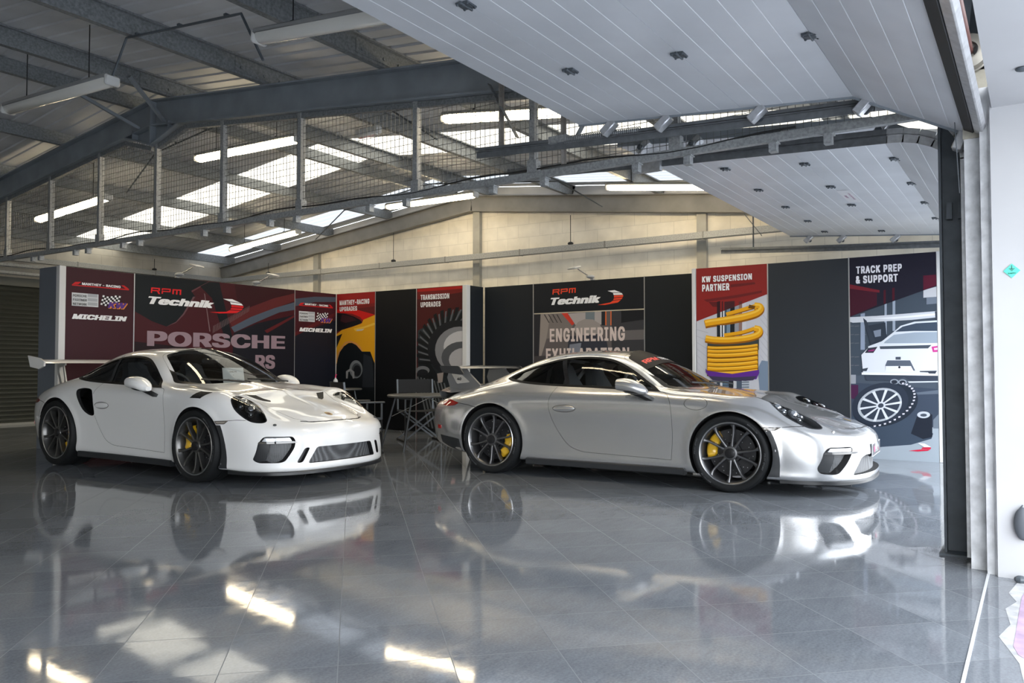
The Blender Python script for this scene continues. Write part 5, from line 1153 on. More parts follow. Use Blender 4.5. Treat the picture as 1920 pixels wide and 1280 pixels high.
  (232,166,28,[0.153,1.048,0.184,1.045,0.229,1.042,0.283,1.04,0.349,1.04,0.423,1.043,0.494,1.046,0.562,1.05,0.628,1.055,0.687,1.06,0.743,1.067,0.792,1.074,0.826,1.079,0.819,1.124,0.786,1.119,0.737,1.112,0.683,1.105,0.624,1.1,0.56,1.095,0.493,1.092,0.421,1.089,0.348,1.087,0.284,1.086,0.232,1.088,0.188,1.092,0.158,1.094]),
  (246,196,70,[0.155,1.077,0.185,1.07,0.23,1.067,0.284,1.065,0.349,1.065,0.422,1.067,0.494,1.07,0.561,1.074,0.627,1.079,0.686,1.084,0.741,1.091,0.79,1.098,0.823,1.107,0.822,1.113,0.788,1.112,0.739,1.105,0.685,1.098,0.626,1.093,0.56,1.088,0.493,1.085,0.422,1.082,0.348,1.079,0.284,1.079,0.231,1.081,0.187,1.084,0.156,1.083]),
  (96,66,20,[0.15,1.032,0.83,1.055,0.829,0.991,0.149,0.965]),
  (150,92,16,[0.153,0.983,0.183,0.98,0.228,0.977,0.283,0.975,0.348,0.976,0.422,0.979,0.494,0.982,0.561,0.986,0.627,0.991,0.687,0.997,0.742,1.004,0.792,1.011,0.825,1.017,0.819,1.062,0.785,1.057,0.737,1.049,0.682,1.043,0.624,1.037,0.559,1.032,0.492,1.029,0.421,1.025,0.348,1.023,0.284,1.022,0.231,1.024,0.188,1.027,0.158,1.03]),
  (232,166,28,[0.153,0.995,0.183,0.993,0.228,0.989,0.283,0.988,0.348,0.988,0.422,0.991,0.494,0.994,0.561,0.998,0.627,1.003,0.687,1.009,0.742,1.016,0.791,1.023,0.825,1.028,0.819,1.066,0.786,1.061,0.737,1.054,0.683,1.047,0.624,1.042,0.559,1.037,0.492,1.033,0.421,1.03,0.348,1.028,0.284,1.027,0.231,1.029,0.187,1.032,0.157,1.035]),
  (246,196,70,[0.155,1.02,0.185,1.014,0.229,1.01,0.283,1.009,0.348,1.009,0.422,1.012,0.493,1.015,0.561,1.019,0.626,1.024,0.685,1.03,0.74,1.036,0.789,1.044,0.822,1.052,0.822,1.057,0.788,1.055,0.739,1.048,0.684,1.041,0.625,1.036,0.56,1.031,0.493,1.027,0.421,1.024,0.348,1.022,0.283,1.021,0.23,1.023,0.186,1.026,0.155,1.025]),
  (96,48,140,[0.13,1.068,0.155,1.037,0.493,0.997,0.839,1.053,0.843,1.013,0.805,0.932,0.492,0.902,0.183,0.954,0.134,1.016]),
  (66,60,84,[0.169,0.968,0.492,0.95,0.812,0.972,0.765,0.918,0.492,0.888,0.226,0.913]),
  (60,70,84,[0.282,0.905,0.327,0.9,0.323,0.406,0.278,0.404]),
  (210,212,218,[0.327,0.906,0.358,0.9,0.354,0.407,0.323,0.406]),
  (96,116,134,[0.358,0.906,0.443,0.901,0.439,0.41,0.354,0.407]),
  (40,44,52,[0.444,0.907,0.506,0.902,0.501,0.412,0.439,0.41]),
  (196,198,204,[0.506,0.907,0.547,0.902,0.543,0.414,0.501,0.412]),
  (80,92,108,[0.547,0.908,0.616,0.903,0.611,0.416,0.543,0.414]),
  (176,184,194,[0.616,0.909,0.711,0.904,0.706,0.42,0.611,0.416]),
  (70,78,90,[0.358,0.884,0.443,0.888,0.443,0.877,0.358,0.873]),
  (90,98,112,[0.616,0.895,0.711,0.899,0.71,0.888,0.615,0.884]),
  (70,78,90,[0.358,0.851,0.443,0.855,0.443,0.844,0.358,0.84]),
  (90,98,112,[0.615,0.863,0.71,0.866,0.71,0.856,0.615,0.852]),
  (70,78,90,[0.358,0.818,0.443,0.822,0.443,0.811,0.358,0.807]),
  (90,98,112,[0.615,0.83,0.71,0.834,0.71,0.823,0.615,0.819]),
  (70,78,90,[0.357,0.785,0.443,0.789,0.442,0.778,0.357,0.774]),
  (90,98,112,[0.615,0.798,0.71,0.802,0.71,0.791,0.615,0.787]),
  (70,78,90,[0.357,0.752,0.442,0.756,0.442,0.746,0.357,0.741]),
  (90,98,112,[0.614,0.765,0.709,0.769,0.709,0.759,0.614,0.754]),
  (70,78,90,[0.357,0.719,0.442,0.724,0.442,0.713,0.357,0.708]),
  (90,98,112,[0.614,0.733,0.709,0.737,0.709,0.726,0.614,0.722]),
  (70,78,90,[0.357,0.686,0.442,0.691,0.442,0.68,0.356,0.675]),
  (90,98,112,[0.614,0.7,0.709,0.705,0.709,0.694,0.614,0.689]),
  (70,78,90,[0.356,0.653,0.441,0.658,0.441,0.647,0.356,0.642]),
  (90,98,112,[0.613,0.668,0.708,0.673,0.708,0.662,0.613,0.657]),
  (70,78,90,[0.356,0.621,0.441,0.625,0.441,0.614,0.356,0.61]),
  (90,98,112,[0.613,0.635,0.708,0.64,0.708,0.629,0.613,0.624]),
  (70,78,90,[0.356,0.588,0.441,0.593,0.441,0.582,0.356,0.577]),
  (90,98,112,[0.613,0.603,0.708,0.608,0.708,0.597,0.613,0.592]),
  (70,78,90,[0.355,0.555,0.441,0.56,0.44,0.549,0.355,0.544]),
  (90,98,112,[0.613,0.57,0.708,0.576,0.707,0.565,0.612,0.559]),
  (70,78,90,[0.355,0.522,0.44,0.527,0.44,0.516,0.355,0.511]),
  (90,98,112,[0.612,0.538,0.707,0.543,0.707,0.533,0.612,0.527]),
  (70,78,90,[0.355,0.489,0.44,0.494,0.44,0.484,0.355,0.478]),
  (90,98,112,[0.612,0.505,0.707,0.511,0.707,0.5,0.612,0.495]),
  (70,78,90,[0.355,0.456,0.44,0.462,0.44,0.451,0.355,0.445]),
  (90,98,112,[0.612,0.473,0.707,0.479,0.707,0.468,0.612,0.462]),
 ], [
  ('KW SUSPENSION', (240, 238, 238), 0.093, 2.223, 0.668, 0.104, 0, 0.05),
  ('PARTNER', (240, 238, 238), 0.093, 2.102, 0.371, 0.121, 0, 0.05),
 ]),
 'darkD': ('U', 10.22, 2.862, 0.975, [
  (48,52,57,[0,0,0.975,0,0.975,2.415,0,2.415]),
 ], [
 ]),
 'track': ('U', 10.22, 1.887, 0.945, [
  (74,84,97,[0,0,0.945,0,0.945,2.415,0,2.415]),
  (64,74,86,[-0.006,1.774,0.958,2.05,0.942,0.993,-0.016,0.986]),
  (92,96,104,[-0.001,1.587,0.049,1.59,0.049,1.579,-0.001,1.576]),
  (92,96,104,[-0.002,1.483,0.048,1.486,0.048,1.476,-0.002,1.473]),
  (92,96,104,[-0.004,1.38,0.047,1.383,0.047,1.373,-0.004,1.369]),
  (92,96,104,[-0.006,1.214,0.045,1.218,0.044,1.207,-0.006,1.204]),
  (92,96,104,[-0.007,1.111,0.043,1.115,0.043,1.104,-0.007,1.1]),
  (92,96,104,[0.057,1.585,0.107,1.588,0.107,1.578,0.057,1.575]),
  (92,96,104,[0.056,1.482,0.106,1.485,0.105,1.475,0.055,1.472]),
  (92,96,104,[0.054,1.379,0.104,1.382,0.104,1.372,0.054,1.368]),
  (92,96,104,[0.052,1.214,0.102,1.217,0.102,1.207,0.052,1.203]),
  (92,96,104,[0.051,1.111,0.101,1.115,0.101,1.104,0.051,1.1]),
  (92,96,104,[0.134,1.583,0.183,1.586,0.183,1.575,0.133,1.573]),
  (92,96,104,[0.132,1.48,0.182,1.483,0.182,1.473,0.132,1.47]),
  (92,96,104,[0.131,1.377,0.18,1.381,0.18,1.37,0.131,1.367]),
  (92,96,104,[0.129,1.213,0.178,1.217,0.178,1.207,0.129,1.203]),
  (92,96,104,[0.127,1.111,0.177,1.115,0.177,1.104,0.127,1.1]),
  (92,96,104,[0.543,1.571,0.59,1.574,0.59,1.564,0.543,1.561]),
  (92,96,104,[0.541,1.471,0.589,1.474,0.588,1.464,0.541,1.461]),
  (92,96,104,[0.54,1.371,0.587,1.374,0.587,1.364,0.54,1.361]),
  (92,96,104,[0.538,1.21,0.585,1.214,0.585,1.204,0.538,1.2]),
  (92,96,104,[0.537,1.11,0.584,1.114,0.583,1.104,0.536,1.1]),
  (92,96,104,[0.615,1.569,0.662,1.572,0.662,1.562,0.615,1.559]),
  (92,96,104,[0.614,1.469,0.661,1.472,0.66,1.462,0.614,1.459]),
  (92,96,104,[0.612,1.37,0.659,1.373,0.659,1.363,0.612,1.36]),
  (92,96,104,[0.61,1.21,0.657,1.214,0.657,1.204,0.61,1.2]),
  (92,96,104,[0.609,1.11,0.655,1.114,0.655,1.104,0.609,1.1]),
  (138,150,170,[0.126,1.727,0.174,1.736,0.168,1.295,0.12,1.295]),
  (150,160,176,[0.391,1.839,0.415,1.846,0.41,1.474,0.386,1.475]),
  (150,160,176,[0.478,1.876,0.507,1.883,0.502,1.512,0.473,1.513]),
  (190,192,198,[0.803,1.976,0.943,2.012,0.942,1.894,0.802,1.889]),
  (110,120,134,[0.833,1.887,0.942,1.894,0.94,1.815,0.832,1.81]),
  (30,28,42,[-0.002,2.419,0.949,2.417,0.943,2.021,-0.007,1.691]),
  (62,20,36,[-0.007,2.065,0.309,1.986,0.307,1.823,-0.007,1.691]),
  (112,32,44,[-0.006,2.094,0.339,2.001,0.338,1.972,-0.007,2.04]),
  (84,24,44,[0.805,2.146,0.945,2.149,0.944,2.027,0.803,1.976]),
  (70,20,34,[0.383,1.998,0.406,2.005,0.404,1.843,0.381,1.836]),
  (70,20,34,[0.476,2.018,0.502,2.024,0.5,1.879,0.474,1.872]),
  (44,52,64,[0.191,1.581,0.397,1.616,0.412,1.393,0.225,1.355]),
  (120,130,146,[0.265,1.518,0.348,1.536,0.346,1.455,0.283,1.444]),
  (196,200,208,[-0.007,1.691,0.305,1.696,0.936,1.729,0.945,1.658,0.67,1.636,0.304,1.627,0.038,1.623,-0.008,1.639]),
  (226,228,234,[0.229,1.666,0.671,1.687,0.932,1.706,0.935,1.682,0.489,1.654]),
  (54,60,72,[0.918,1.726,0.946,1.729,0.947,1.54,0.926,1.545]),
  (50,58,70,[0.154,1.677,0.191,1.643,0.282,1.395,0.235,1.355,0.172,1.582]),
  (206,212,220,[0.206,1.335,0.357,1.394,0.487,1.503,0.561,1.571,0.705,1.615,0.938,1.623,0.945,1.227,0.205,1.233]),
  (60,72,88,[0.502,1.502,0.579,1.56,0.723,1.596,0.937,1.603,0.943,1.501,0.704,1.507]),
  (150,162,176,[0.394,1.393,0.487,1.468,0.704,1.491,0.942,1.49,0.944,1.364,0.375,1.369]),
  (216,220,228,[0.129,1.234,0.206,1.315,0.338,1.344,0.948,1.364,0.946,1.008,0.145,1.018]),
  (70,78,90,[0.33,1.334,0.878,1.342,0.842,1.303,0.337,1.301]),
  (46,48,60,[0.167,1.258,0.206,1.315,0.309,1.33,0.262,1.257]),
  (140,50,110,[0.206,1.286,0.281,1.302,0.262,1.277,0.205,1.274]),
  (196,60,140,[0.877,1.322,0.951,1.333,0.949,1.262,0.89,1.259]),
  (240,200,226,[0.902,1.306,0.94,1.31,0.939,1.286,0.905,1.282]),
  (72,80,92,[0.501,1.207,0.556,1.208,0.556,1.174,0.501,1.175]),
  (88,96,110,[0.39,1.11,0.413,1.167,0.654,1.166,0.706,1.047,0.389,1.046]),
  (224,226,232,[0.394,1.1,0.662,1.1,0.694,1.031,0.389,1.03]),
  (40,44,54,[0.553,1.086,0.551,1.079,0.546,1.074,0.54,1.072,0.533,1.074,0.529,1.079,0.527,1.086,0.529,1.093,0.534,1.098,0.54,1.1,0.546,1.098,0.551,1.093]),
  (56,62,74,[0.754,1.043,0.929,1.047,0.908,1.004,0.855,1.004,0.838,1.027,0.754,1.031]),
  (60,68,80,[0.131,1.065,0.203,1.08,0.184,1.039,0.13,1.039]),
  (232,234,240,[0.13,1.024,0.946,1.012,0.945,0.989,0.13,0.996]),
  (58,66,80,[0.164,0.988,0.945,0.981,0.944,0.915,0.695,0.912,0.589,0.971,0.479,0.93,0.182,0.927]),
  (200,206,214,[0.624,0.921,0.945,0.93,0.944,0.915,0.642,0.905]),
  (150,158,170,[0.53,0.916,0.527,0.905,0.519,0.895,0.507,0.888,0.492,0.884,0.476,0.884,0.461,0.887,0.449,0.894,0.442,0.904,0.439,0.915,0.442,0.926,0.45,0.936,0.462,0.943,0.477,0.947,0.493,0.947,0.508,0.944,0.52,0.937,0.528,0.927]),
  (40,46,58,[0.517,0.914,0.515,0.905,0.508,0.898,0.497,0.893,0.484,0.891,0.472,0.893,0.461,0.898,0.454,0.905,0.452,0.913,0.454,0.922,0.462,0.929,0.472,0.934,0.485,0.936,0.498,0.934,0.508,0.929,0.515,0.922]),
  (150,158,170,[0.617,0.913,0.614,0.902,0.606,0.892,0.594,0.885,0.579,0.881,0.564,0.881,0.549,0.885,0.537,0.892,0.529,0.901,0.527,0.912,0.529,0.923,0.537,0.933,0.55,0.94,0.564,0.944,0.58,0.944,0.595,0.94,0.607,0.933,0.614,0.924]),
  (40,46,58,[0.604,0.911,0.602,0.902,0.595,0.895,0.584,0.89,0.571,0.889,0.559,0.89,0.549,0.895,0.542,0.902,0.539,0.91,0.542,0.919,0.549,0.926,0.56,0.931,0.572,0.932,0.584,0.931,0.595,0.926,0.602,0.919]),
  (60,70,86,[-0.017,0.904,0.94,0.837,0.936,0.369,-0.025,0.285]),
  (96,106,120,[0.712,0.793,0.943,0.827,0.942,0.782,0.729,0.77]),
  (70,32,66,[-0.018,0.873,0.09,0.874,0.088,0.69,-0.02,0.718]),
  (150,154,162,[-0.008,0.995,0.065,0.995,0.063,0.888,-0.01,0.887]),
  (158,168,178,[-0.025,0.264,0.937,0.408,0.94,-0.039,-0.03,-0.106]),
  (60,72,88,[-0.022,0.491,0.725,0.498,0.88,0.327,0.862,0.268,0.65,0.188,0.284,0.138,-0.026,0.161]),
  (30,36,48,[0.726,0.547,0.797,0.589,0.875,0.542,0.871,0.288,0.775,0.26,0.651,0.317]),
  (190,196,204,[0.852,0.541,0.848,0.528,0.836,0.516,0.818,0.506,0.797,0.501,0.773,0.5,0.752,0.504,0.734,0.512,0.722,0.523,0.719,0.537,0.723,0.55,0.735,0.563,0.753,0.572,0.775,0.577,0.798,0.578,0.819,0.574,0.837,0.566,0.848,0.555]),
  (70,78,90,[0.821,0.536,0.817,0.529,0.807,0.522,0.793,0.518,0.777,0.518,0.763,0.521,0.754,0.526,0.75,0.534,0.754,0.542,0.764,0.548,0.778,0.552,0.794,0.553,0.808,0.55,0.817,0.544]),
  (110,120,132,[0.883,0.484,0.939,0.554,0.937,0.388,0.881,0.386]),
  (36,44,56,[0.726,0.752,0.73,0.712,0.724,0.669,0.708,0.625,0.682,0.582,0.647,0.54,0.605,0.501,0.555,0.465,0.5,0.435,0.44,0.41,0.379,0.392,0.318,0.382,0.258,0.379,0.201,0.384,0.15,0.396,0.105,0.417,0.07,0.444,0.043,0.477,0.027,0.515,0.022,0.557,0.029,0.602,0.046,0.647,0.074,0.692,0.111,0.735,0.157,0.775,0.209,0.811,0.266,0.841,0.326,0.864,0.388,0.88,0.449,0.889,0.508,0.89,0.563,0.884,0.612,0.87,0.653,0.849,0.687,0.822,0.711,0.789]),
  (44,52,66,[0.624,0.755,0.63,0.714,0.626,0.672,0.613,0.629,0.592,0.587,0.563,0.547,0.526,0.51,0.484,0.477,0.436,0.45,0.386,0.428,0.333,0.413,0.279,0.406,0.227,0.405,0.178,0.413,0.132,0.428,0.093,0.45,0.061,0.479,0.037,0.513,0.022,0.551,0.016,0.593,0.02,0.637,0.034,0.681,0.056,0.725,0.087,0.766,0.126,0.803,0.17,0.836,0.219,0.863,0.271,0.884,0.324,0.897,0.377,0.903,0.429,0.902,0.477,0.893,0.52,0.877,0.558,0.854,0.588,0.826,0.61,0.792]),
  (176,182,190,[0.558,0.719,0.562,0.687,0.56,0.652,0.55,0.617,0.533,0.583,0.51,0.551,0.482,0.521,0.448,0.495,0.411,0.473,0.371,0.456,0.329,0.444,0.287,0.439,0.246,0.439,0.207,0.446,0.172,0.459,0.141,0.477,0.116,0.5,0.096,0.528,0.084,0.559,0.08,0.593,0.083,0.629,0.093,0.664,0.11,0.699,0.134,0.732,0.164,0.762,0.199,0.789,0.237,0.81,0.278,0.827,0.32,0.837,0.362,0.842,0.402,0.84,0.44,0.833,0.475,0.819,0.504,0.801,0.529,0.778,0.547,0.75]),
  (52,60,74,[0.537,0.711,0.541,0.679,0.537,0.645,0.524,0.61,0.505,0.577,0.478,0.546,0.446,0.519,0.409,0.496,0.369,0.479,0.327,0.468,0.285,0.463,0.244,0.465,0.207,0.474,0.174,0.49,0.147,0.511,0.126,0.538,0.114,0.568,0.11,0.602,0.114,0.637,0.127,0.672,0.148,0.705,0.175,0.737,0.209,0.764,0.246,0.786,0.287,0.803,0.329,0.814,0.371,0.817,0.411,0.814,0.448,0.805,0.48,0.789,0.506,0.767,0.525,0.741]),
  (214,218,226,[0.367,0.647,0.558,0.69,0.559,0.664,0.367,0.632]),
  (214,218,226,[0.366,0.628,0.527,0.573,0.509,0.549,0.356,0.615]),
  (214,218,226,[0.352,0.612,0.421,0.478,0.391,0.464,0.335,0.604]),
  (214,218,226,[0.33,0.603,0.28,0.441,0.249,0.443,0.313,0.604]),
  (214,218,226,[0.309,0.605,0.157,0.477,0.137,0.495,0.298,0.615]),
  (214,218,226,[0.297,0.618,0.1,0.574,0.099,0.6,0.296,0.633]),
  (214,218,226,[0.298,0.637,0.132,0.694,0.151,0.719,0.308,0.651]),
  (214,218,226,[0.312,0.654,0.241,0.789,0.272,0.803,0.329,0.662]),
  (214,218,226,[0.334,0.663,0.383,0.823,0.414,0.821,0.351,0.661]),
  (214,218,226,[0.355,0.66,0.504,0.785,0.523,0.768,0.365,0.65]),
  (206,210,218,[0.386,0.65,0.386,0.634,0.381,0.619,0.37,0.605,0.355,0.594,0.337,0.588,0.32,0.588,0.304,0.592,0.292,0.602,0.285,0.616,0.285,0.631,0.29,0.647,0.301,0.661,0.316,0.672,0.334,0.678,0.351,0.678,0.367,0.673,0.379,0.663]),
  (60,68,82,[0.366,0.643,0.366,0.633,0.362,0.622,0.353,0.614,0.342,0.608,0.33,0.606,0.318,0.608,0.31,0.614,0.305,0.622,0.305,0.633,0.31,0.643,0.318,0.652,0.329,0.658,0.341,0.66,0.353,0.658,0.361,0.652]),
  (206,204,214,[0.565,0.905,0.59,0.909,0.588,0.891,0.566,0.887]),
  (206,204,214,[0.603,0.891,0.628,0.895,0.626,0.878,0.604,0.873]),
  (206,204,214,[0.634,0.872,0.66,0.876,0.657,0.858,0.636,0.854]),
  (206,204,214,[0.659,0.847,0.684,0.851,0.682,0.833,0.66,0.829]),
  (206,204,214,[0.675,0.817,0.7,0.822,0.698,0.804,0.677,0.799]),
  (206,204,214,[0.683,0.784,0.708,0.788,0.706,0.77,0.685,0.766]),
  (206,204,214,[0.683,0.747,0.708,0.752,0.706,0.734,0.685,0.729]),
  (206,204,214,[0.675,0.708,0.7,0.713,0.698,0.695,0.677,0.691]),
  (206,204,214,[0.658,0.668,0.683,0.673,0.681,0.655,0.66,0.65]),
  (206,204,214,[0.634,0.628,0.659,0.632,0.657,0.614,0.636,0.61]),
  (206,204,214,[0.602,0.587,0.628,0.592,0.626,0.574,0.604,0.57]),
  (206,204,214,[0.564,0.549,0.59,0.553,0.588,0.535,0.566,0.531]),
  (206,204,214,[0.52,0.512,0.546,0.517,0.544,0.499,0.522,0.494]),
  (206,204,214,[0.472,0.479,0.497,0.484,0.495,0.466,0.473,0.461]),
  (206,204,214,[0.42,0.45,0.445,0.455,0.443,0.437,0.421,0.432]),
  (206,204,214,[0.365,0.426,0.391,0.431,0.389,0.413,0.367,0.408]),
  (206,204,214,[0.31,0.407,0.336,0.412,0.334,0.394,0.311,0.389]),
  (206,204,214,[0.255,0.394,0.281,0.399,0.279,0.381,0.256,0.376]),
  (236,238,242,[0.721,0.212,0.791,0.21,0.857,0.174,0.787,0.17]),
  (206,32,66,[0.773,0.165,0.857,0.17,0.853,0.15,0.755,0.145]),
  (206,32,66,[0.746,0.14,0.85,0.146,0.825,0.129,0.72,0.115,0.627,0.118]),
 ], [
  ('TRACK PREP', (232, 230, 236), 0.084, 2.215, 0.499, 0.115, 0, 0.05),
  ('& SUPPORT', (232, 230, 236), 0.079, 2.097, 0.46, 0.118, 0, 0.05),
 ]),
}
# ---------------------------------------------------------------- exhibition stand: printed wall panels
def lin(c): c /= 255; return c/12.92 if c <= .04045 else ((c+.055)/1.055)**2.4
def print_mat(r, g, b):
    m = mat('print_%02x%02x%02x' % (int(r), int(g), int(b)), (lin(r), lin(g), lin(b)), .45, spec=.22); return m
def clip(poly, x0, y0, x1, y1):
    for ax, lim, sg in ((0, x0, 1), (0, x1, -1), (1, y0, 1), (1, y1, -1)):
        out = []; n = len(poly)
        for i in range(n):
            a, b = poly[i-1], poly[i]; da = (a[ax]-lim)*sg; db = (b[ax]-lim)*sg
            if (da >= 0) != (db >= 0):
                t = da/(da-db); out.append((a[0]+(b[0]-a[0])*t, a[1]+(b[1]-a[1])*t))
            if db >= 0: out.append(b)
        poly = out
        if len(poly) < 3: return []
    return poly
from mathutils.geometry import tessellate_polygon
frame_m = mat('stand_aluminium', (.52, .53, .54), .35, .75); board_m = mat('stand_board', (.05, .055, .06), .5)
PANEL_LABELS = {
 'maroon': 'tall maroon stand panel with sponsor logos at the left end of the left run',
 'main': 'widest stand panel, maroon with pale PORSCHE lettering behind the white car',
 'logos': 'stand panel with sponsor logos in the inner corner, right of the PORSCHE panel',
 'manthey': 'stand panel headed MANTHEY-RACING UPGRADES showing a yellow car',
 'darkA': 'plain black stand panel between the yellow car and the gear pictures',
 'trans': 'stand panel headed TRANSMISSION UPGRADES showing a gear',
 'greyB': 'plain dark stand panel left of the RPM Technik header',
 'rpm': 'black header panel with the RPM Technik logo over the silver car',
 'eng': 'grey picture panel lettered ENGINEERING EXHILARATION behind the silver car',
 'darkC': 'plain dark stand panel between the RPM Technik header and the yellow spring',
 'kw': 'stand panel headed KW SUSPENSION PARTNER showing a yellow coil spring',
 'darkD': 'plain dark grey stand panel between the yellow spring and the track prep picture',
 'track': 'stand panel headed TRACK PREP & SUPPORT showing a white car and a wheel'}
for key, (kind, plane, l0, wd, lays, txts) in STAND.items():
    z0, z1 = {'rpm': (1.945, 2.415), 'eng': (0, 1.93)}.get(key, (0, 2.415))
    base = Vector((l0+wd/2, plane, z0)) if kind == 'V' else Vector((plane, l0-wd/2, z0))
    r = empty('display_panel', base, 0, PANEL_LABELS[key], 'display panel', 'panels of the exhibition stand')
    def W(x, y, off):
        p = Vector((l0+x, plane-off, y)) if kind == 'V' else Vector((plane-off, l0-x, y)); return p-base
    mb = MB(); a, b = W(.007, z0, -.030), W(wd-.007, z1-.004, -.001); mb.box((a+b)/2, tuple(abs(q) for q in (b-a))); mb.build('board', board_m, r)
    for x in (.0, wd):
        s_ = 1 if x == 0 else -1; mb = MB(); a, b = W(x+s_*.0008, z0, -.034), W(x+s_*.0068, z1+.002, .003); mb.box((a+b)/2, tuple(abs(q) for q in (b-a))); mb.build('edge_trim', frame_m, r)
    pm = MB(); mats = []; n = 0
    for (cr_, cg, cb_, flat) in lays:
        poly = clip([(flat[i], flat[i+1]) for i in range(0, len(flat), 2)], .007, max(z0, .0), wd-.007, z1-.003)
        if not poly: continue
        m = print_mat(cr_, cg, cb_)
        if m not in mats: mats.append(m)
        pm.m = mats.index(m); off = .0006+.00012*n; n += 1
        tri = tessellate_polygon([[Vector((x, y, 0)) for x, y in poly]])
        pm.add([W(x, y, off) for x, y in poly], tri)
    o = mesh_obj('print', pm.v, pm.f, mats, r); o.data.polygons.foreach_set('material_index', pm.mi)
    # every printed face looks into the room
    nrm = Vector((0, -1, 0)) if kind == 'V' else Vector((-1, 0, 0))
    bm = bmesh.new(); bm.from_mesh(o.data)
    for f in bm.faces:
        f.normal_update()
        if f.normal.dot(nrm) < 0: f.normal_flip()
    bm.to_mesh(o.data); bm.free()
    for (t, col, x, y, w_, h, sh, bold) in txts:
        V, F = text_geo(t, h, 1, sh, bold, 'L', 1.0, 1.20 if (kind == 'U' and key != 'rpm') else 1.05); mx = max(p[0] for p in V); mn = min(p[0] for p in V); k = w_/(mx-mn)
        off = .0009+.00012*n
        if kind == 'U' and False: pass
        T = [W(x+(p[0]-mn)*k, y+p[1], off+p.k*.00005) for p in V]
        # lettering follows the run of the panel
        o = mesh_obj('lettering', T, F, print_mat(*col), r)
        bm = bmesh.new(); bm.from_mesh(o.data)
        for f in bm.faces:
            f.normal_update()
            if f.normal.dot(nrm) < 0: f.normal_flip()
        bm.to_mesh(o.data); bm.free()
        n += 4
# uprights and returns
def post(x, y, label, d=(.085, .085)):
    mb = MB(); mb.box((0, 0, 1.209), (d[0], d[1], 2.418), bev=.004); o = mb.build('stand_post', mat('stand_white', (.66, .66, .65), .4)); o.location = (x, y, 0); tag(o, label, 'post')
post(5.335, 10.675, 'pale upright post at the open left end of the stand'); post(10.255, 7.715, 'pale upright post at the step beside the gear picture', (.10, .085)); post(10.255, .905, 'white upright post at the right end of the stand'); post(10.262, 3.848, 'pale upright at the step left of the yellow spring', (.115, .05))
def ret(x0, y0, x1, y1, label, col=(34, 38, 43)):
    mb = MB(); a, b = Vector((x0, y0, 0)), Vector((x1, y1, 0)); mb.beam(a+Vector((0, 0, 1.2065)), b+Vector((0, 0, 1.2065)), .03, 2.413); o = mb.build('return_panel', print_mat(*col)); tag(o, label, 'display panel')
ret(5.315, 10.72, 5.315, 11.17, 'narrow return panel closing the left end of the stand, coloured paler for the light it reflects', (104, 110, 120)); ret(10.31, 7.69, 10.665, 7.69, 'narrow dark return panel at the step beside the gear picture'); ret(10.325, 3.86, 10.67, 3.86, 'narrow return panel at the step left of the yellow spring')  # left-end panel gets a paler colour to hold the light it reflects
# arm spotlights clipped to the top of the stand
def arm_light(x, y, dx, dy, label):
    r = empty('arm_light', (x, y, 2.415), 0, label, 'spotlight', 'arm spotlights on the stand'); d = Vector((dx, dy, 0))
    c = MB(); c.box(d*-.02+Vector((0, 0, .012)), (.05, .05, .024)); c.ellipsoid(d*.02+Vector((0, 0, .05)), (.075, .05, .03), 14, 8, Matrix.Rotation(math.atan2(dy, dx), 3, 'Z')); c.build('transformer', mat('lamp_grey', (.36, .37, .38), .4), r, 60)
    c = MB(); c.tube([d*.05+Vector((0, 0, .055)), d*.16+Vector((0, 0, .10)), d*.27+Vector((0, 0, .15))], .008, 8); c.build('arm', mat('lamp_chrome', (.6, .61, .62), .25, .9), r, 60)
    c = MB(); R = Matrix.Rotation(math.atan2(dy, dx), 3, 'Z') @ Matrix.Rotation(.25, 3, 'Y'); c.box(d*.34+Vector((0, 0, .165)), (.13, .19, .028), R, .01); c.build('lamp_head', mat('lamp_pale', (.62, .61, .58), .35), r, 40)
    c = MB(); c.box(d*.34+R @ Vector((0, 0, -.016))+Vector((0, 0, .165)), (.10, .16, .006), R); c.build('lamp_glass', mat('lamp_lens_frosted', (.70, .68, .60), .3), r)
arm_light(7.02, 10.66, .25, -.97, 'grey arm spotlight clipped above the RPM logo on the left run'); arm_light(8.42, 10.66, .25, -.97, 'grey arm spotlight clipped above the right half of the PORSCHE panel'); arm_light(10.70, 5.66, -.93, .37, 'grey arm spotlight clipped above the header over the silver car')
# ---------------------------------------------------------------- folding table, director's chairs, bottle
al = mat('folding_frame_grey', (.10, .11, .12), .4, .5); blkf = mat('canvas_black', (.012, .013, .015), .85); alb = mat('hinge_bright', (.7, .72, .70), .3, .9)
def round_table(x, y, rad, h, label, feet):
    r = empty('folding_table', (x, y, 0), 0, label, 'table')
    t = MB(); t.lathe([(0, h-.032), (rad-.012, h-.032), (rad, h-.022), (rad, h-.010), (rad-.010, h), (0, h)], 56, 'z'); t.build('tabletop', mat('table_top_grey', (.10, .10, .095), .35), r, 40)
    for fx, fy in feet:
        l = MB(); l.tube([(fx*.70, fy*.70, h-.03), (fx, fy, .0)], .014, 10); l.build('leg', al, r, 60)
    b = MB()
    for i in (0, 2):
        a, c = feet[i], feet[(i+1) % 4]
        b.tube([(a[0]*.72, a[1]*.72, h-.05), (c[0]*.72, c[1]*.72, h-.05)], .012, 8)
    b.build('leg_frame', al, r, 60)
    s = MB(); s.beam((feet[0][0]*.78, feet[0][1]*.78, h-.30), (0, 0, h-.05), .02, .006); s.beam((feet[2][0]*.78, feet[2][1]*.78, h-.30), (0, 0, h-.05), .02, .006); s.build('stay', alb, r)
    return r
round_table(8.26, 6.84, .56, .72, 'round dark folding table between the two cars', ((-.28, .60), (-.60, -.08), (.22, -.58), (.58, .16)))
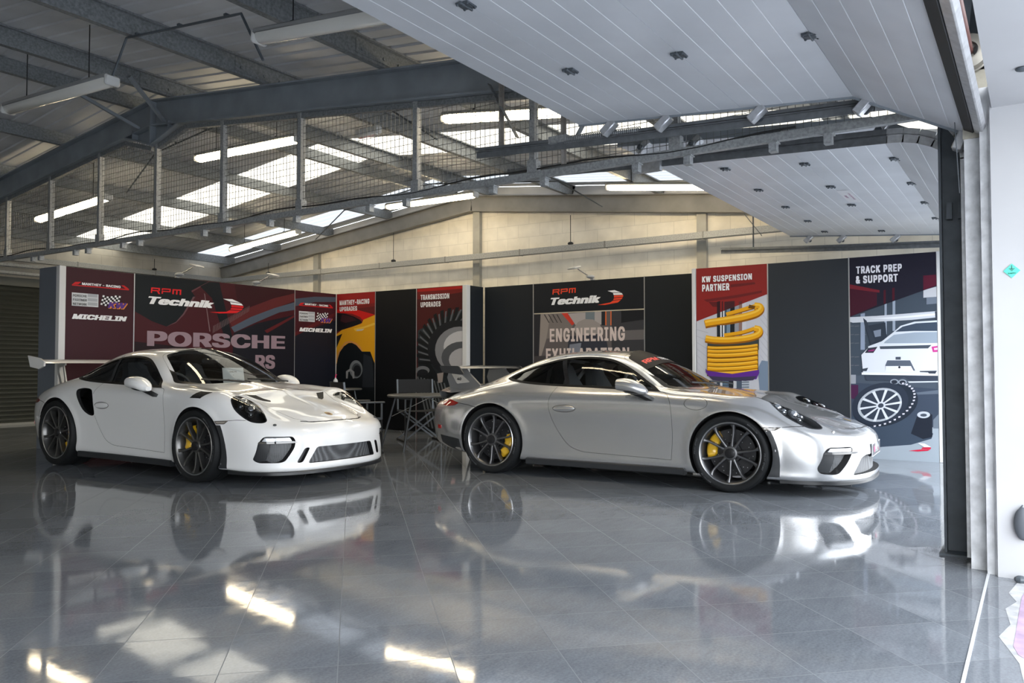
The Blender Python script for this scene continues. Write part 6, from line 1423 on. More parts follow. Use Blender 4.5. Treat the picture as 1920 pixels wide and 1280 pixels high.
round_table(9.62, 10.0, .42, .72, 'small round dark table in the inner corner of the stand', ((-.28, .30), (-.30, -.28), (.28, -.30), (.30, .28)))
def chair(x, y, rz, label):
    r = empty('folding_chair', (x, y, 0), rz, label, 'chair', "director's chairs beside the folding table")
    W, D = .27, .22       # half width, half depth; it faces +x
    for s in (-1, 1):
        a = MB(); a.box((0, s*W, .645), (.52, .055, .022), bev=.008); a.build('armrest', al, r, 40)
        p = MB(); p.beam((-D, s*W, .43), (-D-.05, s*W, .90), .024, .024, (0, 1, 0)); p.build('back_post', al, r)
        p = MB(); p.beam((D, s*W, .43), (D, s*W, .64), .022, .022, (0, 1, 0)); p.beam((-D, s*W, .44), (D, s*W, .44), .022, .028); p.build('side_frame', al, r)
    for q in (-1, 1):
        for s in (-1, 1):
            l = MB(); l.beam((q*(D-.02)+s*.012, s*W, .44), (q*(D-.02)+s*.012, -s*W, .03), .022, .016, (1, 0, 0)); l.build('leg', al, r)
    for s in (-1, 1):
        f = MB(); f.box((0, s*W, .015), (2*D+.06, .03, .03), bev=.008); f.build('foot', mat('chair_foot', (.02, .02, .022), .6), r, 40)
        f = MB(); f.beam((D, s*W, .03), (D, s*W, .44), .02, .02, (0, 1, 0)); f.build('front_leg', al if s > 0 else blkf, r)
    c = MB(); P = []
    for k in range(9):
        y_ = -W+2*W*k/8; P.append([(-D-.0, y_, .455-.02*(1-(y_/W)**2)), (D, y_, .455-.018*(1-(y_/W)**2))])
    c.grid(P); P2 = [[(x_, y_, z_-.006) for x_, y_, z_ in q] for q in P]; c.grid([q[::-1] for q in P2]); c.build('seat', blkf, r, 60)
    c = MB(); P = []
    for k in range(9):
        y_ = -W+2*W*k/8; o = .03*(1-(y_/W)**2); P.append([(-D-.030-o, y_, .70), (-D-.052-o, y_, .90), (-D-.058-o, y_, .90), (-D-.036-o, y_, .70), (-D-.030-o, y_, .70)])
    c.grid(P); c.build('backrest', blkf, r, 60)
    b = MB()
    for q in (-1, 1): b.ellipsoid((q*(D-.02), 0, .235), (.02, .008, .008), 8, 6)
    b.build('pivot', alb, r)
chair(7.30, 7.22, math.atan2(-.5, 1), "black folding director's chair between the white car's nose and the table")
chair(8.98, 7.62, math.atan2(-.92, -.63), "black folding director's chair behind the table, before the gear picture")
bt = empty('spray_bottle', (9.60, 10.02, .72), 0, 'clear pump bottle with a pink top standing in the corner of the stand', 'bottle')
c = MB(); c.lathe([(0, 0), (.038, 0), (.040, .01), (.040, .12), (.034, .145), (.014, .165), (.014, .18), (0, .18)], 20, 'z'); c.build('body', mat('bottle_clear', (.62, .64, .66), .15), bt, 50)
c = MB(); c.lathe([(.0405, .03), (.0408, .03), (.0408, .10), (.0405, .10)], 20, 'z'); c.build('paper_label', mat('card_white', (.72, .76, .80), .5), bt, 50)
c = MB(); c.cyl((0, 0, .18), (0, 0, .205), .012, 10); c.cyl((0, 0, .205), (0, 0, .225), .005, 8); c.box((.01, 0, .23), (.04, .016, .014), bev=.004); c.build('pump', mat('print_pink', (.75, .03, .18), .4), bt, 40)
# ---------------------------------------------------------------- car builder
def flake_paint(name, col, metal, rough, spec=.5):
    if name in MATS: return MATS[name]
    m = mat(name, col, rough, metal, spec, 1.0)
    return m
def offset_poly(P, d):
    """move a closed 2d polygon outwards by d (inwards if negative)"""
    n = len(P); A = sum(P[i][0]*P[(i+1) % n][1]-P[(i+1) % n][0]*P[i][1] for i in range(n))
    s = 1 if A > 0 else -1; out = []
    for i in range(n):
        a = Vector(P[i-1]); b = Vector(P[i]); c = Vector(P[(i+1) % n])
        t1 = (b-a).normalized(); t2 = (c-b).normalized()
        n1 = Vector((t1.y, -t1.x))*s; n2 = Vector((t2.y, -t2.x))*s
        m = (n1+n2); m = m.normalized() if m.length > 1e-6 else n1
        k = 1/max(.4, m.dot(n1))
        out.append(tuple(b+m*d*k))
    return out
def smooth_poly(P, n=3, sharp=()):
    """closed catmull-rom subdivision"""
    N = len(P); out = []
    for i in range(N):
        p0, p1, p2, p3 = [Vector(P[(i+k) % N]) for k in (-1, 0, 1, 2)]
        if i in sharp: p0 = p1*2-p2
        if (i+1) % N in sharp: p3 = p2*2-p1
        for k in range(n):
            t = k/n
            out.append(tuple(.5*((2*p1)+(p2-p0)*t+(2*p0-5*p1+4*p2-p3)*t*t+(3*p1-p0-3*p2+p3)*t**3)))
    return out
def round_poly(P, r, n=4):
    """round the corners of a closed polygon"""
    N = len(P); out = []
    for i in range(N):
        a, b, c = Vector(P[i-1]), Vector(P[i]), Vector(P[(i+1) % N])
        u = a-b; v = c-b; rr = min(r, u.length*.45, v.length*.45)
        p = b+u.normalized()*rr; q = b+v.normalized()*rr
        for k in range(n+1):
            t = k/n; out.append(tuple(p*(1-t)**2+b*2*t*(1-t)+q*t*t))
    return out
class Frame:
    def __init__(s, ex, ey, d, o=(0, 0, 0)): s.ex = Vector(ex); s.ey = Vector(ey); s.d = Vector(d).normalized(); s.o = Vector(o)
SIDE = Frame((1, 0, 0), (0, 0, 1), (0, 1, 0))          # the right flank, seen from -y
TOP = Frame((1, 0, 0), (0, 1, 0), (0, 0, -1))
FRONT = Frame((0, 1, 0), (0, 0, 1), (-1, 0, 0))
def hit(bvh, fr, a, b):
    p = fr.o+fr.ex*a+fr.ey*b
    r = bvh.ray_cast(p-fr.d*5, fr.d)
    if r[0] is None:
        r = bvh.find_nearest(p-fr.d*1.2)
    return r[0], r[1]
def fill(poly, res):
    """triangulate a polygon with inner points on a grid"""
    P = [Vector(p) for p in poly]
    B = []
    n = len(P)
    for i in range(n):
        a, b = P[i], P[(i+1) % n]; k = max(1, int((b-a).length/res))
        for j in range(k): B.append(a.lerp(b, j/k))
    nb = len(B)
    xs = [p.x for p in B]; ys = [p.y for p in B]
    x = min(xs)+res*.5; pts = list(B)
    while x < max(xs):
        y = min(ys)+res*.5
        while y < max(ys):
            ins = False; j = nb-1; dm = 9
            for i in range(nb):
                a, b = B[i], B[j]
                if (a.y > y) != (b.y > y) and x < (b.x-a.x)*(y-a.y)/(b.y-a.y)+a.x: ins = not ins
                dm = min(dm, (a.x-x)**2+(a.y-y)**2); j = i
            if ins and dm > (res*.4)**2: pts.append(Vector((x, y)))
            y += res
        x += res
    v, e, f, *_ = delaunay_2d_cdt(pts, [(i, (i+1) % nb) for i in range(nb)], [], 1, 1e-6)
    return v, f, nb
def patch(bvh, poly, fr, off=.002, thick=0.0, res=.04):
    v, f, nb = fill(poly, res)
    mb = MB(); top = []; bot = []
    for p in v:
        h, n = hit(bvh, fr, p.x, p.y)
        if n.dot(fr.d) > 0: n = -n
        top.append(h+n*off); bot.append(h+n*(off-thick))
    if thick <= 0: return mb.add(top, f)
    n = len(v)
    ed = {}
    for q in f:
        for i in range(len(q)):
            a, b = q[i], q[(i+1) % len(q)]
            ed[(a, b)] = 1
    F = [tuple(q) for q in f]+[tuple(i+n for i in q[::-1]) for q in f]
    F += [(b, a, a+n, b+n) for (a, b) in ed if (b, a) not in ed]
    return mb.add(top+bot, F)
def cutter(bvh, poly, fr, out=.03, inn=.07, res=.05):
    """closed solid that follows the surface, from out above it to inn below it along the view of the frame"""
    v, f, nb = fill(poly, res)
    top = []; bot = []
    for p in v:
        h, n = hit(bvh, fr, p.x, p.y)
        top.append(h-fr.d*out); bot.append(h+fr.d*inn)
    n = len(v); ed = {}
    for q in f:
        for i in range(len(q)): ed[(q[i], q[(i+1) % len(q)])] = 1
    F = [tuple(q) for q in f]+[tuple(i+n for i in q[::-1]) for q in f]
    F += [(b, a, a+n, b+n) for (a, b) in ed if (b, a) not in ed]
    return MB().add(top+bot, F)
def ring_patch(bvh, outer, inner, fr, off=.002, res=.02):
    """band between two polygons of equal count"""
    mb = MB(); n = len(outer); P = [[], []]
    for k, poly in enumerate((outer, inner)):
        for i in range(n):
            a = Vector(poly[i]); b = Vector(poly[(i+1) % n]); m = max(1, int((Vector(outer[(i+1) % n])-Vector(outer[i])).length/res))
            for j in range(m):
                q = a.lerp(b, j/m); h, nn = hit(bvh, fr, q.x, q.y)
                if nn.dot(fr.d) > 0: nn = -nn
                P[k].append(h+nn*off)
    P = [r+[r[0]] for r in P]
    return mb.grid(P)
def line_strip(bvh, pts, fr, w, off=.0015, res=.03):
    """thin strip along a 2d polyline lying on the surface"""
    L = [Vector(p) for p in pts]; Q = []
    for a, b in zip(L, L[1:]):
        m = max(1, int((b-a).length/res))
        Q += [a.lerp(b, j/m) for j in range(m)]
    Q.append(L[-1]); G = [[], []]
    for i, q in enumerate(Q):
        t = (Q[min(i+1, len(Q)-1)]-Q[max(i-1, 0)]).normalized(); nn = Vector((-t.y, t.x))
        for k, sg in enumerate((-1, 1)):
            e = q+nn*sg*w/2; h, n = hit(bvh, fr, e.x, e.y)
            if n.dot(fr.d) > 0: n = -n
            G[k].append(h+n*off)
    return MB().grid(G)
def solid(mb):
    me = bpy.data.meshes.new('c'); me.from_pydata(mb.v, [], mb.f); me.update()
    bm = bmesh.new(); bm.from_mesh(me)
    bmesh.ops.remove_doubles(bm, verts=bm.verts, dist=1e-6)
    bmesh.ops.recalc_face_normals(bm, faces=bm.faces)
    if bm.calc_volume(signed=True) < 0: bmesh.ops.reverse_faces(bm, faces=bm.faces)
    bm.to_mesh(me); bm.free()
    return me
def boolean(me, cut, op='DIFFERENCE'):
    a = bpy.data.objects.new('a', me); b = bpy.data.objects.new('b', cut if isinstance(cut, bpy.types.Mesh) else solid(cut))
    COL.objects.link(a); COL.objects.link(b)
    md = a.modifiers.new('b', 'BOOLEAN'); md.operation = op; md.object = b; md.solver = 'MANIFOLD'
    bpy.context.view_layer.update()
    dg = bpy.context.evaluated_depsgraph_get()
    r = bpy.data.meshes.new_from_object(a.evaluated_get(dg), depsgraph=dg)
    bpy.data.objects.remove(a); bpy.data.objects.remove(b)
    if len(r.polygons) == 0 or (op == 'DIFFERENCE' and len(r.polygons) < 20): print('boolean came out empty', op); return me
    return r
def make_wheel(car, x, side, r, rim, width, yout, steer=0, mats=None, caliper_ang=150, hub_red=False):
    """side -1 = right. the wheel is modelled with its outer face towards -y"""
    M = mats
    root = Matrix.Translation((x, side*yout, r)) @ (Matrix.Rotation(PI if side > 0 else 0, 4, 'Z'))
    # rim: barrel, lip and ten blades in five pairs
    mb = MB(); R = rim
    prof = [(R+.004, .004), (R-.002, .0), (R-.010, .004), (R-.014, .012), (R-.022, .020), (R-.027, .05), (R-.034, .09), (R-.036, width-.03), (R-.010, width-.012), (R, width), (R+.006, width-.01), (R-.02, width-.03), (R-.02, .03), (R+.004, .012)]
    mb.lathe(prof, 96, 'y', closed=True)
    for pair in range(5):
        for sg in (-1, 1):
            a0 = math.radians(67+72*pair+sg*13.5)
            P = []
            for (rr, hw, yf, dep, da) in ((.050, .015, .028, .045, 0), (.085, .0105, .026, .05, .0), (.13, .0085, .024, .05, sg*.004), (.18, .0085, .021, .048, sg*.010), (.215, .0095, .018, .046, sg*.022), (R-.035, .0125, .014, .05, sg*.05), (R-.018, .019, .010, .06, sg*.075)):
                a = a0+da; c, s = math.cos(a), math.sin(a)
                ring = []
                for (w, y) in ((-hw, yf+.004), (-hw*.45, yf), (hw*.45, yf), (hw, yf+.004), (hw*1.25, yf+dep), (-hw*1.25, yf+dep)):
                    ring.append((rr*c-w*s, y, rr*s+w*c))
                P.append(ring+[ring[0]])
            mb.grid(P)
    mb.lathe([(.0, .020), (.046, .020), (.060, .024), (.066, .034), (.066, .07), (.0, .07)], 40, 'y')
    w = mb.build('wheel', M['rim'], car, 40); w.matrix_local = root
    rl = MB(); rl.lathe([(R+.0045, .003), (R-.002, -.0012), (R-.0085, .0030), (R-.006, .006), (R+.003, .008)], 96, 'y', closed=True); rl.build('rim_lip', mat('rim_bright', (.50, .50, .50), .28, .9), w, 50)
    tb = MB(); H = r-R; W = width
    tp = [(R-.004, .014), (R+.004, .002), (R+H*.28, -.009), (R+H*.55, -.012), (R+H*.80, -.004), (r-.008, .012), (r-.001, .030), (r, .05), (r, W/2-.012), (r-.007, W/2-.010), (r-.007, W/2+.010), (r, W/2+.012), (r, W-.05), (r-.001, W-.03), (r-.008, W-.012), (R+H*.5, W+.012), (R, W-.004), (R-.004, W-.016)]
    tb.lathe(tp, 96, 'y', closed=True)
    # shoulder grooves
    t = tb.build('tyre', M['tyre'], w, 40)
    lb = MB()          # raised sidewall lettering
    for txt, ang, k in (('MICHELIN', 48, .80), ('PILOT SPORT', -10, .62), ('MICHELIN', 228, .80), ('PILOT SPORT', 170, .62)):
        V, F = text_geo(txt, H*.26, 1.25, .15, .02, 'C'); rad = R+H*.42
        vv = []
        for (px, py) in V:
            a = math.radians(ang)-px/rad; q = rad+py
            u = (q-R)/H; y = -.0095-.0025*math.sin(min(1, max(0, u))*PI)-.0016
            vv.append((q*math.cos(a), y, q*math.sin(a)))
        lb = MB(); lb.add(vv, F); lb.build('tyre_lettering', M['tyre_text'], w)
    cb = MB(); cb.lathe([(0, .008), (.034, .006), (.043, .010), (.046, .024), (.0, .024)], 32, 'y')
    for k in range(12):
        a = 2*PI*k/12; cb.box((.036*math.cos(a), .009, .036*math.sin(a)), (.012, .006, .006), Matrix.Rotation(-a, 3, 'Y'))
    cb.build('wheel_nut', M['nut_red'] if hub_red else M['nut'], w, 40)
    db = MB(); dr = R*.76; db.lathe([(.075, .100), (dr, .100), (dr, .132), (.075, .132)], 64, 'y', closed=True)
    db.lathe([(.0, .078), (.085, .080), (.092, .10), (.092, .11), (0, .11)], 32, 'y')
    d = db.build('brake_disc', M['disc'], w, 35)
    hb = MB()
    for k in range(10):
        a = 2*PI*k/10+.2; hb.cyl((.082*math.cos(a), .088, .082*math.sin(a)), (.082*math.cos(a), .070, .082*math.sin(a)), .007, 8)
        for q in range(3):
            a2 = a+.15*q; rr = dr*(.62+.13*q); hb.cyl((rr*math.cos(a2), .1005, rr*math.sin(a2)), (rr*math.cos(a2), .0985, rr*math.sin(a2)), .0045, 6)
    hb.build('disc_bolt', M['bolt'], w, 40)
    kb = MB(); P = []
    for k in range(15):
        a = math.radians(caliper_ang-38+76*k/14); c, s = math.cos(a), math.sin(a)
        bulge = .010*(1-abs((k % 5)-2)/2)
        en = 1-.45*max(0, abs(k-7)-5)/2
        r0 = dr-.075*en; r1 = dr+.020*en
        ring = [(r0*c, .112, r0*s), (r0*c, .082-bulge*.4, r0*s), ((r0+.012)*c, .068-bulge, (r0+.012)*s), ((r1-.018)*c, .066-bulge, (r1-.018)*s), (r1*c, .080, r1*s), (r1*c, .112, r1*s)]
        P.append(ring)
    kb.grid(P); kb.add(P[0], [tuple(range(6))]); kb.add(P[-1], [tuple(range(6))[::-1]])
    kb.build('brake_caliper', M['caliper'], w, 50)
    return w
HEAD_F = None
def build_car(name, rs, loc, rz, label, paint, extras):
    root = empty(name, loc, rz, label, 'car')
    blk = mat('black_trim', (.012, .013, .015), .35); dark = mat('car_inner_black', (.006, .006, .007), .7)
    gloss = mat('gloss_black', (.008, .008, .009), .06, coat=1); rub = mat('seal_rubber', (.008, .008, .009), .6, spec=.15)
    fab = mat('cabin_fabric', (.022, .023, .026), .85); seatm = mat('seat_leather', (.085, .09, .10), .6)
    chrome = mat('chrome', (.75, .76, .78), .12, 1.0)
    satin = mat('satin_alloy', (.17, .175, .185), .28, .85)
    M = dict(rim=extras['rim'], tyre=mat('tyre_rubber', (.012, .013, .014), .6, spec=.22, bump=(60, .15)), tyre_text=mat('tyre_mark', (.13, .135, .145), .6), nut=mat('wheel_nut_black', (.02, .02, .022), .35, .4),
             nut_red=mat('wheel_nut_red', (.25, .02, .02), .35), disc=mat('brake_iron', (.035, .035, .038), .45, .5), bolt=mat('bolt_steel', (.55, .56, .58), .3, 1), caliper=mat('caliper_yellow', (.80, .47, .02), .35, coat=.6))
    zz = .016 if rs else 0.0
    G = body_grid(rs)
    v, f = body_mesh(G)
    bvh = BVHTree.FromPolygons([Vector(p) for p in v], f)
    me = bpy.data.meshes.new('shell'); me.from_pydata([tuple(p) for p in v], [], f); me.update()
    # ---- outlines, all in the car frame
    DLO = smooth_poly([(-2.40, .962+zz), (-2.14, .924+zz), (-1.85, .904+zz), (-1.5, .892+zz), (-1.1, .880+zz), (-.66, .866+zz), (-.80, .946+zz), (-.97, 1.052+zz), (-1.13, 1.128+zz), (-1.27, 1.172+zz), (-1.45, 1.192+zz), (-1.65, 1.190+zz), (-1.85, 1.166+zz), (-2.05, 1.118+zz), (-2.22, 1.065+zz), (-2.36, 1.008+zz)], 4, sharp=(5,))
    DLOi = offset_poly(DLO, -.016)
    fx = lambda t: -1.625-.165*t        # b-post line
    zb = lambda x: .866+zz+(-.66-x)*.055
    post = [(-1.652, .899+zz), (-1.605, .897+zz), (-1.765, 1.20+zz), (-1.82, 1.20+zz)]
    WS = [(-.335, 0), (-.36, .25), (-.42, .46), (-.53, .62), (-.64, .688), (-.75, .652), (-.95, .590), (-1.09, .535), (-1.155, .47), (-1.19, .28), (-1.205, 0)]
    WSp = WS+[(x, -y) for x, y in WS[-2:0:-1]]
    WSp = smooth_poly(WSp, 4, sharp=())
    WSi = offset_poly(WSp, -.035)
    # the windscreen is one smooth sheet: fit it to the skin inside its outline
    sp_ = [(x, y) for x in np.linspace(-1.19, -.42, 24) for y in np.linspace(-.66, .66, 25) if abs(y) < .70-.36*max(0, (-.62-x))/.5-.45*max(0, x+.62)]
    zs = []; rows = []
    basis = lambda x, y: [1, x, x*x, y*y, x*y*y, y**4]
    for x, y in sp_: h, _ = hit(bvh, TOP, x, y); zs.append(h.z); rows.append(basis(x, y))
    wc = np.linalg.lstsq(np.array(rows), np.array(zs), rcond=None)[0]
    def ws_pt(x, y, off=0.0):
        z = float(np.dot(wc, basis(x, y))); e = 1e-3
        n_ = Vector((-(float(np.dot(wc, basis(x+e, y)))-z)/e, -(float(np.dot(wc, basis(x, y+e)))-z)/e, 1)).normalized()
        return Vector((x, y, z))+n_*off
    RW = [(-2.02, 0), (-2.03, .30), (-2.08, .40), (-2.35, .43), (-2.62, .42), (-2.70, .36), (-2.73, 0)]
    RWp = RW+[(x, -y) for x, y in RW[-2:0:-1]]
    DOOR = [(-1.735, .90+zz), (-1.772, .82+zz), (-1.79, .74+zz), (-1.775, .64), (-1.73, .53), (-1.66, .42), (-1.585, .335), (-1.50, .293), (-1.38, .272), (-1.0, .262), (-.66, .253), (-.54, .250), (-.525, .45), (-.53, .65), (-.55, .77), (-.60, .845+zz), (-.665, .862+zz)]
    DOOR = smooth_poly(DOOR, 3, sharp=(0, 11, 16))
    HOOD = [(.985, 0), (.965, .17), (.90, .33), (.80, .42), (.62, .455), (.40, .49), (.1, .55), (-.2, .61), (-.42, .655), (-.50, .64), (-.40, .48), (-.33, .26), (-.30, 0)]
    if rs: HOOD = [(x, y) for x, y in HOOD]
    HOODp = HOOD+[(x, -y) for x, y in HOOD[-2:0:-1]]
    FUEL = [(-.305+.105*math.cos(2*PI*k/28), .765+.055*math.sin(2*PI*k/28)) for k in range(28)]
    hd = Vector((-.62, .42, -.66)).normalized()
    hx = Vector((.80, 0, -.60)); hx = (hx-hd*hx.dot(hd)).normalized(); hy = hd.cross(hx)
    HF = Frame(hx, hy, hd, (.49, -.68, .68))
    H3 = [(.36, -.79, .775), (.305, -.72, .80), (.265, -.61, .80), (.335, -.545, .77), (.45, -.565, .73), (.57, -.61, .69), (.69, -.66, .64), (.745, -.69, .60), (.73, -.735, .58), (.65, -.785, .585), (.555, -.81, .63), (.45, -.82, .70)]
    HEAD = smooth_poly([((Vector(p)-HF.o).dot(hx), (Vector(p)-HF.o).dot(hy)) for p in H3], 4)
    if rs:
        INT = [(-.815, .25), (-.80, .40), (-.77, .462), (-.575, .458), (-.555, .42), (-.565, .36), (-.635, .235), (-.67, .222), (-.79, .222)]
        SLOT = [(-.545, .215), (-.475, .350), (-.425, .352), (-.49, .215)]
        CEN = [(-.44, .205), (-.355, .352), (.355, .352), (.44, .205)]
    else:
        INT = [(-.815, .25), (-.80, .38), (-.775, .425), (-.62, .425), (-.60, .40), (-.64, .33), (-.715, .205), (-.74, .195), (-.80, .20)]
        SLOT = None
        CEN = [(-.60, .185), (-.50, .325), (-.42, .345), (.42, .345), (.50, .325), (.60, .185)]
    mir = lambda P: [(-y, z) for y, z in P][::-1]
    # ---- cut the shell
    for (cx, cz, R) in arches(rs):
        for s in (1, -1):
            c = MB(); c.cyl((cx, s*.52, cz), (cx, s*1.2, cz), R, 96); me = boolean(me, c)
    # cabin hollow, a little inside the outer skin
    U = G.shape[0]; rings = []
    for i in range(U):
        X = G[i, -1, 0]
        if not (-2.50 <= X <= -.66) or (i % 2): continue
        sec = [(G[i, j, 1], G[i, j, 2]) for j in range(G.shape[1]) if G[i, j, 2] > .32 and j > 15]
        pts = []
        for k in range(0, len(sec), 3):
            a = Vector(sec[max(k-2, 0)]); b = Vector(sec[min(k+2, len(sec)-1)]); t = (b-a).normalized()
            n = Vector((-t.y, t.x)); p = Vector(sec[k])+n*.035
            pts.append((max(p.x, .0), min(p.y, 1.4)))
        pts[-1] = (0, sec[-1][1]-.035)
        rings.append((G[i, 20, 0], pts))
    m = min(len(p) for _, p in rings); cv = MB(); RR = []
    for X, p in rings:
        q = [p[round(k*(len(p)-1)/(m-1))] for k in range(m)]
        q = [(max(y, .02) if k < m-1 else 0, z) for k, (y, z) in enumerate(q)]
        RR.append([(X, y, z) for y, z in q]+[(X, -y, z) for y, z in q[-2::-1]])
    n = len(RR[0]); vv = [p for r in RR for p in r]; ff = []
    for i in range(len(RR)-1):
        for k in range(n): ff.append((i*n+k, i*n+(k+1) % n, (i+1)*n+(k+1) % n, (i+1)*n+k))
    ff.append(tuple(range(n))[::-1]); ff.append(tuple((len(RR)-1)*n+k for k in range(n)))
    cv.add(vv, ff)
    me = boolean(me, cv)
    side = MB(); side.prism(DLOi, -1.2, -.30, 'y'); me = boolean(me, side); me = boolean(me, side.flipped_y())
    ws = MB(); ws.prism(WSi, .90, 1.6, 'z'); me = boolean(me, ws)
    rw = MB(); rw.prism(RWp, .96, 1.6, 'z'); me = boolean(me, rw)
    # recesses in the nose, lamps
    recess = [(INT, FRONT, .075), (CEN, FRONT, .09)]+([(SLOT, FRONT, .06)] if SLOT else [])
    for P, fr, dp in recess:
        P = round_poly(P, .025)
        me = boolean(me, cutter(bvh, P, fr, .05, dp))
        if P[0][0] < 0 and abs(sum(p[0] for p in P)) > .5: me = boolean(me, cutter(bvh, mir(P), fr, .05, dp))
    hc = cutter(bvh, HEAD, HF, .04, .065, .03); me = boolean(me, hc); me = boolean(me, hc.flipped_y())
    if rs:
        SV = smooth_poly([(-2.095, .83), (-2.04, .858), (-1.95, .862), (-1.84, .845), (-1.785, .78), (-1.765, .68), (-1.76, .59), (-1.80, .57), (-1.87, .585), (-1.95, .63), (-2.03, .73)], 3)
        sc_ = cutter(bvh, SV, SIDE, .05, .075, .04); me = boolean(me, sc_); me = boolean(me, sc_.flipped_y())
    # ---- separate panels
    def panel(P, fr, dp, pname, parent, both=True):
        nonlocal me
        res = []
        cin = cutter(bvh, P, fr, .05, dp, .06); cout = cutter(bvh, offset_poly(P, .0032), fr, .05, dp+.004, .06)
        for s in ((0, 1) if both else (0,)):
            a, b = (cin, cout) if s == 0 else (cin.flipped_y(), cout.flipped_y())
            pc = boolean(me.copy(), a, 'INTERSECT'); me = boolean(me, b)
            res.append(finish(pc, pname, parent))
        return res
    def finish(m2, pname, parent):
        m2.materials.clear(); m2.materials.append(paint); m2.materials.append(dark)
        idx = []; 
        for p in m2.polygons:
            c = p.center; r = bvh.find_nearest(c)
            inner = r[3] > .004
            if not inner and abs(p.normal.dot(r[1])) < .3: inner = True
            if p.normal.z < -.8 and c.z < .25: inner = True
            idx.append(1 if inner else 0)
        m2.polygons.foreach_set('material_index', idx)
        m2.polygons.foreach_set('use_smooth', [True]*len(m2.polygons)); m2.set_sharp_from_angle(angle=math.radians(32))
        # take the shading normal from the uncut skin
        nor = []
        cn = [tuple(x.vector) for x in m2.corner_normals]
        for p in m2.polygons:
            for li in p.loop_indices:
                if idx[p.index] == 0:
                    r = bvh.find_nearest(m2.vertices[m2.loops[li].vertex_index].co)
                    q = skin_normal(r[0], r[2]); nor.append(tuple(q if q.dot(p.normal) > 0 else -q))
                else: nor.append(cn[li])
        m2.normals_split_custom_set(nor)
        return link(bpy.data.objects.new(pname, m2), parent)
    # smooth vertex normals of the uncut skin
    skin = bpy.data.meshes.new('skin'); skin.from_pydata([tuple(p) for p in v], [], f); skin.update()
    VN = [x.vector.copy() for x in skin.vertex_normals]; VC = [x.co.copy() for x in skin.vertices]
    def skin_normal(p, fi):
        acc = Vector((0, 0, 0))
        for i in f[fi]:
            d = (VC[i]-p).length; acc += VN[i]/(d+1e-4)
        acc.normalize()
        return acc
    doors = panel(DOOR, SIDE, .06, 'door', root)
    hood = panel(HOODp, TOP, .06, 'hood', root, False)[0]
    if not rs: panel(FUEL, SIDE, .03, 'fuel_flap', root, False)
    body = finish(me, 'body', root)
    def both(mb, name, m_, parent=root, smooth=60):
        pr = parent if isinstance(parent, (list, tuple)) else (parent, parent)
        a = mb.build(name, m_, pr[0], smooth); b = mb.flipped_y().build(name, m_, pr[1], smooth)
        return a, b
    # ---- glass
    tint = glass_mat('car_glass', (.84, .87, .86), .9); wtint = glass_mat('windscreen_glass', (.86, .89, .88), .65); tintq = glass_mat('car_glass_dark', (.22, .24, .24), 1.0)
    for s in (0, 1):
        for nm, P, gm in (('side_window', [p for p in offset_poly(DLO, -.008)], tint),):
            front = [p for p in P]
            w_ = patch(bvh, front, SIDE, -.004, 0, .05)
            (w_ if s == 0 else w_.flipped_y()).build('side_window', tint, root, 180)
    qw = patch(bvh, offset_poly([p for p in DLO if p[0] < -1.66], -.010), SIDE, -.0065, 0, .05)
    both(qw, 'quarter_window', tintq, root, 180)
    v_, f_, _ = fill(offset_poly(WSp, -.006), .05); MB().add([ws_pt(p.x, p.y, -.003) for p in v_], f_).build('windshield', wtint, root, 180)
    patch(bvh, offset_poly(RWp, .02), TOP, -.005, 0, .06).build('rear_window', tintq, root, 180)
    both(ring_patch(bvh, DLO, offset_poly(DLO, -.020), SIDE, .0015), 'window_trim', rub)
    both(patch(bvh, post, SIDE, .001, 0, .04), 'door_post', gloss)
    fr_ = [[], []]
    for q_, P_ in enumerate((offset_poly(WSp, .004), offset_poly(WSp, -.040))):
        for i_ in range(len(P_)+1):
            x_, y_ = P_[i_ % len(P_)]; a_ = ws_pt(x_, y_, .001 if q_ else 0.0)
            if q_ == 0: a_ = hit(bvh, TOP, x_, y_)[0]+Vector((0, 0, .0015))
            fr_[q_].append(a_)
    MB().grid(fr_).build('windshield_frame', mat('frit_black', (.008, .008, .009), .35, spec=.3), root, 180)
    # cowl strip with wipers
    cw = MB()
    for s in (-1, 1):
        cw.tube([(-.36, .52 if s > 0 else -.02, .915+zz), (-.40, (.30 if s > 0 else -.25), .937+zz), (-.46, (.05 if s > 0 else -.52), .948+zz)], .009, 6)
    cw.build('wiper', blk, root, 60)
    # ---- lamps
    both(patch(bvh, offset_poly(HEAD, -.002), HF, .0, 0, .03), 'headlight', glass_mat('lamp_lens', (.93, .94, .95), 1.2), root, 180)
    bz = MB(); bowl = cutter(bvh, offset_poly(HEAD, -.004), HF, -.045, .062, .03)
    rg = ring_patch(bvh, HEAD, offset_poly(HEAD, -.012), HF, .001); both(rg, 'headlight_rim', gloss, root)
    led = MB(); hsg = MB()
    for (a, b, q) in ((-.135, -.012, .042), (.005, -.012, .044), (-.065, .055, .020), (.075, .030, .018), (-.08, -.065, .018), (.06, -.055, .018)):
        h, n = hit(bvh, HF, a, b); c = h+hd*.036
        led.ellipsoid(c+Vector(-hd)*.008, (q, q, q*.5), 16, 8, Vector((0, 0, 1)).rotation_difference(-hd).to_matrix())
        ring = [c+(hx*math.cos(t)+hy*math.sin(t))*q*1.15 for t in [2*PI*k/20 for k in range(20)]]
        hsg.tube(ring, .006, 6, True)
    both(led, 'headlight_projector', mat('projector_glass', (.85, .87, .9), .12, .9)); both(hsg, 'headlight_bezel', satin)
    # indicator strip ahead of the front wheel
    IND = [(.285, .592), (.445, .600), (.40, .565), (.315, .562)] if rs else [(.275, .580), (.435, .582), (.385, .552), (.30, .550)]
    both(patch(bvh, round_poly(IND, .01), SIDE, .003, .004, .03), 'indicator', mat('indicator_smoke', (.10, .09, .08), .1, coat=1))
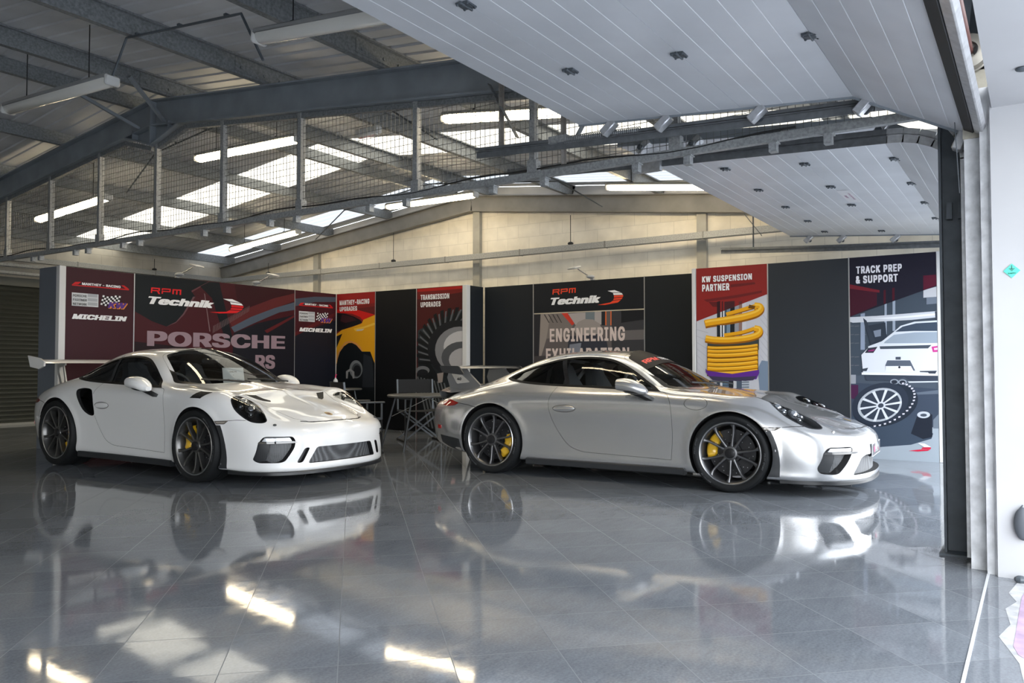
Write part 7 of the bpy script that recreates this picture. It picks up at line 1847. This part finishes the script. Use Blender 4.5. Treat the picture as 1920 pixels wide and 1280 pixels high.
    both(patch(bvh, offset_poly(round_poly(IND, .01), -.008), SIDE, .0045, 0, .03), 'indicator_lens', mat('indicator_lens', (.30, .27, .24), .12, coat=1))
    # bumper to wing joint, black arch edge behind the bumper
    both(line_strip(bvh, [(.44, .598 if rs else .582), (.53, .605 if rs else .59), (.60, .602 if rs else .59)], SIDE, .004), 'bumper_joint', dark)
    rA = arches(rs)[0][2]; zc = arches(rs)[0][1]
    ED = [(math.sqrt(max(0, (rA+.001)**2-(z-zc)**2)), z) for z in (.555, .50, .44, .38, .32, .26, .20, .16)]
    ED2 = [(x+w, z) for (x, z), w in zip(ED, (.050, .044, .043, .046, .052, .062, .078, .095))]
    both(patch(bvh, ED[::1]+ED2[::-1], SIDE, .003, .006, .03), 'arch_guard', mat('satin_black', (.025, .027, .03), .42))
    # ---- grilles
    gm = extras['mesh']
    both(patch(bvh, round_poly(offset_poly(INT, .004), .025), FRONT, -.045, 0, .03), 'side_grille', gm)
    vane = [(-.825, .215), (-.81, .40), (-.735, .40), (-.765, .205)] if not rs else [(-.825, .23), (-.81, .40), (-.74, .40), (-.765, .215)]
    both(patch(bvh, vane, FRONT, -.022, .004, .03), 'air_guide', mat('satin_black', (.025, .027, .03), .42))
    patch(bvh, round_poly(offset_poly(CEN, .004), .02), FRONT, -.05, 0, .04).build('grille', gm, root, 180)
    if SLOT: both(patch(bvh, offset_poly(SLOT, .003), FRONT, -.035, 0, .03), 'slot_grille', mat('satin_black', (.025, .027, .03), .42))
    zt = INT[3][1]
    DRL = [(-.782, zt-.040), (-.765, zt-.012), (-.60, zt-.010), (-.585, zt-.040)]
    both(patch(bvh, DRL, FRONT, -.006, .03, .03), 'daytime_light', mat('drl_lens', (.42, .44, .47), .15, .3, coat=1))
    BAR = [(-.800, zt-.062), (-.795, zt-.044), (-.575, zt-.042), (-.535, zt-.052), (-.575, zt-.060)]
    both(patch(bvh, BAR, FRONT, .003, .04, .03), 'intake_blade', gloss)
    # ---- splitter and skirts
    nv = 9; jr = 1*nv
    def lip(i0, i1, out, z0, z1, dx=0):
        path = [(G[i, jr, 0], G[i, jr, 1]) for i in range(i0, i1+1)]
        full = [(x, -y) for x, y in path[::-1]]+path[1:] if i0 == 0 else path
        P = []
        for i, (x, y) in enumerate(full):
            a = Vector(full[max(i-1, 0)]); b = Vector(full[min(i+1, len(full)-1)]); t = (b-a).normalized(); n_ = Vector((t.y, -t.x))
            if n_.dot(Vector((x+1.0, y))) < 0: n_ = -n_
            o = out(x) if callable(out) else out
            i_ = Vector((x, y))-n_*.05; e = Vector((x, y))+n_*o
            P.append([(i_.x, i_.y, z1), (e.x-n_.x*.004, e.y-n_.y*.004, z1), (e.x, e.y, z1-.004), (e.x, e.y, z0+.004), (e.x-n_.x*.006, e.y-n_.y*.006, z0), (i_.x, i_.y, z0), (i_.x, i_.y, z1)])
        return MB().grid(P)
    iF = next(i for i in range(U) if G[i, jr, 0] < .43)
    lip(0, iF, (lambda x: .012+.030*max(0, min(1, (x-.45)/.4))), .105, .138).build('front_splitter', blk, root, 40)
    lip(0, iF, (lambda x: .004+.012*max(0, min(1, (x-.45)/.4))), .136, .172 if rs else .160).build('splitter_edge', mat('satin_black', (.025, .027, .03), .42), root, 40)
    sk = MB(); P = []
    for k in range(25):
        x = -.42-(1.63)*k/24; h, n_ = hit(bvh, SIDE, x, .20); y = h.y
        P.append([(x, y+.09, .175), (x, y-.006, .182), (x, y-.014, .172), (x, y-.012, .125), (x, y+.0, .118), (x, y+.09, .118), (x, y+.09, .175)])
    sk.grid(P); sk.add(P[0][:6], [tuple(range(6))]); sk.add(P[-1][:6], [tuple(range(6))])
    both(sk, 'side_skirt', mat('satin_black', (.025, .027, .03), .42), root, 40)
    und = MB(); und.box((-1.2, 0, .145), (3.4, 1.30, .05)); und.box((.62, 0, .135), (.5, 1.0, .04)); und.build('underbody', dark, root)
    # ---- mirrors
    mx_ = .05 if rs else 0.0; mm = MB(); Ym = -.955; zm = .905+zz*.6
    P = []
    for k in range(13):
        t = k/12; x = -1.01+.275*t+mx_
        hw = .095*math.sqrt(max(.02, 1-((t-.30)/.74)**2 if t > .30 else 1-.10*((.30-t)/.30)**2)); hh = .064*math.sqrt(max(.015, 1-((t-.30)/.74)**2 if t > .30 else 1-.25*((.30-t)/.30)**2))
        P.append([(x+.03*(1 if math.sin(a) > 0 else 0)*0, Ym+hw*math.copysign(abs(math.cos(a))**.8, math.cos(a)), zm+.022-.062*t*t+hh*math.copysign(abs(math.sin(a))**.8, math.sin(a))) for a in [2*PI*q/20 for q in range(21)]])
    mm.grid(P); mm.add(P[-1][:20], [tuple(range(20))])
    hs = both(mm, 'door_mirror', paint, doors, 60)
    mg = MB(); mg.add([(x-.002, y, z) for x, y, z in P[0][:20]], [tuple(range(20))]); both(mg, 'mirror_glass', chrome, doors, 60)
    ms = MB()
    ms.grid([[(x+a*.03, y, z+b*.012) for a, b in ((-1.2, -1.4), (-1.2, 1.4), (1.2, 1.4), (1.2, -1.4), (-1.2, -1.4))] for x, y, z in ((-.93+mx_, -.93, .868+zz*.6), (-.85+mx_, -.93, .852+zz*.6), (-.78+mx_, -.905, .822+zz*.6), (-.735+mx_, -.872, .792+zz*.6), (-.715+mx_, -.84, .775+zz*.6))])
    lw = MB(); lw.ellipsoid((-.885+mx_, Ym, zm-.036), (.112, .080, .026), 16, 8, Matrix.Rotation(.16, 3, 'Y'))
    both(ms, 'mirror_arm', blk, doors, 40); both(lw, 'mirror_base', gloss, doors, 60)
    # ---- door handles
    dh = MB(); h0, n0 = hit(bvh, SIDE, -1.62, .685)
    P = []
    for k in range(15):
        t = -1+2*k/14; x = -1.62+.118*t; hh = .030*math.sqrt(max(0.002, 1-t*t)); b, _ = hit(bvh, SIDE, x, .685)
        P.append([(x, b.y-.003-.014*math.cos(a)*math.sqrt(max(0, 1-t*t)), .685+.004*t+hh*math.sin(a)) for a in [-PI/2+PI*q/8 for q in range(9)]])
    dh.grid(P); both(dh, 'door_handle', paint, doors, 70)
    both(ring_patch(bvh, [(-1.62+.124*math.cos(t), .685+.037*math.sin(t)) for t in [2*PI*k/32 for k in range(32)]], [(-1.62+.116*math.cos(t), .685+.031*math.sin(t)) for t in [2*PI*k/32 for k in range(32)]], SIDE, .0012), 'handle_recess', mat('handle_shadow_gap', (.05, .05, .052), .4), doors)
    # ---- rear: lamps, valance
    TL = [(-3.16, .685), (-3.13, .742), (-3.02, .742), (-2.88, .712), (-2.94, .682), (-3.04, .672)]
    both(patch(bvh, round_poly(TL, .015), SIDE, .004, .006, .03), 'tail_light', mat('tail_red', (.30, .008, .006), .08, coat=1))
    both(line_strip(bvh, [(-2.90, .712), (-2.75, .695), (-2.62, .672)], SIDE, .005), 'bumper_seam', dark)
    both(patch(bvh, round_poly([(-3.215, .425), (-3.215, .465), (-3.155, .462), (-3.155, .425)], .008), SIDE, .004, .006, .03), 'rear_reflector', mat('reflector_red', (.55, .01, .01), .15, coat=1))
    if not rs:
        both(patch(bvh, [(-2.83, .19), (-2.87, .33), (-3.0, .345), (-3.18, .36), (-3.16, .28), (-3.05, .24)], SIDE, .003, .005, .04), 'rear_valance', mat('satin_black', (.025, .027, .03), .42))
    # ---- cabin
    cb = MB(); cb.box((-.87, 0, .72), (.36, 1.30, .30), bev=.08); cb.box((-1.0, -.36, .84), (.22, .40, .10), bev=.04); cb.box((-.70, 0, .84), (.30, 1.22, .06), bev=.02)
    cb.build('dashboard', fab, root, 50)
    fl = MB(); fl.box((-1.5, 0, .33), (1.7, 1.3, .03)); fl.box((-1.35, 0, .45), (.9, .22, .2), bev=.05); fl.box((-2.3, 0, .60), (.5, 1.25, .5), bev=.08); fl.build('cabin_floor', dark, root)
    sw = MB(); c = Vector((-1.10, -.36, .86)); R_ = Matrix.Rotation(math.radians(-22), 3, 'Y')
    sw.tube([c+R_ @ Vector((0, .175*math.cos(t), .175*math.sin(t))) for t in [2*PI*k/28 for k in range(28)]], .016, 8, True)
    for a in (0, PI, -PI/2): sw.beam(c, c+R_ @ Vector((0, .17*math.cos(a), .17*math.sin(a))), .03, .02)
    sw.ellipsoid(c, (.03, .06, .06), 12, 8); sw.build('steering_wheel', seatm, root, 60)
    for s in (-1, 1):
        st = MB(); y0 = s*.36
        P = []
        for (x, z, hw, dep) in ((-1.30, .42, .22, .10), (-1.55, .42, .24, .14), (-1.72, .50, .24, .14), (-1.80, .70, .23, .12), (-1.86, .88, .20, .10), (-1.90, 1.0, .13, .09), (-1.93, 1.10, .115, .08), (-1.945, 1.135, .08, .05)):
            P.append([(x+dx*dep, y0+hw*dy, z+(.06*abs(dy)**3 if z < .5 else 0)) for dx, dy in ((.5+.5*0, -.75), (1.0, -1), (.4, -1.05), (-.4, -.95), (-.5, 0), (-.4, .95), (.4, 1.05), (1.0, 1), (.5, .75), (.25, 0), (.5, -.75))])
        st.grid(P); st.add(P[-1][:10], [tuple(range(10))])
        st.build('seat', seatm, root, 60)
    rm = MB(); rm.box((-1.02, 0, 1.135+zz), (.03, .24, .06), bev=.015); rm.cyl((-1.03, 0, 1.16+zz), (-1.06, 0, 1.215+zz), .01, 8); rm.build('rear_view_mirror', gloss, root, 40)
    cg = MB(); rr = .020
    hoop = [(-1.98, -.56, .45), (-1.98, -.60, .85), (-1.98, -.50, 1.08), (-1.98, -.40, 1.135), (-1.98, 0, 1.155), (-1.98, .40, 1.135), (-1.98, .50, 1.08), (-1.98, .60, .85), (-1.98, .56, .45)]
    cg.tube(hoop, rr, 8); cg.tube([(-1.98, -.42, 1.12), (-1.98, .54, .55)], rr, 8); cg.tube([(-1.98, .42, 1.12), (-1.98, -.54, .55)], rr, 8)
    for s in (-1, 1): cg.tube([(-1.98, s*.42, 1.11), (-2.45, s*.46, .90)], rr, 8)
    cg.build('roll_cage', extras.get('cage', blk), root, 60)
    # ---- wheels
    if rs: spec = [(0, .3465, .272, .26, .928), (-2.453, .364, .285, .32, .946)]
    else: spec = [(0, .340, .270, .245, .900), (-2.457, .3455, .270, .305, .925)]
    for i, (x, r, rim, w_, yo) in enumerate(spec):
        for s in (-1, 1):
            ca = 160 if i == 0 else -20
            if s > 0: ca = 180-ca
            make_wheel(root, x, s, r, rim, w_, yo, 0, M, ca, hub_red=False)
    return root, bvh, dict(doors=doors, hood=hood, body=body, blk=blk, gloss=gloss, dark=dark, chrome=chrome, satin=satin, both=both, ws_pt=ws_pt, DLO=DLO, WSp=WSp, zz=zz)
# ---------------------------------------------------------------- the two cars
def mesh_grille_mat():
    if 'grille_mesh' in MATS: return MATS['grille_mesh']
    m = mat('grille_mesh', (.02, .02, .022), .5); nt = m.node_tree; p = nt.nodes['Principled BSDF']
    tc = nt.nodes.new('ShaderNodeTexCoord'); vo = nt.nodes.new('ShaderNodeTexVoronoi'); vo.inputs['Scale'].default_value = 130; vo.inputs['Randomness'].default_value = 0.0
    cr = nt.nodes.new('ShaderNodeValToRGB'); cr.color_ramp.elements[0].position = .40; cr.color_ramp.elements[0].color = (.004, .004, .005, 1); cr.color_ramp.elements[1].position = .55; cr.color_ramp.elements[1].color = (.16, .165, .175, 1)
    nt.links.new(tc.outputs['Object'], vo.inputs['Vector']); nt.links.new(vo.outputs['Distance'], cr.inputs[0]); nt.links.new(cr.outputs[0], p.inputs['Base Color'])
    return m
def wing_surface(xs_te, xs_le, span, z0, camber, thick, sag=0.0, n=17):
    P = []
    for k in range(n):
        y = -span+2*span*k/(n-1); q = (y/span)**2
        le = xs_le-.03*q; ring = []
        for (t, up_) in ((0, 0), (.12, .55), (.35, 1), (.65, .75), (1, .12), (1, -.12), (.65, -.35), (.35, -.5), (.12, -.4), (0, 0)):
            ring.append((le+(xs_te-le)*t, y, z0+sag*q+camber*t+thick*up_))
        P.append(ring)
    return MB().grid(P)
def white_car():
    paint = flake_paint('paint_white', (.80, .80, .80), 0, .28)
    rimm = mat('rim_dark_satin', (.13, .129, .127), .33, .8)
    root, bvh, d = build_car('sports_car', True, (5.474, 6.639, 0), -1.560, 'white sports car with tall rear wing and a price card in its windscreen', paint, dict(rim=rimm, mesh=mesh_grille_mat()))
    both = d['both']; blk = d['blk']; satin = mat('satin_black', (.025, .027, .03), .42)
    # rear wing on two swan-neck stands
    w = wing_surface(-3.33, -3.02, .80, 1.135, .045, .022); w.build('rear_wing', paint, root, 50)
    ep = MB(); ep.prism([(-3.36, 1.225), (-3.30, 1.09), (-3.10, 1.065), (-2.99, 1.10), (-2.98, 1.15), (-3.08, 1.19)], -.815, -.795, 'y'); both(ep, 'wing_endplate', paint, root, 40)
    st = MB()
    st.prism([(-3.20, .84), (-3.29, 1.02), (-3.30, 1.125), (-3.12, 1.145), (-3.12, 1.11), (-3.24, 1.085), (-3.24, 1.03), (-3.15, .84)], -.505, -.485, 'y'); st.prism([(-3.10, .84), (-3.17, 1.10), (-3.15, 1.11), (-3.065, .84)], -.505, -.49, 'y'); both(st, 'wing_stand', mat('alloy_bright', (.55, .56, .57), .35, .8), root, 40)
    dk = MB(); P = []
    for k in range(15):
        y = -.58+1.16*k/14; q = (y/.58)**2
        P.append([(-2.96+.02*q, y, .90-.055*q), (-3.14+.03*q, y, .875-.05*q), (-3.30+.05*q, y, .885-.07*q), (-3.32+.05*q, y, .875-.07*q), (-3.30+.06*q, y, .78-.04*q), (-2.98, y, .78)])
    dk.grid(P); dk.build('engine_lid_spoiler', paint, root, 50)
    # air outlets
    N1 = [(.205, -.515), (.225, -.395), (.345, -.315), (.375, -.335), (.335, -.395)]
    p1 = patch(bvh, N1, TOP, .0015, 0, .03); both(p1, 'bonnet_duct', d['dark'], d['hood'])
    LF = Frame((1, 0, 0), Vector((0, .62, .785)), (0, .785, -.62), (0, -.86, .82))
    LV = [(-.10, -.045), (-.035, .05), (.115, .055), (.05, -.045)]
    both(patch(bvh, LV, LF, .0015, 0, .03), 'wing_louvre', d['dark'])
    sl = MB()
    for k in range(4):
        a = -.095+.048*k; q = []
        for t in (0, .33, .66, 1):
            h, n = hit(bvh, LF, a+.068*t, -.045+.098*t); q.append(h+n*.004)
        sl.tube(q, [.006]*4, 6)
    both(sl, 'louvre_blade', satin)
    # crest, lid seam, tow cap
    h, n = hit(bvh, TOP, .82, 0)
    cr = [(.79, -.026), (.80, -.034), (.85, -.034), (.862, 0), (.85, .034), (.80, .034), (.79, .026), (.782, 0)]
    patch(bvh, cr, TOP, .002, 0, .02).build('crest_badge', mat('crest_gold', (.50, .33, .10), .3, .8), d['hood'])
    patch(bvh, [(x*.55+.82*.45, y*.5) for x, y in cr], TOP, .003, 0, .02).build('crest_shield', mat('crest_dark', (.10, .02, .015), .4), d['hood'])
    P = [(.865, -.40), (.925, -.30), (.965, -.15), (.975, 0), (.965, .15), (.925, .30), (.865, .40)]
    line_strip(bvh, P, TOP, .012, .001).build('bonnet_seam', d['dark'], root)
    e = MB(); h, n = hit(bvh, FRONT, -.66, .56); e.ellipsoid(h, (.016, .018, .012), 10, 8); both(e, 'tow_eye_cap', satin, root, 60)
    for s in (-1, 1): pass
    both(line_strip(bvh, smooth_poly([(-2.105, .835), (-2.04, .866), (-1.95, .872), (-1.835, .853), (-1.775, .78), (-1.752, .68), (-1.748, .585), (-1.80, .558), (-1.875, .572), (-1.96, .622), (-2.045, .73)], 3), SIDE, .014, .003), 'intake_lip', paint)
    # price card standing on the dash behind the glass
    pc = MB(); pc.box((0, 0, .085), (.004, .24, .17)); o = pc.build('price_card', mat('card_white', (.72, .76, .80), .5))
    tag(o, 'white price card standing on the dash behind the windscreen of the white car', 'card')
    c, s_ = math.cos(-1.56), math.sin(-1.56)
    o.location = (5.474+c*-.75-s_*.10, 6.639+s_*-.75+c*.10, .915); o.rotation_euler = (0, math.radians(-14), -1.56-math.radians(14))
    ink = mat('card_ink', (.03, .03, .035), .6)
    for txt, hh, yy, xx in (('£182,995', .020, .118, 0), ('911', .008, .085, 0), ('RPM', .011, .035, -.06), ('TECHNIK', .008, .035, .05)):
        V, F = text_geo(txt, hh, .9, 0, .02, 'C'); mesh_obj('card_print', [(.0035+p.k*.00005, p[0]+xx, p[1]+yy) for p in V], F, ink, o)
    return root
def silver_car():
    paint = flake_paint('paint_silver', (.66, .66, .665), .80, .25)
    rimm = mat('rim_satin_grey', (.145, .145, .15), .33, .8)
    root, bvh, d = build_car('sports_car', False, (7.679, 2.281, 0), -1.529, 'silver sports car with low rear wing and yellow brake calipers', paint, dict(rim=rimm, mesh=mesh_grille_mat(), cage=mat('cage_grey', (.25, .26, .27), .4)))
    both = d['both']; satin = mat('satin_black', (.025, .027, .03), .42); grey = mat('wing_grey', (.20, .205, .215), .35, .5)
    w = wing_surface(-3.27, -3.0, .66, 1.075, .03, .018, -.006); w.build('rear_wing', paint, root, 50)
    ep = MB(); ep.prism(round_poly([(-3.29, 1.105), (-3.25, 1.03), (-3.0, 1.005), (-2.96, 1.01), (-3.03, 1.10)], .02), -.675, -.655, 'y'); both(ep, 'wing_endplate', satin, root, 40)
    ST = [(-3.30, .80), (-3.36, .97), (-3.33, 1.06), (-3.10, 1.07), (-3.08, 1.04), (-2.90, .88), (-2.95, .85), (-3.10, .82)]
    st = MB(); st.prism(ST, -.43, -.40, 'y'); both(st, 'wing_stand', grey, root, 40)
    ins = MB(); ins.prism(round_poly([(-3.30, 1.02), (-3.15, 1.0), (-3.04, .92), (-3.22, .90)], .015), -.434, -.430, 'y'); both(ins, 'stand_inlay', paint, root, 40)
    V, F = text_geo('40', .042, 1.1, .1, .03, 'C'); tb = MB(); tb.add([(-3.19+p[0], -.4365-p.k*.00006, .94+p[1]) for p in V], F); tb.build('stand_number', satin, root)
    dk = MB(); P = []
    for k in range(15):
        y = -.62+1.24*k/14; q = (y/.62)**2
        P.append([(-2.75+.02*q, y, .965-.09*q), (-3.0+.03*q, y, .885-.06*q), (-3.20+.03*q, y, .875-.07*q), (-3.36+.05*q, y, .90-.075*q), (-3.385+.05*q, y, .885-.075*q), (-3.36+.06*q, y, .80-.05*q), (-2.98, y, .75)])
    dk.grid(P); dk.build('engine_lid_spoiler', paint, root, 50)
    # sun strip with lettering across the top of the windscreen
    SS = [(-.90, -.575), (-.87, -.43), (-.86, -.2), (-.855, 0), (-.86, .2), (-.87, .43), (-.90, .575), (-1.07, .525), (-1.14, .46), (-1.175, .28), (-1.19, 0), (-1.175, -.28), (-1.14, -.46), (-1.07, -.525)]
    v_, f_, _ = fill(SS, .04); MB().add([d['ws_pt'](p.x, p.y, .0012) for p in v_], f_).build('sun_strip', mat('strip_black', (.010, .010, .012), .5, spec=.06), root, 180)
    red = mat('print_red', (.75, .035, .03), .45); wht = mat('print_white', (.85, .85, .85), .45)
    for txt, y0, wd, m_, hh in (('RPM', -.43, .33, red, .085), ('TECHNIK', -.06, .52, wht, .075)):
        V, F = text_geo(txt, hh, 1, .15, .03, 'L'); mn = min(p[0] for p in V); k = wd/(max(p[0] for p in V)-mn); vv = []
        for p in V:
            y = y0+(p[0]-mn)*k; vv.append(d['ws_pt'](-.955+.03*(1-(y/.5)**2)-p[1], y, .0028+p.k*.00006))
        mesh_obj('strip_lettering', vv, F, m_, root)
    # number plate on its bracket, washer cap, seam of the lid
    nb = MB(); nb.box((1.045, -.03, .365), (.03, .50, .10), bev=.01); nb.build('plate_holder', satin, root)
    npb = MB(); npb.box((1.066, -.03, .372), (.008, .52, .112)); o = npb.build('number_plate', mat('plate_white', (.72, .73, .75), .25), root)
    pb = MB(); pb.box((1.0705, -.03, .372), (.002, .50, .098)); pb.build('plate_panel', mat('plate_dark', (.05, .05, .06), .3), root)
    rd = MB(); rd.cyl((1.070, -.17, .372), (1.073, -.17, .372), .025, 16); rd.build('plate_spot', mat('print_pink', (.75, .03, .18), .4), root)
    V, F = text_geo('RPM TECHNIK', .028, .9, .1, .02, 'L'); mesh_obj('plate_lettering', [(1.0725+p.k*.00006, -.12+p[0], .36+p[1]) for p in V], F, wht, root)
    P = [(.865, -.40), (.925, -.30), (.965, -.15), (.975, 0), (.965, .15), (.925, .30), (.865, .40)]
    line_strip(bvh, P, TOP, .007, .001).build('bonnet_seam', d['dark'], root)
    e = MB(); h, n = hit(bvh, FRONT, -.66, .545); e.ellipsoid(h, (.014, .015, .012), 10, 8); both(e, 'washer_cap', d['chrome'], root, 60)
    cr = [(.80, -.026), (.81, -.032), (.85, -.032), (.862, 0), (.85, .032), (.81, .032), (.80, .026), (.792, 0)]
    patch(bvh, cr, TOP, .002, 0, .02).build('crest_badge', mat('crest_gold', (.50, .33, .10), .3, .8), d['hood'])
    return root
white_car()
silver_car()
